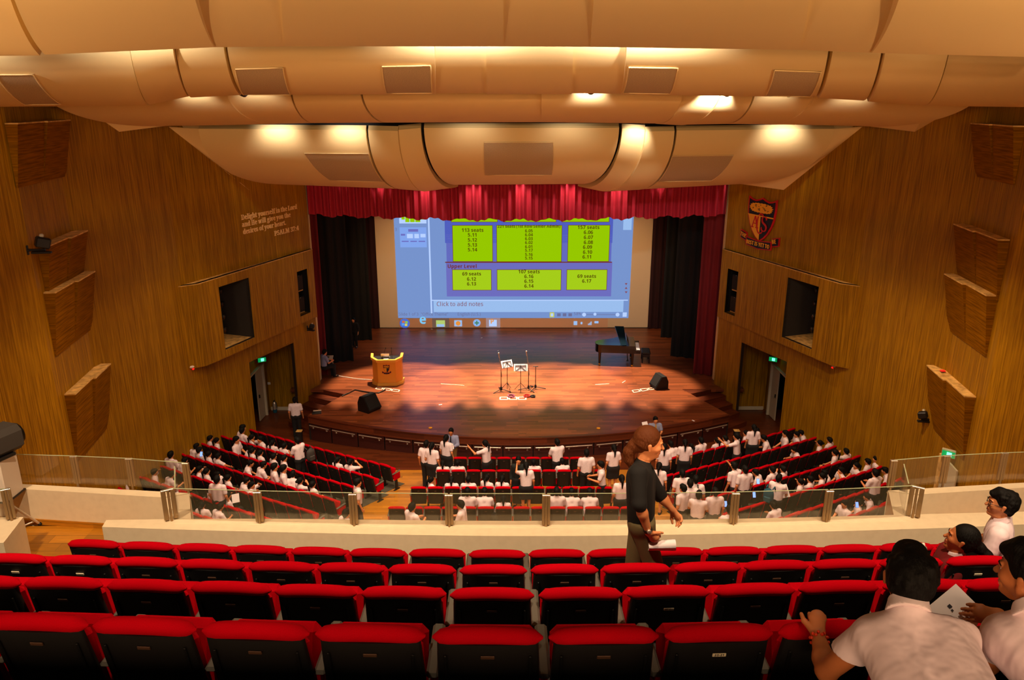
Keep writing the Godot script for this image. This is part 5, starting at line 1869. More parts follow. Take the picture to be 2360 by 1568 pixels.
func build_stage_things() -> void:
	# lectern
	var lp := on_y(894, 884, STAGE_Y)
	var l := thing("lectern", "honey oak lectern with angled sides and crest on the left of the stage", "lectern", lp, 0.06)
	var plan := PackedVector2Array()
	for p in [[-0.37, -0.26], [0.37, -0.26], [0.60, 0.02], [0.62, 0.34], [-0.62, 0.34], [-0.60, 0.02]]: plan.append(Vector2(p[0], p[1]))
	var st := mb()
	prism(st, plan, 0.98, Transform3D(UPRIGHT, Vector3(0, 0.12, 0)))
	obj("body", st, M.oak, l)
	st = mb()
	prism(st, grown(plan, 0.05), 0.12, Transform3D(UPRIGHT, Vector3(0, 0.0, 0)))
	obj("plinth", st, M.oak_light, l)
	st = mb()
	prism(st, grown(plan, -0.05), 0.02, Transform3D(UPRIGHT, Vector3(0, 1.10, 0)))
	obj("desk_top", st, M.black, l)
	st = mb()
	var edge := [Vector3(-0.64, 1.23, -0.34), Vector3(-0.62, 1.17, 0.0), Vector3(-0.38, 1.13, 0.28), Vector3(0.38, 1.13, 0.28), Vector3(0.62, 1.17, 0.0), Vector3(0.64, 1.23, -0.34)]
	for i in 5:
		var a: Vector3 = edge[i]; var b: Vector3 = edge[i + 1]
		var n := (b - a).cross(Vector3.UP).normalized() * 0.07
		slab(st, a + n * 0.5, b + n * 0.5, b - n, a - n, Vector3(0, -0.10, 0))
	obj("rim", st, M.oak_light, l)
	crest(l, Transform3D(Basis(), Vector3(0, 0.74, 0.262)), 0.36, false)
	var lap := thing("laptop", "silver laptop lying open on the lectern", "laptop", lp + Vector3(-0.05, 1.122, 0.0), 0.06)
	st = mb(); bxs(st, Vector3(0, 0.01, -0.06), Vector3(0.34, 0.018, 0.24), 0.005); obj("keyboard_base", st, M.steel, lap)
	st = mb(); box(st, Transform3D(Basis(Vector3.RIGHT, 0.30), Vector3(0, 0.12, 0.09)), Vector3(0.34, 0.22, 0.012), 0.004); obj("screen_lid", st, M.steel, lap)
	for k in 2:
		var g := thing("gooseneck_microphone", "thin gooseneck microphone on the lectern, the %s one" % ["left", "right"][k], "microphone", lp + Vector3([-0.18, 0.24][k], 1.12, 0.1))
		st = mb(); tube(st, [Vector3(0, 0, 0), Vector3([0.08, -0.01][k], 0.22, -0.02), Vector3([0.16, -0.02][k], 0.42, -0.06)], 0.007, -1, 6); obj("neck", st, M.steel_dark, g)
		st = mb(); ball(st, Vector3([0.165, -0.02][k], 0.44, -0.065), Vector3(0.014, 0.03, 0.014), 6, 8); obj("capsule", st, M.black, g)
	var nt := thing("notepad", "white card standing at the front of the lectern top", "card", lp + Vector3(0.0, 1.125, 0.18), 0.06)
	st = mb(); bxs(st, Vector3(0, 0.012, 0), Vector3(0.2, 0.02, 0.10), 0.004); obj("card", st, M.paper, nt)
	# stands at the middle of the stage
	mic_stand("tall microphone stand at left of the group, with raised boom", 1155, 902, 0.92, 0.3, true)
	mic_stand("tall microphone stand right of the white sheet music, with raised boom", 1218, 899, 0.95, 1.0, true)
	mic_stand("short microphone stand with a plain crossbar at right of the group", 1234, 897, 0.98, 0.0, false)
	music_stand("music stand turned aside next to the left microphone stand", 1169, 900, 1.0, 0.5, 0.36, "sheet lying on the turned left music stand")
	music_stand("music stand holding a wide spread of white sheets", 1200, 901, 0.86, 0.0, 0.42, "wide spread of white sheets on the middle music stand")
	for q in [[[[1153, 915.5], [1170, 915.5], [1170, 921], [1152.5, 921]], "white taped rectangle below the stands, left of three"], [[[1174, 915.5], [1191, 915.5], [1191, 921], [1174, 921]], "white taped rectangle below the stands, middle of three"], [[[1195, 915.5], [1212, 915.5], [1212, 921], [1195, 921]], "white taped rectangle below the stands, right of three"],
		[[[869, 892.5], [883, 894], [879, 898], [866, 896.5]], "white taped rectangle in front of the lectern, left of three"], [[[886, 894.5], [902, 896.5], [898, 900.5], [884, 898.5]], "white taped rectangle in front of the lectern, middle of three"], [[[905, 897], [921, 899.5], [918, 903], [902, 901]], "white taped rectangle in front of the lectern, right of three"],
		[[[1457, 900], [1471, 898], [1476, 902], [1461, 905]], "white taped rectangle beside the right floor monitor, outer left one"], [[[1475, 897], [1490, 895.5], [1494, 899], [1480, 902]], "white taped rectangle beside the right floor monitor, middle one"], [[[1493, 895], [1504, 893.5], [1508, 897], [1498, 898.5]], "white taped rectangle beside the right floor monitor, nearest to it"]]:
		floor_frame(q[0], q[1])
	coil("mauve cable coiled on the stage behind the middle taped rectangle", 1178, 913.5, M.cable_mauve, 0.13)
	coil("red cable coiled on the stage right of the taped rectangles", 1214.5, 913.5, M.cable_red, 0.12)
	coil("dark cable coiled on the stage next to the red coil", 1228, 914.5, M.black, 0.09)
	strip("floor_cable", "grey cable cover bending across the stage left of the lectern", "cable", [[788, 913], [800, 908], [818, 899], [840, 903], [860, 906], [872, 906], [888, 899]], 0.03, M.steel_dark)
	strip("floor_tape", "white tape line running from the table to the lectern", "tape", [[776, 866], [800, 870], [828, 874], [862, 876]], 0.016, M.tape_white)
	strip("floor_tape", "short white tape dash right of the stands", "tape", [[1372, 887], [1404, 885]], 0.014, M.tape_white)
	strip("floor_tape", "slanting white tape dash before the piano", "tape", [[1434, 883], [1441, 878.5]], 0.016, M.tape_white)
	strip("floor_tape", "pale tape line left of the stands", "tape", [[1016, 885], [1070, 889]], 0.012, M.tape_white)
	monitor("black floor monitor at the front left of the stage", 852, 945, 0.95, 1.15)
	monitor("black floor monitor on the right of the stage", 1518, 893, -1.25, 1.05)
	var fb := thing("floor_box", "dark socket box with raised lid at the left front corner of the stage", "socket box", on_y(730, 953, STAGE_Y), 0.2)
	st = mb(); bxs(st, Vector3(0, 0.02, 0), Vector3(0.34, 0.04, 0.22), 0.008); obj("box", st, M.black, fb)
	st = mb(); box(st, Transform3D(Basis(Vector3.RIGHT, 0.5), Vector3(0.02, 0.07, -0.1)), Vector3(0.3, 0.02, 0.06), 0.006); obj("lid", st, M.steel, fb)
	for q in [[992, 986, "left"], [1379, 987, "right"]]:
		var yp := on_y(q[0], q[1], STAGE_Y + 0.01)
		var yo := thing("yellow_marker", "small yellow marker dot near the %s of the stage front" % q[2], "marker", yp)
		st = mb(); lathe(st, [Vector2(0.07, -0.006), Vector2(0.07, 0.004), Vector2(0.05, 0.012), Vector2(0, 0.014)], Transform3D(), 10); obj("disc", st, M.crest_gold, yo)
	# piano and bench
	var pp := on_y(1418, 834, STAGE_Y)
	var pn := thing("grand_piano", "black grand piano with its keys to the right, on the right of the stage", "piano", pp, -0.10)
	var body := PackedVector2Array()
	for p in [[0.82, -0.72], [-0.66, -0.72], [-0.80, -0.67], [-0.89, -0.55], [-0.93, -0.38], [-0.90, -0.20], [-0.80, -0.05], [-0.62, 0.06], [-0.35, 0.18], [-0.10, 0.36], [0.10, 0.56], [0.28, 0.70], [0.45, 0.74], [0.82, 0.74]]: body.append(Vector2(p[0], p[1]))
	st = mb()
	prism(st, body, 0.34, Transform3D(UPRIGHT, Vector3(0, 0.64, 0)))
	obj("case", st, M.black_gloss, pn)
	st = mb()
	var lid := Geometry2D.intersect_polygons(grown(body, 0.015), PackedVector2Array([Vector2(-2, -2), Vector2(0.22, -2), Vector2(0.22, 2), Vector2(-2, 2)]))
	prism(st, lid[0], 0.022, Transform3D(UPRIGHT, Vector3(0, 0.985, 0)))
	obj("lid", st, M.lid_blue_reflection, pn)
	st = mb()
	slab(st, Vector3(0.20, 1.01, 0.70), Vector3(0.44, 1.0, 0.66), Vector3(0.34, 1.52, -0.55), Vector3(-0.06, 1.52, -0.55), Vector3(-0.01, -0.025, -0.01))
	obj("raised_flap", st, M.lid_blue_reflection, pn)
	st = mb()
	slab(st, Vector3(0.56, 0.99, 0.58), Vector3(0.56, 0.99, -0.58), Vector3(0.44, 1.22, -0.52), Vector3(0.44, 1.22, 0.52), Vector3(-0.02, 0, 0))
	obj("music_desk", st, M.black_gloss, pn)
	st = mb()
	bxs(st, Vector3(0.93, 0.68, 0.0), Vector3(0.26, 0.08, 1.46), 0.02)
	bxs(st, Vector3(0.94, 0.74, 0.69), Vector3(0.24, 0.14, 0.08), 0.02)
	bxs(st, Vector3(0.94, 0.74, -0.69), Vector3(0.24, 0.14, 0.08), 0.02)
	obj("key_bed", st, M.black_gloss, pn)
	var keys := mb()
	for i in 36:
		bxs(keys, Vector3(0.965, 0.735, -0.62 + 1.24 * i / 35.0), Vector3(0.15, 0.022, 0.033), 0.003)
	var ko := obj("white_keys", keys, M.paper, pn)
	ko.set_meta("kind", "stuff")
	for q in [[-0.72, 0.48], [0.72, 0.58], [0.72, -0.58]]:
		st = mb()
		tube(st, [Vector3(q[0], 0.66, q[1]), Vector3(q[0], 0.58, q[1]), Vector3(q[0], 0.08, q[1])], 0.085, 0.045, 10)
		var lg := obj("leg", st, M.black_gloss, pn)
		st = mb(); ball(st, Vector3(q[0], 0.04, q[1]), Vector3(0.05, 0.04, 0.05), 6, 8); obj("caster", st, M.crest_gold, lg)
	st = mb()
	for z in [-0.07, 0.07]: tube(st, [Vector3(0.50, 0.64, z), Vector3(0.54, 0.12, z)], 0.018, -1, 6)
	bxs(st, Vector3(0.54, 0.10, 0), Vector3(0.10, 0.05, 0.26), 0.01)
	obj("pedal_lyre", st, M.black_gloss, pn)
	var bp := on_y(1487, 832, STAGE_Y)
	var bn := thing("piano_bench", "black padded bench beside the piano keys", "bench", bp, -0.10)
	st = mb(); bxs(st, Vector3(0, 0.46, 0), Vector3(0.38, 0.10, 0.74), 0.03); obj("cushion", st, M.black, bn)
	for x in [-0.15, 0.15]:
		for z in [-0.32, 0.32]:
			st = mb(); bxs(st, Vector3(x, 0.21, z), Vector3(0.05, 0.42, 0.05), 0.008); obj("leg", st, M.black, bn)
	st = mb(); bxs(st, Vector3(0, 0.34, 0), Vector3(0.32, 0.14, 0.66), 0.01); obj("apron", st, M.black, bn)
	# table in the left wings with a laptop
	var a := on_y(765, 866, STAGE_Y); var b := on_y(782, 857, STAGE_Y)
	var dx := (b - a)
	var tb := thing("folding_table", "pale folding table in the left wings beside the red side curtain", "table", Vector3(a.x - 0.42, STAGE_Y, (a.z + b.z) / 2), 0.12)
	st = mb(); bxs(st, Vector3(0, 0.72, 0), Vector3(0.9, 0.04, dx.length() * 0.9), 0.008); obj("table_top", st, M.door_paint, tb)
	for x in [-0.4, 0.4]:
		for z in [-1.0, 1.0]:
			st = mb(); tube(st, [Vector3(x, 0.0, z * dx.length() * 0.42), Vector3(x, 0.71, z * dx.length() * 0.42)], 0.018, -1, 8); obj("leg", st, M.door_paint, tb)
	var lt := thing("laptop", "dark laptop on the folding table in the wings", "laptop", tb.position + Vector3(0.12, 0.742, 0.05), 1.0)
	st = mb(); bxs(st, Vector3(0, 0.01, 0), Vector3(0.34, 0.02, 0.24), 0.005); obj("keyboard_base", st, M.black, lt)
	st = mb(); box(st, Transform3D(Basis(Vector3.RIGHT, -0.25), Vector3(0, 0.13, -0.14)), Vector3(0.34, 0.23, 0.012), 0.004); obj("screen_lid", st, M.steel_dark, lt)
	# scraps on the stage floor
	for q in [[1110, 779, "near the screen below the task bar icons"], [1148, 809, "high on the stage behind the stands"], [995, 759, "at the foot of the screen"], [1015, 933, "left of centre on the forestage"], [1598, 970, "near the right end of the forestage"]]:
		var s := thing("paper_scrap", "white paper scrap on the stage floor %s" % q[2], "scrap", on_y(q[0], q[1], STAGE_Y + 0.008), q[0])
		st = mb(); bxs(st, Vector3.ZERO, Vector3(0.13, 0.006, 0.05)); obj("scrap", st, M.paper, s)
	# projector unit and stand at the left edge of the balcony
	var gp := on_z(14, 1050, -7.75)
	var pj := thing("video_projector", "dark grey boxy projector at the left edge above the side gallery", "projector", gp, -0.35)
	st = mb()
	var oct := PackedVector2Array()
	for p in [[-0.16, -0.07], [-0.09, -0.13], [0.09, -0.13], [0.16, -0.07], [0.16, 0.10], [0.10, 0.16], [-0.10, 0.16], [-0.16, 0.10]]: oct.append(Vector2(p[0], p[1]))
	prism(st, oct, 0.5, Transform3D(Basis(), Vector3(-0.05, 0.16, -0.15)))
	obj("housing", st, M.bag_grey, pj)
	st = mb()
	lathe(st, [Vector2(0.10, 0), Vector2(0.12, 0.06), Vector2(0.09, 0.06), Vector2(0.07, 0.02), Vector2(0, 0.02)], Transform3D(Basis(Vector3.RIGHT, -PI / 2), Vector3(-0.05, 0.17, -0.15)), 14)
	obj("lens", st, M.black, pj)
	st = mb()
	bxs(st, Vector3(-0.05, 0.02, 0.1), Vector3(0.3, 0.04, 0.3), 0.01)
	obj("cradle", st, M.black, pj)
	var pd := thing("projector_plinth", "white plinth under the dark projector at the left edge", "plinth", Vector3(gp.x - 0.12, LEDGE_Y, gp.z + 0.02))
	st = mb(); bxs(st, Vector3(0, (gp.y - LEDGE_Y) / 2, 0), Vector3(0.30, gp.y - LEDGE_Y - 0.002, 0.3), 0.01); obj("body", st, M.white_paint, pd)
	st = mb(); bxs(st, Vector3(0, 0.01, 0), Vector3(0.33, 0.02, 0.33), 0.004); obj("foot", st, M.steel_dark, pd)
	var t0 := on_y(92, 1208, BALCONY_Y + 0.02)
	var tl := thing("tripod", "thin metal tripod leg splayed on the gangway floor at the left", "tripod", t0)
	st = mb(); tube(st, [Vector3.ZERO, on_z(-40, 1122, t0.z + 0.25) - t0], 0.014, -1, 8); obj("leg", st, M.steel, tl)
	st = mb(); tube(st, [Vector3(-0.06, 0.03, 0.0), Vector3(-0.24, 0.0, 0.14)], 0.010, -1, 8); obj("brace", st, M.steel, tl)
	st = mb(); ball(st, Vector3(0, 0, 0), Vector3(0.024, 0.02, 0.024), 6, 8); obj("rubber_foot", st, M.black, tl)


# ---------------------------------------------------------------- bodies: a smooth union of tapered capsules, meshed as surface nets
class Flesh:
	var o: Vector3
	var c: float
	var nx: int
	var ny: int
	var nz: int
	var v: PackedFloat32Array

	func _init(lo: Vector3, hi: Vector3, cell: float) -> void:
		c = cell
		o = lo - Vector3.ONE * cell * 2.0
		var d := (hi - lo) / cell
		nx = int(d.x) + 6; ny = int(d.y) + 6; nz = int(d.z) + 6
		v.resize(nx * ny * nz)
		v.fill(1.0)

	func cap(a: Vector3, b: Vector3, ra: float, rb: float, k := 0.03, ax := Vector3.ZERO, sq := 1.0) -> void:
		var m := maxf(ra, rb) + k + c * 2.0
		var lo := (a.min(b) - Vector3.ONE * m - o) / c
		var hi := (a.max(b) + Vector3.ONE * m - o) / c
		var x0 := maxi(0, int(lo.x)); var x1 := mini(nx - 1, int(hi.x) + 1)
		var y0 := maxi(0, int(lo.y)); var y1 := mini(ny - 1, int(hi.y) + 1)
		var z0 := maxi(0, int(lo.z)); var z1 := mini(nz - 1, int(hi.z) + 1)
		var ba := b - a
		var l2 := maxf(ba.length_squared(), 1e-8)
		var flat := sq != 1.0
		for z in range(z0, z1 + 1):
			for y in range(y0, y1 + 1):
				var i := (z * ny + y) * nx
				for x in range(x0, x1 + 1):
					var p := Vector3(o.x + x * c, o.y + y * c, o.z + z * c) - a
					var t := clampf(p.dot(ba) / l2, 0.0, 1.0)
					p -= ba * t
					if flat: p += ax * (p.dot(ax) * (sq - 1.0))
					var d := p.length() - lerpf(ra, rb, t)
					var e := v[i + x]
					var h := maxf(k - absf(d - e), 0.0)
					v[i + x] = minf(d, e) - h * h * 0.25 / k

	func cut(p: Vector3, n: Vector3) -> void:          # takes away what lies on the side n points to
		for z in nz:
			for y in ny:
				var i := (z * ny + y) * nx
				for x in nx:
					v[i + x] = maxf(v[i + x], (Vector3(o.x + x * c, o.y + y * c, o.z + z * c) - p).dot(n))

	func carve(p: Vector3, r: float, sc := Vector3.ONE) -> void:
		for z in nz:
			for y in ny:
				var i := (z * ny + y) * nx
				for x in nx:
					var q := (Vector3(o.x + x * c, o.y + y * c, o.z + z * c) - p) * sc
					v[i + x] = maxf(v[i + x], r - q.length())

	func mesh() -> ArrayMesh:
		var at := PackedInt32Array()
		at.resize(v.size())
		at.fill(-1)
		var ps := PackedVector3Array()
		var ns := PackedVector3Array()
		var off := [0, 1, nx, nx + 1, nx * ny, nx * ny + 1, nx * ny + nx, nx * ny + nx + 1]
		var o1: int = off[1]; var o2: int = off[2]; var o3: int = off[3]; var o4: int = off[4]; var o5: int = off[5]; var o6: int = off[6]; var o7: int = off[7]
		for z in nz - 1:
			for y in ny - 1:
				var i := (z * ny + y) * nx
				for x in nx - 1:
					var j := i + x
					var f0 := v[j]; var f1 := v[j + o1]; var f2 := v[j + o2]; var f3 := v[j + o3]
					var f4 := v[j + o4]; var f5 := v[j + o5]; var f6 := v[j + o6]; var f7 := v[j + o7]
					var n_in := int(f0 < 0) + int(f1 < 0) + int(f2 < 0) + int(f3 < 0) + int(f4 < 0) + int(f5 < 0) + int(f6 < 0) + int(f7 < 0)
					if n_in == 0 or n_in == 8: continue
					var s := Vector3.ZERO
					var n := 0
					if (f0 < 0) != (f1 < 0): s += Vector3(f0 / (f0 - f1), 0, 0); n += 1
					if (f2 < 0) != (f3 < 0): s += Vector3(f2 / (f2 - f3), 1, 0); n += 1
					if (f4 < 0) != (f5 < 0): s += Vector3(f4 / (f4 - f5), 0, 1); n += 1
					if (f6 < 0) != (f7 < 0): s += Vector3(f6 / (f6 - f7), 1, 1); n += 1
					if (f0 < 0) != (f2 < 0): s += Vector3(0, f0 / (f0 - f2), 0); n += 1
					if (f1 < 0) != (f3 < 0): s += Vector3(1, f1 / (f1 - f3), 0); n += 1
					if (f4 < 0) != (f6 < 0): s += Vector3(0, f4 / (f4 - f6), 1); n += 1
					if (f5 < 0) != (f7 < 0): s += Vector3(1, f5 / (f5 - f7), 1); n += 1
					if (f0 < 0) != (f4 < 0): s += Vector3(0, 0, f0 / (f0 - f4)); n += 1
					if (f1 < 0) != (f5 < 0): s += Vector3(1, 0, f1 / (f1 - f5)); n += 1
					if (f2 < 0) != (f6 < 0): s += Vector3(0, 1, f2 / (f2 - f6)); n += 1
					if (f3 < 0) != (f7 < 0): s += Vector3(1, 1, f3 / (f3 - f7)); n += 1
					at[j] = ps.size()
					ps.append(o + (Vector3(x, y, z) + s / n) * c)
					var m := c * 2.5
					f0 = clampf(f0, -m, m); f1 = clampf(f1, -m, m); f2 = clampf(f2, -m, m); f3 = clampf(f3, -m, m)
					f4 = clampf(f4, -m, m); f5 = clampf(f5, -m, m); f6 = clampf(f6, -m, m); f7 = clampf(f7, -m, m)
					ns.append(Vector3(f1 + f3 + f5 + f7 - f0 - f2 - f4 - f6, f2 + f3 + f6 + f7 - f0 - f1 - f4 - f5, f4 + f5 + f6 + f7 - f0 - f1 - f2 - f3).normalized())
		var id := PackedInt32Array()
		for z in range(1, nz - 1):
			for y in range(1, ny - 1):
				var i := (z * ny + y) * nx
				for x in range(1, nx - 1):
					var j := i + x
					var a := v[j] < 0
					if a != (v[j + 1] < 0): four(id, a, at[j], at[j - o2], at[j - o2 - o4], at[j - o4])
					if a != (v[j + o2] < 0): four(id, a, at[j], at[j - o4], at[j - o4 - 1], at[j - 1])
					if a != (v[j + o4] < 0): four(id, a, at[j], at[j - 1], at[j - 1 - o2], at[j - o2])
		var arr := []
		arr.resize(Mesh.ARRAY_MAX)
		arr[Mesh.ARRAY_VERTEX] = ps
		arr[Mesh.ARRAY_NORMAL] = ns
		arr[Mesh.ARRAY_INDEX] = id
		var m := ArrayMesh.new()
		m.add_surface_from_arrays(Mesh.PRIMITIVE_TRIANGLES, arr)
		return m

	func four(id: PackedInt32Array, a: bool, p: int, q: int, r: int, s: int) -> void:
		if p < 0 or q < 0 or r < 0 or s < 0: return
		if a: id.append_array(PackedInt32Array([p, r, q, p, s, r]))
		else: id.append_array(PackedInt32Array([p, q, r, p, r, s]))

# ---------------------------------------------------------------- people
# joints of a person who faces -z, right hand at +x, origin on the floor
func joints(sitting: bool, lean: float, arms: Array, stride := 0.0, girl := false) -> Dictionary:
	var j := {}
	var py := 0.53 if sitting else 0.90
	j.pelvis = Vector3(0, py, 0)
	var f := Vector3(0, 0, -sin(lean))
	var u := cos(lean)
	j.waist = j.pelvis + Vector3(0, 0.15 * u, 0) + f * 0.13
	j.chest = j.pelvis + Vector3(0, 0.35 * u, 0) + f * 0.36
	j.neck = j.pelvis + Vector3(0, 0.49 * u, 0) + f * 0.52
	j.head = j.neck + Vector3(0, 0.135, -0.012) + f * 0.09
	j.face = Vector3(0, -0.05 - 0.3 * sin(lean), -1).normalized()
	var sw := 0.155 if girl else 0.178
	for s in 2:
		var x := -1.0 if s == 0 else 1.0
		var n := "l" if s == 0 else "r"
		j["sh" + n] = j.chest + Vector3(sw * x, 0.085 * u, 0.0) + f * 0.05
		var a: Array = arms[s]
		j["el" + n] = j["sh" + n] + Vector3(a[0].x * x, a[0].y, a[0].z)
		j["wr" + n] = j["sh" + n] + Vector3(a[1].x * x, a[1].y, a[1].z)
		j["hip" + n] = j.pelvis + Vector3(0.085 * x, -0.03, 0)
		if sitting:
			j["kn" + n] = Vector3(0.12 * x, 0.50, -0.42)
			j["an" + n] = Vector3(0.11 * x, 0.085, -0.43)
			j["toe" + n] = j["an" + n] + Vector3(0.01 * x, -0.05, -0.14)
		else:
			var st := stride * x
			j["kn" + n] = Vector3(0.09 * x, 0.48, -0.03 - st * 0.6)
			j["an" + n] = Vector3(0.09 * x, 0.085 + (0.05 if st < -0.05 else 0.0), 0.01 - st)
			j["toe" + n] = j["an" + n] + Vector3(0.03 * x, -0.05, -0.14)
	return j

const ARM_DOWN := [Vector3(0.06, -0.26, 0.03), Vector3(0.07, -0.48, -0.05)]
const ARM_FRONT := [Vector3(0.05, -0.24, -0.08), Vector3(-0.06, -0.22, -0.30)]
const ARM_LAP := [Vector3(0.06, -0.24, -0.06), Vector3(-0.02, -0.36, -0.26)]
const ARM_OUT := [Vector3(0.25, -0.04, -0.08), Vector3(0.50, -0.01, -0.12)]
const ARM_HEAD := [Vector3(0.20, 0.00, -0.14), Vector3(0.02, 0.14, -0.16)]
const ARM_POINT := [Vector3(0.10, -0.10, -0.24), Vector3(0.06, 0.04, -0.46)]

func span_box(j: Dictionary, keys: Array, m: float) -> Array:
	var lo := Vector3.ONE * 99
	var hi := -lo
	for k in keys:
		lo = lo.min(j[k]); hi = hi.max(j[k])
	return [lo - Vector3.ONE * m, hi + Vector3.ONE * m]

func grow_hand(fl: Flesh, wr: Vector3, el: Vector3, palm_n: Vector3, curl: float, fine: bool) -> void:
	var d := (wr - el).normalized()
	var side := d.cross(palm_n).normalized()           # towards the thumb
	var n := side.cross(d).normalized()
	fl.cap(wr, wr + d * 0.075, 0.026, 0.036, 0.02, n, 1.8)
	if not fine:
		fl.cap(wr + d * 0.08, wr + d * 0.13 + n * curl * 0.05, 0.028, 0.02, 0.02, n, 1.8)
		fl.cap(wr + d * 0.03 + side * 0.03, wr + d * 0.075 + side * 0.055 + n * 0.015, 0.014, 0.011, 0.015)
		return
	var lens := [0.070, 0.078, 0.073, 0.056]
	for k in 4:
		var b := wr + d * (0.082 - 0.006 * absf(k - 1.3)) + side * (0.030 - 0.020 * k)
		var q := b
		var dir := d
		var l: float = lens[k]
		for e in 3:
			dir = (dir * cos(curl * 0.75) + n * sin(curl * 0.75)).normalized()
			var nxt: Vector3 = q + dir * l * [0.45, 0.32, 0.25][e]
			fl.cap(q, nxt, 0.0095 - 0.001 * e, 0.0088 - 0.001 * e, 0.006)
			q = nxt
			n = (n - dir * n.dot(dir)).normalized()
		n = side.cross(d).normalized()
	var tb := wr + d * 0.025 + side * 0.028
	var t1 := tb + d * 0.035 + side * 0.028 + n * 0.012
	var t2 := t1 + d * 0.030 + side * 0.008 + n * 0.018
	fl.cap(tb, t1, 0.015, 0.011, 0.012)
	fl.cap(t1, t2, 0.011, 0.009, 0.008)

func grow_head(fl: Flesh, h: Vector3, f: Vector3) -> void:
	var r := f.cross(Vector3.UP).normalized()
	var u := r.cross(f).normalized()
	fl.cap(h + u * 0.022 - f * -0.0 - f * 0.012, h + u * 0.022 - f * 0.012, 0.094, 0.094, 0.02, r, 1.22)
	fl.cap(h + f * 0.022 - u * 0.03, h + f * 0.040 - u * 0.078, 0.070, 0.040, 0.03, r, 1.12)
	fl.cap(h + f * 0.080 + u * 0.012, h + f * 0.104 - u * 0.018, 0.010, 0.013, 0.012)
	fl.cap(h + f * 0.080 - u * 0.046 - r * 0.012, h + f * 0.080 - u * 0.046 + r * 0.012, 0.012, 0.012, 0.008)
	fl.cap(h + f * 0.078 - u * 0.062 - r * 0.010, h + f * 0.078 - u * 0.062 + r * 0.010, 0.012, 0.012, 0.008)
	fl.cap(h + f * 0.076 - u * 0.088, h + f * 0.074 - u * 0.090, 0.016, 0.016, 0.014)
	for s in [-1.0, 1.0]:
		fl.cap(h + r * s * 0.034 + f * 0.079 + u * 0.030, h + r * s * 0.016 + f * 0.083 + u * 0.029, 0.010, 0.010, 0.012)
		fl.cap(h + r * s * 0.040 + f * 0.062 - u * 0.014, h + r * s * 0.040 + f * 0.058 - u * 0.020, 0.022, 0.022, 0.02)
		fl.cap(h + r * s * 0.083 - f * 0.006 + u * 0.012, h + r * s * 0.080 + f * 0.002 - u * 0.025, 0.016, 0.010, 0.006, r, 2.0)

func grow_hair(fl: Flesh, h: Vector3, f: Vector3, style: String) -> void:
	var r := f.cross(Vector3.UP).normalized()
	var u := r.cross(f).normalized()
	fl.cap(h + u * 0.034 - f * 0.020, h + u * 0.034 - f * 0.020, 0.104, 0.104, 0.02, r, 1.20)
	fl.cap(h - f * 0.045 - u * 0.02, h - f * 0.050 - u * 0.055, 0.070, 0.045, 0.03, r, 0.95)
	if style == "short":
		fl.cap(h + u * 0.100 + f * 0.035, h + u * 0.085 + f * 0.070, 0.040, 0.026, 0.03, r, 0.7)
	elif style == "tail":
		fl.cap(h - f * 0.105 + u * 0.035, h - f * 0.15 - u * 0.02, 0.030, 0.034, 0.015)
		fl.cap(h - f * 0.15 - u * 0.02, h - f * 0.125 - u * 0.24, 0.036, 0.016, 0.02)
	elif style == "bun":
		fl.cap(h - f * 0.125 + u * 0.02, h - f * 0.13 + u * 0.01, 0.046, 0.046, 0.015)
	fl.carve(h + f * 0.125 - u * 0.035, 0.098, Vector3.ONE)
	fl.carve(h + f * 0.075 - u * 0.075, 0.088, Vector3.ONE)

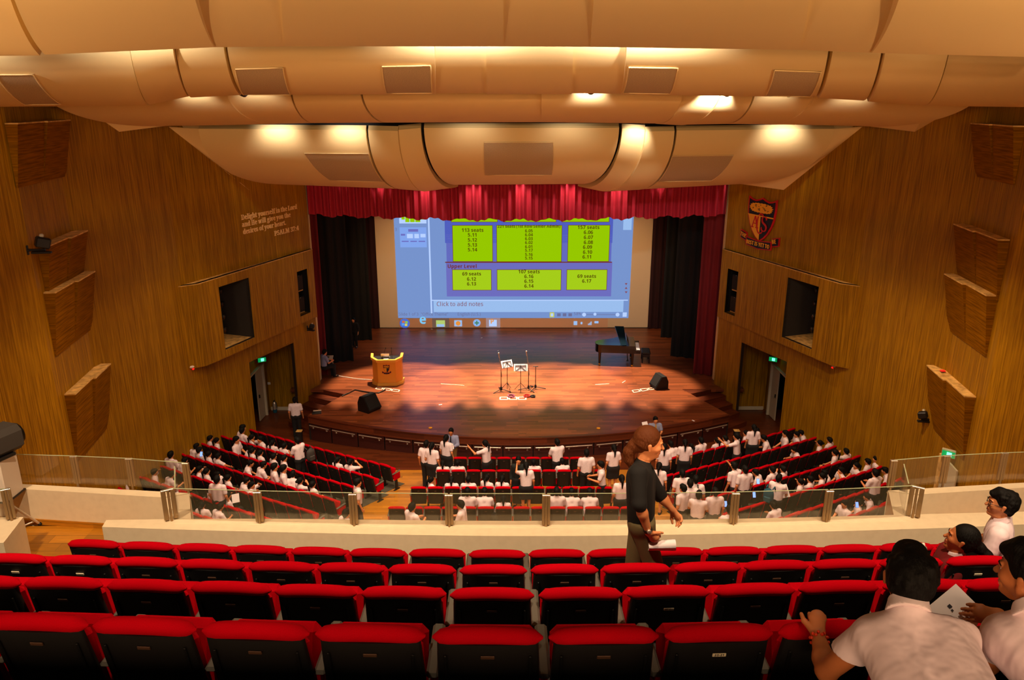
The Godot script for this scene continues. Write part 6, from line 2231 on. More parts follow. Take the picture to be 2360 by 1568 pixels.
func body_meshes(j: Dictionary, cell: float, top: String, legs: String, hair: String, girl := false, long_sleeve := 0.52, fine := false, hands := [0.35, 0.35]) -> Dictionary:
	# top: shirt key, legs: "trousers" or "skirt"
	var out := {}
	var all := ["pelvis", "chest", "head", "shl", "shr", "ell", "elr", "wrl", "wrr", "knl", "knr", "anl", "anr", "toel", "toer", "hipl", "hipr"]
	var bb := span_box(j, all, 0.24)
	var k := 0.92 if girl else 1.0
	var fl := Flesh.new(bb[0], bb[1], cell)
	var fz: Vector3 = j.face
	fl.cap(j.pelvis, j.waist, 0.105 * k, 0.10 * k, 0.05, Vector3(0, 0, 1), 1.12)
	fl.cap(j.waist, j.chest, 0.105 * k, 0.12 * k, 0.05, Vector3(0, 0, 1), 1.25)
	fl.cap(j.shl.lerp(j.chest, 0.1), j.shr.lerp(j.chest, 0.1), 0.055, 0.055, 0.06)
	fl.cap(j.chest + Vector3(0, 0.08, 0), j.neck, 0.07, 0.052, 0.04)
	fl.cap(j.neck, j.head + Vector3(0, -0.03, 0.01), 0.050, 0.050, 0.02)
	grow_head(fl, j.head, fz)
	for n in ["l", "r"]:
		fl.cap(j["sh" + n], j["el" + n], 0.048 * k, 0.038 * k, 0.03)
		fl.cap(j["el" + n], j["wr" + n], 0.039 * k, 0.026 * k, 0.02)
		var inward := Vector3(1 if n == "l" else -1, 0.0, -0.25)
		if fine: inward = j.get("palm" + n, inward)
		grow_hand(fl, j["wr" + n], j["el" + n], inward, hands[0 if n == "l" else 1], fine)
		fl.cap(j["hip" + n], j["kn" + n], 0.080 * k, 0.055 * k, 0.04)
		fl.cap(j["kn" + n], j["an" + n], 0.054 * k, 0.036, 0.03)
		fl.cap(j["an" + n], j["toe" + n], 0.036, 0.028, 0.02)
	out.body = fl.mesh()
	# shirt
	bb = span_box(j, ["pelvis", "chest", "neck", "shl", "shr", "ell", "elr"] + (["wrl", "wrr"] if long_sleeve > 1.0 else []), 0.22)
	fl = Flesh.new(bb[0], bb[1], cell)
	var zz := Vector3(0, 0, 1)
	fl.cap(j.pelvis + Vector3(-0.05, -0.02, 0), j.chest + Vector3(-0.07, 0.0, 0), 0.118 * k, 0.118 * k, 0.05, zz, 1.12)
	fl.cap(j.pelvis + Vector3(0.05, -0.02, 0), j.chest + Vector3(0.07, 0.0, 0), 0.118 * k, 0.118 * k, 0.05, zz, 1.12)
	fl.cap(j.shl.lerp(j.chest, 0.12), j.shr.lerp(j.chest, 0.12), 0.072, 0.072, 0.05)
	fl.cap(j.chest + Vector3(0, 0.08, 0), j.neck + Vector3(0, 0.005, 0.0), 0.085, 0.062, 0.04)
	for n in ["l", "r"]:
		var e: Vector3 = (j["sh" + n] as Vector3).lerp(j["el" + n], minf(long_sleeve, 1.0) + (0.12 if long_sleeve <= 1.0 else 0.0))
		fl.cap(j["sh" + n], e, 0.068 * k, 0.064 * k, 0.03)
		if long_sleeve > 1.0:
			var w: Vector3 = (j["el" + n] as Vector3).lerp(j["wr" + n], long_sleeve - 1.0)
			fl.cap(j["el" + n], w, 0.056 * k, 0.048 * k, 0.02)
	fl.cut(j.neck + Vector3(0, 0.035, 0.0), (j.head - j.neck).normalized() + Vector3(0, 0, -0.35))
	fl.cut(j.pelvis + Vector3(0, 0.02, 0), Vector3.DOWN)
	out[top] = fl.mesh()
	# legs
	bb = span_box(j, ["pelvis", "hipl", "hipr", "knl", "knr"] + (["anl", "anr"] if legs != "skirt" else []), 0.2)
	fl = Flesh.new(bb[0], bb[1], cell)
	fl.cap(j.hipl + Vector3(0, 0.02, 0), j.hipr + Vector3(0, 0.02, 0), 0.112 * k, 0.112 * k, 0.04, zz, 1.08)
	fl.cap(j.pelvis, j.waist, 0.118 * k, 0.112 * k, 0.04, zz, 1.06)
	for n in ["l", "r"]:
		if legs == "skirt":
			fl.cap(j["hip" + n], (j["hip" + n] as Vector3).lerp(j["kn" + n], 0.95), 0.115, 0.12, 0.09)
		else:
			fl.cap(j["hip" + n], j["kn" + n], 0.098 * k, 0.075 * k, 0.03)
			fl.cap(j["kn" + n], j["an" + n], 0.074 * k, 0.060, 0.03)
	fl.cut(j.pelvis + Vector3(0, 0.06, 0), Vector3.UP)
	if legs != "skirt": fl.cut(Vector3(0, minf(j.anl.y, j.anr.y) - 0.045, 0), Vector3.DOWN)
	else:
		var kd: Vector3 = (j.knl + j.knr) / 2 - j.pelvis
		fl.cut(j.pelvis + kd * 0.88, kd.normalized())
	out[legs] = fl.mesh()
	# shoes
	bb = span_box(j, ["anl", "anr", "toel", "toer"], 0.07)
	fl = Flesh.new(bb[0], bb[1], minf(cell, 0.016))
	for n in ["l", "r"]:
		fl.cap(j["an" + n] + Vector3(0, -0.045, 0.02), j["toe" + n] + Vector3(0, 0.005, 0), 0.046, 0.038, 0.02)
		fl.cut(Vector3(0, 0.001 + minf(j.anl.y, j.anr.y) - 0.085, 0), Vector3.DOWN)
	out.shoes = fl.mesh()
	fl = Flesh.new(j.head - Vector3.ONE * 0.30, j.head + Vector3.ONE * 0.24, minf(cell, 0.014))
	grow_hair(fl, j.head, fz, hair)
	out.hair = fl.mesh()
	return out

func dress(t: Node3D, meshes: Dictionary, mats: Dictionary) -> void:
	for k in meshes: put(k, meshes[k], mats[k], t)

func tie_on(t: Node3D, j: Dictionary, m: Material) -> void:
	var st := mb()
	var a: Vector3 = j.neck + Vector3(0, 0.0, -0.085)
	var b: Vector3 = j.waist + Vector3(0, 0.03, -0.125)
	var c: Vector3 = j.chest + Vector3(0, 0.0, -0.128)
	for q in [[a, c, 0.018, 0.026], [c, b, 0.026, 0.036]]:
		slab(st, q[0] - Vector3(q[2], 0, 0), q[0] + Vector3(q[2], 0, 0), q[1] + Vector3(q[3], 0, 0), q[1] - Vector3(q[3], 0, 0), Vector3(0, 0, 0.008))
	obj("tie", st, m, t)

var cast := {}

func archetype(key: String, j: Dictionary, legs: String, hair: String, mats: Dictionary, girl := false, sleeve := 0.52, tie: Variant = null) -> void:
	var t := Node3D.new()
	t.name = "person"
	t.set_meta("base", "person")
	tag(t, key, "person")
	dress(t, body_meshes(j, 0.021, "shirt", legs, hair, girl, sleeve), mats)
	if tie: tie_on(t, j, tie)
	cast[key] = t

func person(key: String, at: Vector3, turn: float, s: float, label: String, group := "") -> Node3D:
	var r: Node3D = cast[key].duplicate()
	r.name = numbered("person")
	add_child(r)
	r.position = at
	r.rotation.y = turn
	r.scale = Vector3(lerpf(1.0, s, 0.5), s, lerpf(1.0, s, 0.5))
	r.set_meta("label", label)
	if group: r.set_meta("group", group)
	return r

func build_cast() -> void:
	var m := {"body": M.skin, "shirt": M.shirt_white, "trousers": M.trousers_navy, "skirt": M.trousers_navy, "hair": M.hair_black, "shoes": M.shoe}
	archetype("boy", joints(false, 0.03, [ARM_DOWN, ARM_DOWN]), "trousers", "short", m)
	archetype("boy_front", joints(false, 0.10, [ARM_FRONT, ARM_FRONT]), "trousers", "short", m)
	archetype("boy_reach", joints(false, 0.22, [ARM_DOWN, ARM_POINT], 0.06), "trousers", "short", m)
	archetype("girl", joints(false, 0.03, [ARM_DOWN, ARM_DOWN], 0.0, true), "skirt", "tail", m, true)
	archetype("girl_reach", joints(false, 0.10, [ARM_POINT, ARM_DOWN], 0.0, true), "skirt", "tail", m, true)
	archetype("sit", joints(true, 0.06, [ARM_LAP, ARM_LAP]), "trousers", "short", m)
	archetype("sit_lean", joints(true, 0.42, [ARM_LAP, ARM_FRONT]), "trousers", "short", m)
	archetype("sit_out", joints(true, 0.12, [ARM_LAP, ARM_OUT]), "trousers", "short", m)
	archetype("sit_head", joints(true, 0.05, [ARM_HEAD, ARM_LAP]), "trousers", "short", m)
	archetype("sit_girl", joints(true, 0.05, [ARM_LAP, ARM_LAP], 0.0, true), "skirt", "tail", m, true)
	archetype("sit_girl_head", joints(true, 0.05, [ARM_LAP, ARM_HEAD], 0.0, true), "skirt", "bun", m, true)
	var mt := m.duplicate()
	mt.trousers = M.trousers_khaki; mt.shirt = M.shirt_blue; mt.body = M.skin_tan
	archetype("teacher", joints(false, 0.04, [ARM_FRONT, ARM_FRONT]), "trousers", "short", mt, false, 1.7, M.tie_dark)
	var mg := m.duplicate()
	mg.shirt = M.shirt_green
	archetype("woman_green", joints(false, 0.06, [ARM_FRONT, ARM_DOWN], 0.0, true), "skirt", "bun", mg, true, 1.7)
	var mb2 := m.duplicate()
	mb2.shirt = M.shirt_blue
	archetype("man_blue", joints(false, 0.04, [ARM_FRONT, ARM_DOWN]), "trousers", "short", mb2, false, 0.52, M.tie_gold)
	archetype("sit_blue", joints(true, 0.15, [ARM_FRONT, ARM_FRONT]), "trousers", "short", mb2)
	var mk := m.duplicate()
	mk.shirt = M.shirt_black; mk.trousers = M.shirt_black
	archetype("man_black", joints(false, 0.02, [ARM_DOWN, ARM_DOWN]), "trousers", "short", mk, false, 1.9)

func sit_in(block: String, nth: int, list: Array) -> void:
	var e: Array = seat_rows["%s %d" % [block, nth]]
	var a: Vector3 = e[0]
	var b: Vector3 = e[1]
	var made := []
	for q in list:
		var u := 0.5
		var p := a
		var fwd := (b - a).cross(Vector3.UP).normalized()
		if fwd.z > 0: fwd = -fwd
		for k in 12:
			p = row_point(a, b, u, e[2]) + fwd * 0.24
			p.y = floor_at(p.z) + 1.18
			var miss: float = q[0] - seen_at(p).x
			u += miss / (seen_at(b).x - seen_at(a).x)
		var d := row_point(a, b, u + 0.02, e[2]) - row_point(a, b, u - 0.02, e[2])
		if d.x < 0: d = -d
		var g := floor_at(p.z)
		var want: float = on_z(q[0], q[1], p.z).y - g
		made.append([u, Vector3(p.x, g, p.z), atan2(-d.z, d.x) + deg_to_rad(q[3]), clampf(want / 1.18, 0.86, 1.16), q[2]])
	made.sort_custom(func(x, y): return x[0] < y[0])
	for i in made.size():
		var k: String = made[i][4]
		var kind: String = {"sit": "student in white shirt", "sit_lean": "student leaning forward", "sit_out": "student with outstretched arm", "sit_head": "student with a raised hand", "sit_girl": "girl with tied hair", "sit_girl_head": "girl with a raised hand"}[k]
		var o := person(k, made[i][1], made[i][2], made[i][3], "seated %s, %s from %s, %s row of %s stalls" % [kind, NTH[i], "the aisle" if block != "centre" else "the left", NTH[nth], block], "students seated in the %s stalls" % block)
		for c in get_children():                       # let the seat under the student down
			if c.has_meta("category") and c.get_meta("category") == "seat" and Vector2(c.position.x - o.position.x, c.position.z - o.position.z).length() < 0.44 and c.position.z > o.position.z - 0.12:
				var s: Node3D = c.get_node("seat_cushion")
				s.transform = Transform3D(Basis(), Vector3(0, 0.43, -0.22))

func build_people() -> void:
	build_cast()
	sit_in("left", 1, [[541, 985, "sit_lean", -40], [555.5, 993, "sit", 0], [577, 1010, "sit_girl", -20], [604, 1010, "sit_out", 165], [625, 1024, "sit_girl", 10], [652, 1028, "sit", 0], [775, 1062, "sit_girl", 0], [805, 1065, "sit_girl_head", 10]])
	sit_in("left", 2, [[480, 1015, "sit", -25], [496, 1021, "sit_girl", -30], [542, 1013, "sit", -60], [558, 1034, "sit_lean", -40], [578, 1043, "sit_girl", -20], [596, 1047, "sit_girl", -10], [627, 1053, "sit_head", -20], [651, 1056, "sit", -30]])
	sit_in("left", 3, [[436, 1032, "sit_lean", 0], [455, 1038, "sit", -10], [477, 1050, "sit_girl", -20], [496, 1059, "sit_out", -10], [557, 1067, "sit_lean", -40], [588, 1073, "sit_lean", -20], [629, 1076, "sit", -30], [650, 1080, "sit", -40], [668, 1098, "sit_lean", 30], [688, 1110, "sit_girl_head", -10], [717, 1117, "sit_girl", -10]])
	sit_in("left", 4, [[391, 1049, "sit", 10], [408, 1065, "sit_lean", 0], [455, 1082, "sit_head", -40], [472, 1091, "sit_girl", -20], [496, 1095, "sit", -75], [521, 1104, "sit_girl", -20], [547, 1110, "sit_lean", -30], [576, 1120, "sit_head", -60]])
	sit_in("left", 5, [[312, 1080, "sit_girl", -20], [351, 1095, "sit_head", -30], [376, 1106, "sit_lean", -10], [482, 1139, "sit", -20], [520, 1149, "sit_head", -20]])
	sit_in("left", 6, [[274, 1104, "sit", 0], [487, 1172, "sit_lean", -10], [462, 1168, "sit_girl", 20]])
	sit_in("right", 0, [[1558, 1027, "sit_lean", 0], [1595, 1030, "sit_girl", 10], [1618, 1016, "sit", 0], [1655, 1021, "sit_girl", 0], [1675, 1015, "sit", 10], [1722, 998, "sit_girl", 30], [1747, 992, "sit", 20]])
	sit_in("right", 1, [[1779, 1009, "sit_lean", 40], [1813, 999, "sit", 50], [1840, 1001, "sit", 50], [1864, 997, "sit_lean", 40]])
	sit_in("right", 2, [[1848, 1040, "sit_lean", 60], [1893, 1022, "sit_girl_head", 30], [1916, 1021, "sit", 10]])
	sit_in("right", 3, [[1762, 1090, "sit_lean", 30], [1784, 1083, "sit", 10], [1809, 1088, "sit_head", 20], [1928, 1043, "sit_girl", 30], [1954, 1046, "sit_head", 0]])
	sit_in("right", 4, [[1849, 1110, "sit_girl_head", 30], [1872, 1108, "sit_head", 20], [1899, 1100, "sit_girl", 30], [1922, 1096, "sit_lean", 40], [1943, 1088, "sit_head", 60], [1978, 1081, "sit_girl", 60], [2005, 1070, "sit", 20], [2024, 1060, "sit", 40]])
	sit_in("right", 5, [[2062, 1085, "sit_lean", 30], [1800, 1170, "sit_lean", 0]])
	sit_in("right", 6, [[1951, 1160, "sit", 75], [1984, 1168, "sit_girl", 40], [2022, 1152, "sit_lean", 40]])
	sit_in("centre", 1, [[1020, 1075, "sit_girl", 0], [1054, 1068, "sit", 0], [1230, 1067, "sit", 0], [1300, 1074, "sit_lean", 10]])
	sit_in("centre", 2, [[991, 1110, "sit_girl", -60], [1040, 1108, "sit_girl", 0], [1079, 1108, "sit", 0], [1121, 1102, "sit_girl", -30], [1157, 1104, "sit_girl", -10]])
	sit_in("centre", 3, [[1077, 1135, "sit", 0], [1116, 1140, "sit_lean", 0], [1160, 1152, "sit_girl", 0], [1283, 1134, "sit", 0], [1319, 1141, "sit_lean", 0], [1361, 1141, "sit_lean", 0]])
	# standing: head in the photograph, kind, turn, label
	var up := [
		[679, 924, "boy", 5, "student in white shirt walking towards the alcove left of the stage, seen from behind"],
		[688, 1018, "boy_front", 55, "student with a dark rucksack standing in the second row of the left stalls"],
		[499, 1108, "boy", -10, "student standing in the sixth row of the left stalls, back to the balcony"],
		[822, 1114, "boy", -70, "student standing in the left aisle, seen behind a rail post"],
		[796, 1186, "boy", -40, "student low in the left aisle, only dark hair showing above the parapet"],
		[982, 1026, "boy", -12, "boy in white shirt standing at the left end of the middle rows, back turned"],
		[995, 1031, "girl", -20, "girl with dark hair standing close beside the boy at the left end"],
		[1028, 1013, "girl", -28, "girl with long ponytail standing before the teacher in a tie"],
		[1040, 995, "teacher", 172, "teacher in pale blue shirt, dark tie and khaki trousers facing the girl"],
		[1122, 1026, "girl_reach", 60, "girl standing alone behind the first middle row, arm held out to the left"],
		[1286, 1023, "boy_front", 22, "boy standing by the stage front behind the first middle row"],
		[1415, 1036, "girl", 12, "girl standing by the right end of the second middle row, head turned left"],
		[1352, 1047, "boy", 8, "tall boy in white shirt standing among the middle rows, back to the balcony"],
		[1390, 1073, "boy_front", 85, "boy in a striped tie bending over at the right of the middle rows"],
		[1195, 1062, "woman_green", 178, "woman in dark green cardigan facing the balcony in the middle rows"],
		[1213, 1079, "girl_reach", 6, "girl with a dark green sweater over white shirt, leaning on the seats before the woman"],
		[1433, 1107, "girl", 4, "girl with a ponytail sitting up at the right end of the fourth middle row"],
		[945, 1173, "boy_front", -45, "boy in the nearest middle row at left, turned to the right"],
		[1067, 1165, "boy_front", 78, "boy with a tie in the nearest middle row, turned to the left"],
		[1139, 1197, "boy", 0, "boy just visible above the parapet in the nearest middle row"],
		[1531, 1034, "girl", -8, "girl standing right beside the walking woman's face, end of the first right row"],
		[1519, 1078, "girl", -20, "girl partly hidden behind the walking woman's shoulder"],
		[1579, 1024, "girl", -6, "girl with long dark hair standing in the second right row near the aisle"],
		[1702, 1009, "girl_reach", 60, "girl standing in the second right row bending to a seated friend"],
		[1738, 989, "girl", 0, "girl with long dark ponytail standing tall in the second right row, back turned"],
		[1700, 1079, "boy_reach", 30, "boy standing in the fourth right row with one arm reaching left"],
		[1718, 1085, "boy", 15, "boy standing close behind the reaching boy in the fourth right row"],
		[1573, 1094, "boy", 6, "boy standing in the right aisle behind the two with rucksacks, back turned"],
		[1591, 1117, "boy", 2, "boy with a grey rucksack strap in the right aisle"],
		[1604, 1108, "boy", -5, "dark-haired boy standing furthest right of the aisle group"],
		[1576, 1128, "boy", 40, "boy in the right aisle looking left across the middle rows"],
		[1610, 1145, "boy_front", -20, "boy in the right aisle behind the glass, shirt untucked and head bent"],
		[1649, 1137, "boy", 6, "boy standing alone behind the glass at the end of the fifth right row"],
		[1793, 1106, "boy_front", -42, "boy with a teal rucksack reading a white sheet in the right stalls"],
		[2022, 1094, "boy_front", 25, "student standing by the right corner post, hands at the chest"],
		[1684, 1180, "boy_front", 10, "student holding a lit phone behind a rail post on the right"],
		[1510, 968, "man_blue", 186, "man in grey-blue shirt and striped tie by the stage, papers in hand"]]
	for q in up:
		var head := 1.52 if not (q[2] in ["girl", "girl_reach", "woman_green"]) else 1.50
		var p := on_floor(q[0], q[1], head)
		person(q[2], Vector3(p.x, floor_at(p.z), p.z), deg_to_rad(q[3]), 1.0, q[4])
	var bp := on_y(757, 815, STAGE_Y + 1.12)
	person("sit_blue", Vector3(bp.x - 0.25, STAGE_Y, bp.z), -0.9, 1.0, "person in blue shirt at the laptop table behind the red side curtain")
	var dp := on_z(815, 745, -35.6)
	person("man_black", Vector3(dp.x, STAGE_Y, -35.6), PI - 0.3, clampf((dp.y - STAGE_Y) / 1.53, 0.9, 1.2), "person in black clothes standing in the dark left wings")
	# what they carry
	carry_bag("dark grey rucksack on the student in the left stalls", 716, 1049, M.bag_grey, 0.9, 1.12)
	carry_bag("teal rucksack on the boy reading a sheet", 1771, 1143, M.bag_teal, -0.7, 1.12)
	carry_bag("grey rucksack on the boy in the right aisle", 1601, 1142, M.bag_grey, 0.0, 1.15)
	for q in [[1805, 1133, "white sheet held by the boy with the teal rucksack", 0.30], [1487, 980, "white papers in the hand of the man in the striped tie", 0.2], [1040, 1030, "papers held between the teacher and the girl", 0.15], [1192, 1086, "pale sheet held by the woman in the dark green cardigan", 0.2], [543, 1149, "white sheet held up in the left stalls behind the glass", 0.2]]:
		var p := on_floor(q[0], q[1], 1.10)
		var st := mb()
		box(st, Transform3D(Basis(Vector3.RIGHT, -0.6) * Basis(Vector3.BACK, 0.2), Vector3.ZERO), Vector3(q[3], q[3] * 1.2, 0.006), 0.001)
		var o := obj("paper_sheet", st, M.paper)
		o.position = p
		tag(o, q[2], "paper")
	for q in [[464, 1047, "lit phone held in the fourth row of the left stalls"], [1738, 1141, "lit phone showing through the glass right of a rail post"], [1672, 1162, "lit phone at the end of the fifth right row behind the glass"], [1975, 1164, "lit phone held up near the right corner of the glass"], [1799, 1130, "lit phone on the sheet of the boy with the teal rucksack"], [1747, 1110, "lit phone held in the fourth row of the right stalls"]]:
		var p := on_floor(q[0], q[1], 1.12)
		var t := thing("phone", q[2], "phone", p, 0.0, "phones")
		var st := mb(); box(st, Transform3D(Basis(Vector3.RIGHT, -0.5), Vector3.ZERO), Vector3(0.085, 0.16, 0.010), 0.004); obj("case", st, M.black, t)
		st = mb(); box(st, Transform3D(Basis(Vector3.RIGHT, -0.5), Vector3(0, 0.004, 0.007)), Vector3(0.075, 0.145, 0.003)); obj("lit_screen", st, M.phone_light, t)

func carry_bag(label: String, px: float, py: float, m: Material, turn: float, up: float) -> void:
	var p := on_floor(px, py, up)
	var t := thing("rucksack", label, "rucksack", p, turn)
	var st := mb(1)
	var rings := []
	for k in 9:
		var v := -1.0 + 2.0 * k / 8.0
		var r := sqrt(maxf(1.0 - pow(absf(v), 3.5), 0.03))
		var ring := []
		for s in 12:
			var a := TAU * s / 12
			ring.append(Vector3(cos(a) * 0.15 * r, v * 0.23, -sin(a) * 0.09 * r + 0.01 * v))
		rings.append(ring)
	skin(st, rings, true, true)
	st.set_smooth_group(-1)
	fan(st, rings[0], false); fan(st, rings[8], true)
	obj("sack", st, m, t)
	st = mb()
	bxs(st, Vector3(0, -0.08, 0.085), Vector3(0.20, 0.16, 0.05), 0.02)
	obj("pocket", st, m, t)
	for x in [-0.09, 0.09]:
		st = mb(); tube(st, [Vector3(x, 0.20, -0.04), Vector3(x * 1.1, 0.24, -0.14), Vector3(x * 1.2, 0.08, -0.2)], 0.018, -1, 6); obj("strap", st, m, t)

# ---------------------------------------------------------------- the people on the balcony, in finer grids
func merged(list: Array) -> ArrayMesh:
	var ps := PackedVector3Array()
	var ns := PackedVector3Array()
	var id := PackedInt32Array()
	for m in list:
		var a: Array = m.surface_get_arrays(0)
		var base := ps.size()
		ps.append_array(a[Mesh.ARRAY_VERTEX])
		ns.append_array(a[Mesh.ARRAY_NORMAL])
		var ix: PackedInt32Array = a[Mesh.ARRAY_INDEX]
		for k in ix: id.append(k + base)
	var arr := []
	arr.resize(Mesh.ARRAY_MAX)
	arr[Mesh.ARRAY_VERTEX] = ps
	arr[Mesh.ARRAY_NORMAL] = ns
	arr[Mesh.ARRAY_INDEX] = id
	var out := ArrayMesh.new()
	out.add_surface_from_arrays(Mesh.PRIMITIVE_TRIANGLES, arr)
	return out

func local_joints(root: Node3D, px: Dictionary) -> Dictionary:       # measured joints: x, y in the photograph and z in the hall
	var j := {}
	var inv := root.transform.affine_inverse()
	for k in px:
		var q: Array = px[k]
		j[k] = inv * on_z(q[0], q[1], q[2])
	return j

func hero(root: Node3D, j: Dictionary, look: Dictionary) -> void:
	# look: mats, hair style, sleeve, legs, cell, hands
	var k: float = look.get("bulk", 1.0)
	var cell: float = look.get("cell", 0.013)
	var f: Vector3 = j.face
	var up := Vector3.UP
	var pieces := []
	# skin: trunk and limbs, then head and hands in their own grids
	var keys := ["pelvis", "chest", "neck", "shl", "shr", "ell", "elr", "wrl", "wrr", "hipl", "hipr", "knl", "knr", "anl", "anr", "toel", "toer"]
	var bb := span_box(j, keys, 0.12)
	var fl := Flesh.new(bb[0], bb[1], maxf(cell, 0.015))
	var right: Vector3 = (j.shr - j.shl).normalized()
	var front := up.cross(right).normalized()
	if front.dot(f) < 0 and not look.get("keep_front", false): front = -front
	fl.cap(j.pelvis, j.waist, 0.075 * k, 0.07 * k, 0.04, front, 1.2)
	fl.cap(j.waist, j.chest, 0.07 * k, 0.08 * k, 0.04, front, 1.4)
	fl.cap(j.shl.lerp(j.chest, 0.1), j.shr.lerp(j.chest, 0.1), 0.042 * k, 0.042 * k, 0.03)
	fl.cap(j.chest, j.neck, 0.055, 0.050 * k, 0.03)
	fl.cap(j.neck, j.head + Vector3(0, -0.03, 0) - f * 0.015, 0.054 * k, 0.050 * k, 0.02)
	for n in ["l", "r"]:
		fl.cap(j["sh" + n], j["el" + n], 0.046 * k, 0.040 * k, 0.03)
		fl.cap(j["el" + n], (j["el" + n] as Vector3).lerp(j["wr" + n], 0.35), 0.041 * k, 0.042 * k, 0.02)
		fl.cap((j["el" + n] as Vector3).lerp(j["wr" + n], 0.35), j["wr" + n], 0.042 * k, 0.027 * k, 0.02)
		fl.cap(j["hip" + n], j["kn" + n], 0.080 * k, 0.055 * k, 0.04)
		fl.cap(j["kn" + n], j["an" + n], 0.054 * k, 0.036, 0.03)
		fl.cap(j["an" + n], j["toe" + n], 0.036, 0.028, 0.02)
	pieces.append(fl.mesh())
	fl = Flesh.new(j.head - Vector3.ONE * 0.16, j.head + Vector3.ONE * 0.16, 0.0055)
	grow_head(fl, j.head, f)
	fl.cap(j.head - f * 0.02 + up * -0.05, j.neck.lerp(j.head, 0.3), 0.052 * k, 0.054 * k, 0.03)
	pieces.append(fl.mesh())
	for n in ["l", "r"]:
		if not look.hands.has(n): continue
		var w: Vector3 = j["wr" + n]
		fl = Flesh.new(w - Vector3.ONE * 0.19, w + Vector3.ONE * 0.19, 0.0045)
		var q: Array = look.hands[n]
		fl.cap((j["el" + n] as Vector3).lerp(w, 0.8), w, 0.030 * k, 0.027 * k, 0.02)
		var to: Vector3 = w - (q[2] if q.size() > 2 else (w - j["el" + n]).normalized())
		grow_hand(fl, w, to, q[0], q[1], true)
		pieces.append(fl.mesh())
	put("body", merged(pieces), look.mats.body, root)
	# shirt
	var sl: float = look.sleeve
	bb = span_box(j, ["pelvis", "chest", "neck", "shl", "shr", "ell", "elr"], 0.17)
	fl = Flesh.new(bb[0], bb[1], cell)
	var half: Vector3 = right * 0.055 * k
	fl.cap(j.pelvis - half + Vector3(0, -0.03, 0), j.chest - half * 1.3, 0.110 * k, 0.118 * k, 0.05, front, 1.12)
	fl.cap(j.pelvis + half + Vector3(0, -0.03, 0), j.chest + half * 1.3, 0.110 * k, 0.118 * k, 0.05, front, 1.12)
	fl.cap(j.shl.lerp(j.chest, 0.14), j.shr.lerp(j.chest, 0.14), 0.066 * k, 0.066 * k, 0.05)
	fl.cap(j.chest + (j.neck - j.chest) * 0.5, j.neck, 0.085 * k, 0.062 * k, 0.04)
	for n in ["l", "r"]:
		var e: Vector3 = (j["sh" + n] as Vector3).lerp(j["el" + n], minf(sl, 1.0))
		fl.cap(j["sh" + n], e, 0.066 * k, (0.066 if sl < 0.9 else 0.056) * k, 0.03)
		if sl > 1.0: fl.cap(j["el" + n], (j["el" + n] as Vector3).lerp(j["wr" + n], sl - 1.0), 0.055 * k, 0.052 * k, 0.02)
	# folds of the cloth: shallow creases fanning from the sleeves across the back
	for c in look.get("folds", []):
		fl.cap(c[0], c[1], c[2], c[2] * 0.4, 0.022)
	var nd: Vector3 = (j.head - j.neck).normalized()
	fl.cut(j.neck + nd * look.get("collar_cut", 0.02), nd - f * look.get("collar_tilt", 0.25) * -1.0)
	fl.cut(j.pelvis + Vector3(0, look.get("hem", 0.0), 0), Vector3.DOWN)
	if look.has("v_neck"): fl.carve(j.neck + f * 0.105 - up * 0.015, 0.055)
	put("shirt", fl.mesh(), look.mats.shirt, root)
	if look.get("collar", false):
		fl = Flesh.new(j.neck - Vector3.ONE * 0.15, j.neck + Vector3.ONE * 0.15, 0.006)
		fl.cap(j.neck - nd * 0.02, j.neck + nd * 0.030, 0.078 * k, 0.066 * k, 0.01)
		fl.cut(j.neck + nd * 0.040 - f * 0.0, (nd + f * 0.35).normalized())
		fl.cut(j.neck - nd * 0.012, -(nd + f * 0.30).normalized())
		fl.carve(j.neck + nd * 0.06, 0.052 * k)
		fl.carve(j.neck + f * 0.095, 0.045)
		put("collar", fl.mesh(), look.mats.get("collar", look.mats.shirt), root)
	# trousers
	bb = span_box(j, ["pelvis", "hipl", "hipr", "knl", "knr", "anl", "anr"], 0.16)
	fl = Flesh.new(bb[0], bb[1], maxf(cell, 0.015))
	fl.cap(j.hipl + Vector3(0, 0.02, 0), j.hipr + Vector3(0, 0.02, 0), 0.108 * k, 0.108 * k, 0.04, front, 1.05)
	fl.cap(j.pelvis, j.waist, 0.108 * k, 0.100 * k, 0.04, front, 1.06)
	for n in ["l", "r"]:
		fl.cap(j["hip" + n], j["kn" + n], 0.096 * k, 0.076 * k, 0.03)
		fl.cap(j["kn" + n], j["an" + n], 0.075 * k, 0.064, 0.03)
	fl.cut(j.pelvis.lerp(j.waist, 0.45), Vector3.UP)
	put("trousers", fl.mesh(), look.mats.legs, root)
	bb = span_box(j, ["anl", "anr", "toel", "toer"], 0.07)
	fl = Flesh.new(bb[0], bb[1], 0.014)
	for n in ["l", "r"]: fl.cap(j["an" + n] + Vector3(0, -0.045, 0), j["toe" + n] + Vector3(0, 0.005, 0), 0.046, 0.038, 0.02)
	put("shoes", fl.mesh(), M.shoe, root)
	# hair
	fl = Flesh.new(j.head - Vector3.ONE * 0.34, j.head + Vector3.ONE * 0.22, 0.007)
	var r := f.cross(up).normalized()
	var u := r.cross(f).normalized()
	fl.cap(j.head + u * 0.034 - f * 0.028, j.head + u * 0.034 - f * 0.028, 0.101, 0.101, 0.02, r, 1.16)
	fl.cap(j.head - f * 0.045 - u * 0.02, j.head - f * 0.050 - u * look.get("nape", 0.055), 0.072, 0.048, 0.03, r, 0.95)
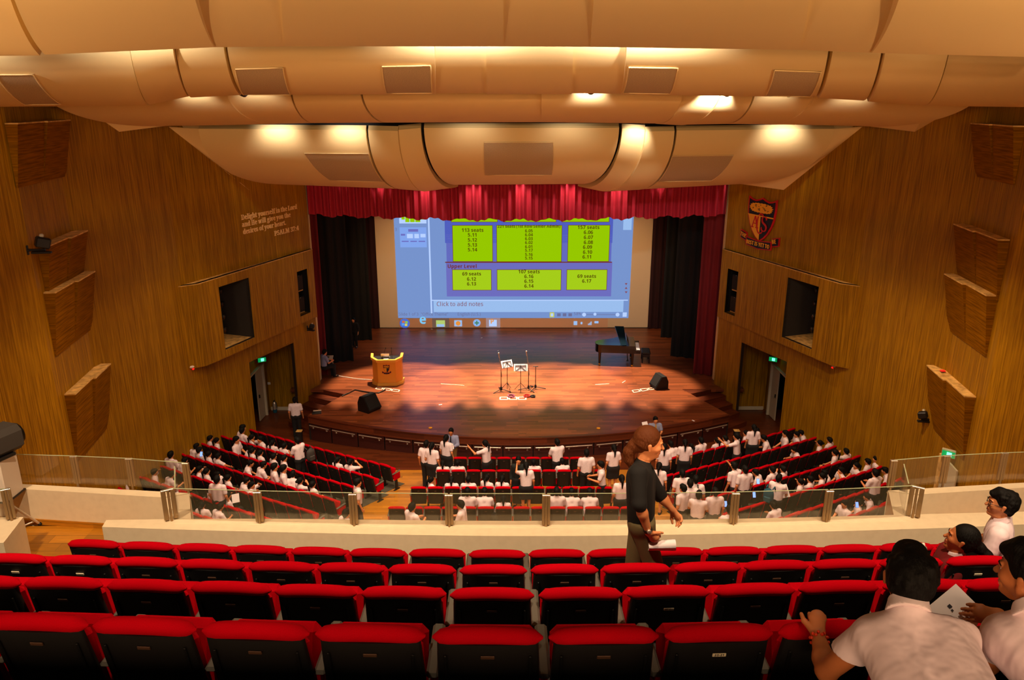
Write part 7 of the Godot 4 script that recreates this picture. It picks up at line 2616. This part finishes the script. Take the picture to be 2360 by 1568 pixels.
	if look.hair == "short":
		fl.cap(j.head + u * 0.105 + f * 0.03, j.head + u * 0.085 + f * 0.075, 0.040, 0.026, 0.03, r, 0.7)
		var g := RandomNumberGenerator.new()
		g.seed = 77
		for i in 26:                              # uneven locks
			var d := Vector3(g.randf_range(-1, 1), g.randf_range(-0.2, 1), g.randf_range(-1, 1)).normalized()
			if d.dot(f) > 0.55 or (d.dot(f) > 0.2 and d.dot(u) < 0.3): continue
			var b: Vector3 = j.head + u * 0.036 - f * 0.022 + (d - r * d.dot(r) * 0.14) * 0.096
			fl.cap(b, b + d * 0.012 - u * 0.02, 0.016, 0.006, 0.014)
	else:
		var tail: Array = look.tail
		fl.cap(j.head - f * 0.085 - u * 0.01, tail[0], 0.036, 0.040, 0.03)
		for i in tail.size() - 1:
			fl.cap(tail[i], tail[i + 1], lerpf(0.046, 0.030, float(i) / tail.size()), lerpf(0.046, 0.026, float(i + 1) / tail.size()), 0.02)
			for s in [-1.0, 1.0]:
				fl.cap(tail[i] + r * 0.022 * s, tail[i + 1] + r * 0.030 * s - f * 0.008, 0.020, 0.014, 0.010)
	fl.carve(j.head + f * 0.128 - u * 0.035, look.get("brow", 0.098))
	fl.carve(j.head + f * 0.070 - u * 0.085, 0.080)
	for s in [-1.0, 1.0]: fl.carve(j.head + r * s * 0.10 + f * 0.012 - u * 0.015, 0.034)
	put("hair", fl.mesh(), look.mats.hair, root)
	# features
	for s in [-1.0, 1.0]:
		var st := mb()
		ball(st, j.head + r * s * 0.033 + f * 0.0705 + u * 0.012, Vector3.ONE * 0.0115, 6, 10)
		obj("eye", st, M.paper, root)
		st = mb()
		ball(st, j.head + r * s * 0.033 + f * 0.0785 + u * 0.011, Vector3.ONE * 0.0052, 5, 8)
		obj("iris", st, M.black, root)
		st = mb(1)
		tube(st, [j.head + r * s * 0.014 + f * 0.091 + u * 0.030, j.head + r * s * 0.034 + f * 0.088 + u * 0.036, j.head + r * s * 0.052 + f * 0.074 + u * 0.030], 0.0042, 0.002, 6)
		obj("eyebrow", st, look.mats.hair, root)
	var li := mb(1)
	for e in [-0.047, -0.060]:
		tube(li, [j.head - r * 0.020 + f * 0.084 + u * e, j.head + f * 0.0925 + u * e, j.head + r * 0.020 + f * 0.084 + u * e], 0.0052, -1, 6)
	obj("lips", li, M.lip, root)

func build_balcony_people() -> void:
	mat("lip", Color(0.62, 0.27, 0.20), 0.5)
	mat("skin_light", Color(0.86, 0.56, 0.36), 0.55)
	# the woman walking along the second row
	var z := -5.25
	var foot := on_z(1480, 1210, z)
	var w := thing("person", "woman in a black jumper and olive trousers walking along the front rows with rolled papers", "person", Vector3(foot.x, 8.28, z), -PI / 2)
	var j := local_joints(w, {"head": [1497, 1022, z], "neck": [1482, 1066, z], "chest": [1477, 1103, z], "waist": [1477, 1160, z], "pelvis": [1478, 1206, z],
		"shr": [1471, 1090, z + 0.155], "shl": [1487, 1085, z - 0.155], "elr": [1473, 1160, z + 0.22], "wrr": [1495, 1228, z + 0.20], "ell": [1520, 1140, z - 0.20], "wrl": [1549, 1175, z - 0.16],
		"hipr": [1479, 1212, z + 0.085], "hipl": [1477, 1212, z - 0.085], "knr": [1512, 1322, z + 0.09], "knl": [1459, 1326, z - 0.09]})
	j.anr = Vector3(0.09, 0.09, -0.20); j.anl = Vector3(-0.09, 0.13, 0.34)
	j.toer = j.anr + Vector3(0.01, -0.05, -0.15); j.toel = j.anl + Vector3(0, -0.07, -0.12)
	j.face = Vector3(0.10, -0.20, -1).normalized()
	var hf: Vector3 = j.face
	var hm := {"body": M.skin_light, "shirt": M.shirt_black, "legs": M.trousers_olive, "hair": M.hair_brown}
	hero(w, j, {"mats": hm, "hair": "tail", "sleeve": 1.10, "cell": 0.012, "bulk": 0.95, "hem": 0.03, "v_neck": true, "brow": 0.108, "collar_cut": 0.03, "collar_tilt": 0.1, "nape": 0.04,
		"tail": [j.head - hf * 0.115 - Vector3(0, 0.045, 0), j.head - hf * 0.150 - Vector3(0, 0.105, 0), j.head - hf * 0.145 - Vector3(0, 0.165, 0), j.head - hf * 0.115 - Vector3(0, 0.215, 0)],
		"hands": {"r": [Vector3(-0.75, -0.35, -0.5).normalized(), 0.85, Vector3(-0.15, -0.72, -0.62).normalized()], "l": [Vector3(0.6, -0.2, 0.4).normalized(), 0.7]}})
	var st := mb()
	var wd: Vector3 = (j.wrr - j.elr).normalized()
	var wf := frame_to(wd)
	lathe(st, [Vector2(0.033, -0.012), Vector2(0.036, 0.0), Vector2(0.033, 0.012)], Transform3D(wf, j.wrr - wd * 0.025), 16)
	obj("watch_strap", st, M.black, w)
	st = mb()
	lathe(st, [Vector2(0.017, 0), Vector2(0.017, 0.006), Vector2(0.013, 0.009), Vector2(0, 0.009)], Transform3D(frame_to(Vector3(1, 0.15, 0)), j.wrr - wd * 0.025 + Vector3(0.032, 0.004, -0.004)), 14)
	obj("watch_face", st, M.steel, w)
	st = mb()
	var c0 := on_z(1494, 1258, z + 0.165)
	var c1 := on_z(1556, 1256, z + 0.165)
	var turn_pts := []
	for i in 40:                                # a loosely rolled sheaf
		var a := TAU * i / 13.0
		turn_pts.append(Vector2(cos(a), sin(a)) * (0.018 + 0.0005 * i))
	st.set_smooth_group(1)
	var ra := []
	var rb := []
	for p in turn_pts:
		ra.append(c0 + Vector3(0, p.y, p.x))
		rb.append(c1 + Vector3(0, p.y * 1.2, p.x * 1.2))
	skin(st, [ra, rb], false)
	var pr := obj("paper_roll", st, M.paper)
	tag(pr, "rolled white papers in the walking woman's near hand", "papers")
	# the man seen from behind at the lower right
	var z1 := -2.55
	var man := thing("person", "man in white short-sleeved shirt seen from behind, seated at the lower right", "person", Vector3(on_z(2098, 1440, z1).x, 9.78, -1.8), -0.12)
	j = local_joints(man, {"head": [2093, 1334, z1], "neck": [2094, 1408, z1 + 0.09], "chest": [2112, 1488, z1 + 0.14], "shl": [2008, 1468, z1 + 0.08], "shr": [2208, 1466, z1 + 0.14],
		"ell": [1905, 1548, z1 - 0.10], "wrl": [1886, 1466, z1 - 0.33], "elr": [2230, 1610, z1 + 0.02], "wrr": [2190, 1660, z1 - 0.18]})
	var ch: Vector3 = j.chest
	j.pelvis = Vector3(ch.x * 0.6, 0.55, 0.05)
	j.waist = (j.pelvis as Vector3).lerp(ch, 0.45)
	for n in ["l", "r"]:
		var x := -1.0 if n == "l" else 1.0
		j["hip" + n] = j.pelvis + Vector3(0.09 * x, -0.02, 0)
		j["kn" + n] = Vector3(0.16 * x, 0.52, -0.46)
		j["an" + n] = Vector3(0.14 * x, 0.09, -0.44)
		j["toe" + n] = j["an" + n] + Vector3(0, -0.05, -0.14)
	j.face = Vector3(0.10, -0.05, -1).normalized()
	var mm := {"body": M.skin_tan, "shirt": M.shirt_folded, "collar": M.shirt_white, "legs": M.trousers_navy, "hair": M.hair_black}
	var folds := []
	var back := Vector3(0, 0, 0.10)
	for i in 6:
		folds.append([j.shl.lerp(j.chest, 0.35) + back * 0.92 + Vector3(-0.015, -0.01 - 0.03 * i, 0.0), j.chest + back + Vector3(-0.01 + 0.01 * i, -0.04 - 0.045 * i, 0.012), 0.014])
	for i in 4:
		folds.append([j.shr.lerp(j.chest, 0.25) + back * 0.85 + Vector3(0, 0.0 - 0.035 * i, 0), j.chest + back * 1.05 + Vector3(0.07, 0.02 - 0.05 * i, 0.01), 0.012])
	for i in 4:
		folds.append([j.shl.lerp(j.ell, 0.12 + 0.13 * i) + Vector3(0, 0.035, 0.045), j.shl.lerp(j.ell, 0.2 + 0.13 * i) + Vector3(0, -0.04, 0.05), 0.014])
	hero(man, j, {"mats": mm, "hair": "short", "sleeve": 0.62, "cell": 0.010, "bulk": 1.06, "hem": 0.0, "collar": true, "collar_cut": -0.005, "nape": 0.06, "folds": folds,
		"hands": {"l": [Vector3(0.15, -0.75, -0.65).normalized(), 1.25, Vector3(0.04, 0.72, -0.69).normalized()]}})
	st = mb()
	var bw: Vector3 = j.wrl + (j.ell - j.wrl).normalized() * 0.03
	var bf := frame_to(j.wrl - j.ell)
	for i in 18:
		var a := TAU * i / 18.0
		ball(st, bw + bf.x * cos(a) * 0.036 + bf.z * sin(a) * 0.036 + bf.y * (0.008 if i % 2 else -0.008), Vector3.ONE * 0.0075, 5, 7)
	var bd := obj("bead_bracelet", st, M.bead_orange, man)
	bd.set_meta("kind", "stuff")
	st = mb()
	var ln := []
	for i in 9:
		var a := PI * (0.12 + 0.76 * i / 8.0)
		ln.append(j.neck + Vector3(cos(a) * 0.079, -0.005, sin(a) * 0.079))
	tube(st, ln, 0.004, -1, 5)
	obj("lanyard", st, M.tie_dark, man)
	# his neighbour at the right edge, holding a sheet
	var nb := thing("person", "dark-haired man in white shirt at the right edge, holding a printed sheet", "person", Vector3(on_z(2375, 1450, z1).x, 9.78, -1.8), 0.35)
	j = local_joints(nb, {"head": [2368, 1326, z1], "neck": [2384, 1406, z1 + 0.09], "chest": [2402, 1488, z1 + 0.12], "shl": [2310, 1462, z1 + 0.06], "shr": [2500, 1470, z1 + 0.12],
		"ell": [2276, 1530, z1 - 0.02], "wrl": [2302, 1420, z1 - 0.22], "elr": [2520, 1610, z1], "wrr": [2450, 1630, z1 - 0.2]})
	ch = j.chest
	j.pelvis = Vector3(ch.x * 0.6, 0.55, 0.05)
	j.waist = (j.pelvis as Vector3).lerp(ch, 0.45)
	for n in ["l", "r"]:
		var x := -1.0 if n == "l" else 1.0
		j["hip" + n] = j.pelvis + Vector3(0.09 * x, -0.02, 0)
		j["kn" + n] = Vector3(0.16 * x, 0.52, -0.46)
		j["an" + n] = Vector3(0.14 * x, 0.09, -0.44)
		j["toe" + n] = j["an" + n] + Vector3(0, -0.05, -0.14)
	j.face = Vector3(-0.35, -0.10, -1).normalized()
	hero(nb, j, {"mats": mm, "hair": "short", "sleeve": 0.75, "cell": 0.011, "bulk": 1.02, "hem": 0.0, "collar": true, "nape": 0.06,
		"hands": {"l": [Vector3(0.1, -0.4, -0.6).normalized(), 0.55, Vector3(-0.85, 0.15, -0.3).normalized()]}})
	st = mb()
	var pa := on_z(2203, 1346, z1 - 0.42); var pb := on_z(2268, 1410, z1 - 0.28); var pc := on_z(2236, 1474, z1 - 0.16); var pd := on_z(2128, 1408, z1 - 0.28)
	slab(st, pa, pb, pc, pd, Vector3(0, -0.0015, -0.0015))
	var sh := obj("paper_sheet", st, M.paper)
	tag(sh, "printed white sheet held between the two seated men", "paper")
	var ux := (pb - pa); var uy := (pd - pa)
	var nrm := ux.cross(uy).normalized()
	if nrm.dot(EYE - pa) < 0: nrm = -nrm
	for q in [[0.30, 0.46, 0.10, 0.08], [0.44, 0.50, 0.06, 0.05], [0.62, 0.70, 0.16, 0.06]]:
		st = mb()
		var c: Vector3 = pa + ux * q[0] + uy * q[1] + nrm * 0.0025
		slab(st, c, c + ux * q[2], c + ux * q[2] + uy * q[3], c + uy * q[3], nrm * 0.0005)
		obj("print", st, M.tie_dark, sh)
	# girl leaning back in the second row
	var z2 := -5.20
	var gl := thing("person", "girl with long tied hair and dark red jacket leaning back in the second row", "person", Vector3(on_z(2225, 1290, z2).x, 8.28, z2), PI / 2 - 0.35)
	j = joints(true, -0.25, [ARM_LAP, ARM_LAP], 0.0, true)
	var gh := gl.transform.affine_inverse() * on_z(2214, 1243, z2)
	var gd: Vector3 = gh - j.head
	for n in ["head", "neck", "chest", "shl", "shr", "ell", "elr", "wrl", "wrr", "waist"]: j[n] += gd * (0.5 if n == "waist" else 1.0)
	j.face = Vector3(0.1, 0.18, -1).normalized()
	hf = j.face
	hero(gl, j, {"mats": {"body": M.skin_tan, "shirt": M.jacket_red, "legs": M.trousers_navy, "hair": M.hair_black, "collar": M.shirt_white}, "hair": "tail", "sleeve": 1.7, "cell": 0.014, "bulk": 0.94, "hem": 0.0, "collar": true, "nape": 0.05,
		"tail": [j.head - hf * 0.13 - Vector3(0, 0.02, 0), j.head - hf * 0.19 - Vector3(0, 0.06, 0), j.head - hf * 0.23 - Vector3(0, 0.10, 0)], "hands": {}})
	# boy with glasses, sitting up in front of her
	var z3 := -5.62
	var by := thing("person", "boy with black glasses and white shirt sitting up at the right, looking left", "person", Vector3(on_z(2318, 1240, z3).x, 8.0, z3), 0.95)
	j = joints(true, 0.05, [ARM_LAP, ARM_LAP])
	gh = by.transform.affine_inverse() * on_z(2308, 1163, z3)
	gd = gh - j.head
	for n in ["head", "neck", "chest", "shl", "shr", "ell", "elr", "wrl", "wrr", "waist"]: j[n] += gd * (0.5 if n == "waist" else 1.0)
	j.face = Vector3(-0.25, 0.02, -1).normalized()
	hf = j.face
	hero(by, j, {"mats": {"body": M.skin, "shirt": M.shirt_folded, "legs": M.trousers_navy, "hair": M.hair_black}, "hair": "short", "sleeve": 0.75, "cell": 0.013, "bulk": 1.0, "hem": 0.0, "collar": true, "nape": 0.05, "hands": {}})
	var r := hf.cross(Vector3.UP).normalized()
	var u := r.cross(hf).normalized()
	st = mb()
	for s in [-1.0, 1.0]:
		var ring := []
		for i in 17:
			var a := TAU * i / 16.0
			ring.append(j.head + r * (s * 0.034 + cos(a) * 0.025) + u * (0.010 + sin(a) * 0.017) + hf * (0.098 - 0.01 * absf(cos(a))))
		tube(st, ring, 0.0026, -1, 5, false)
		tube(st, [j.head + r * s * 0.060 + u * 0.014 + hf * 0.092, j.head + r * s * 0.082 + u * 0.012 - hf * 0.01], 0.0026, -1, 5)
	tube(st, [j.head - r * 0.010 + u * 0.014 + hf * 0.100, j.head + r * 0.010 + u * 0.014 + hf * 0.100], 0.0026, -1, 5)
	obj("glasses", st, M.black, by)
	# a small bottle beside the girl
	var bt := thing("bottle", "small clear bottle with a white cap held up beside the leaning girl", "bottle", on_z(2131, 1276, -5.3))
	st = mb()
	lathe(st, [Vector2(0.0, 0.0), Vector2(0.022, 0.0), Vector2(0.024, 0.05), Vector2(0.012, 0.07)], Transform3D(Basis(Vector3.BACK, 0.3)), 12)
	obj("bottle_body", st, M.steel, bt)
	st = mb()
	lathe(st, [Vector2(0.014, 0.065), Vector2(0.014, 0.09), Vector2(0.0, 0.092)], Transform3D(Basis(Vector3.BACK, 0.3)), 12)
	obj("cap", st, M.white_paint, bt)
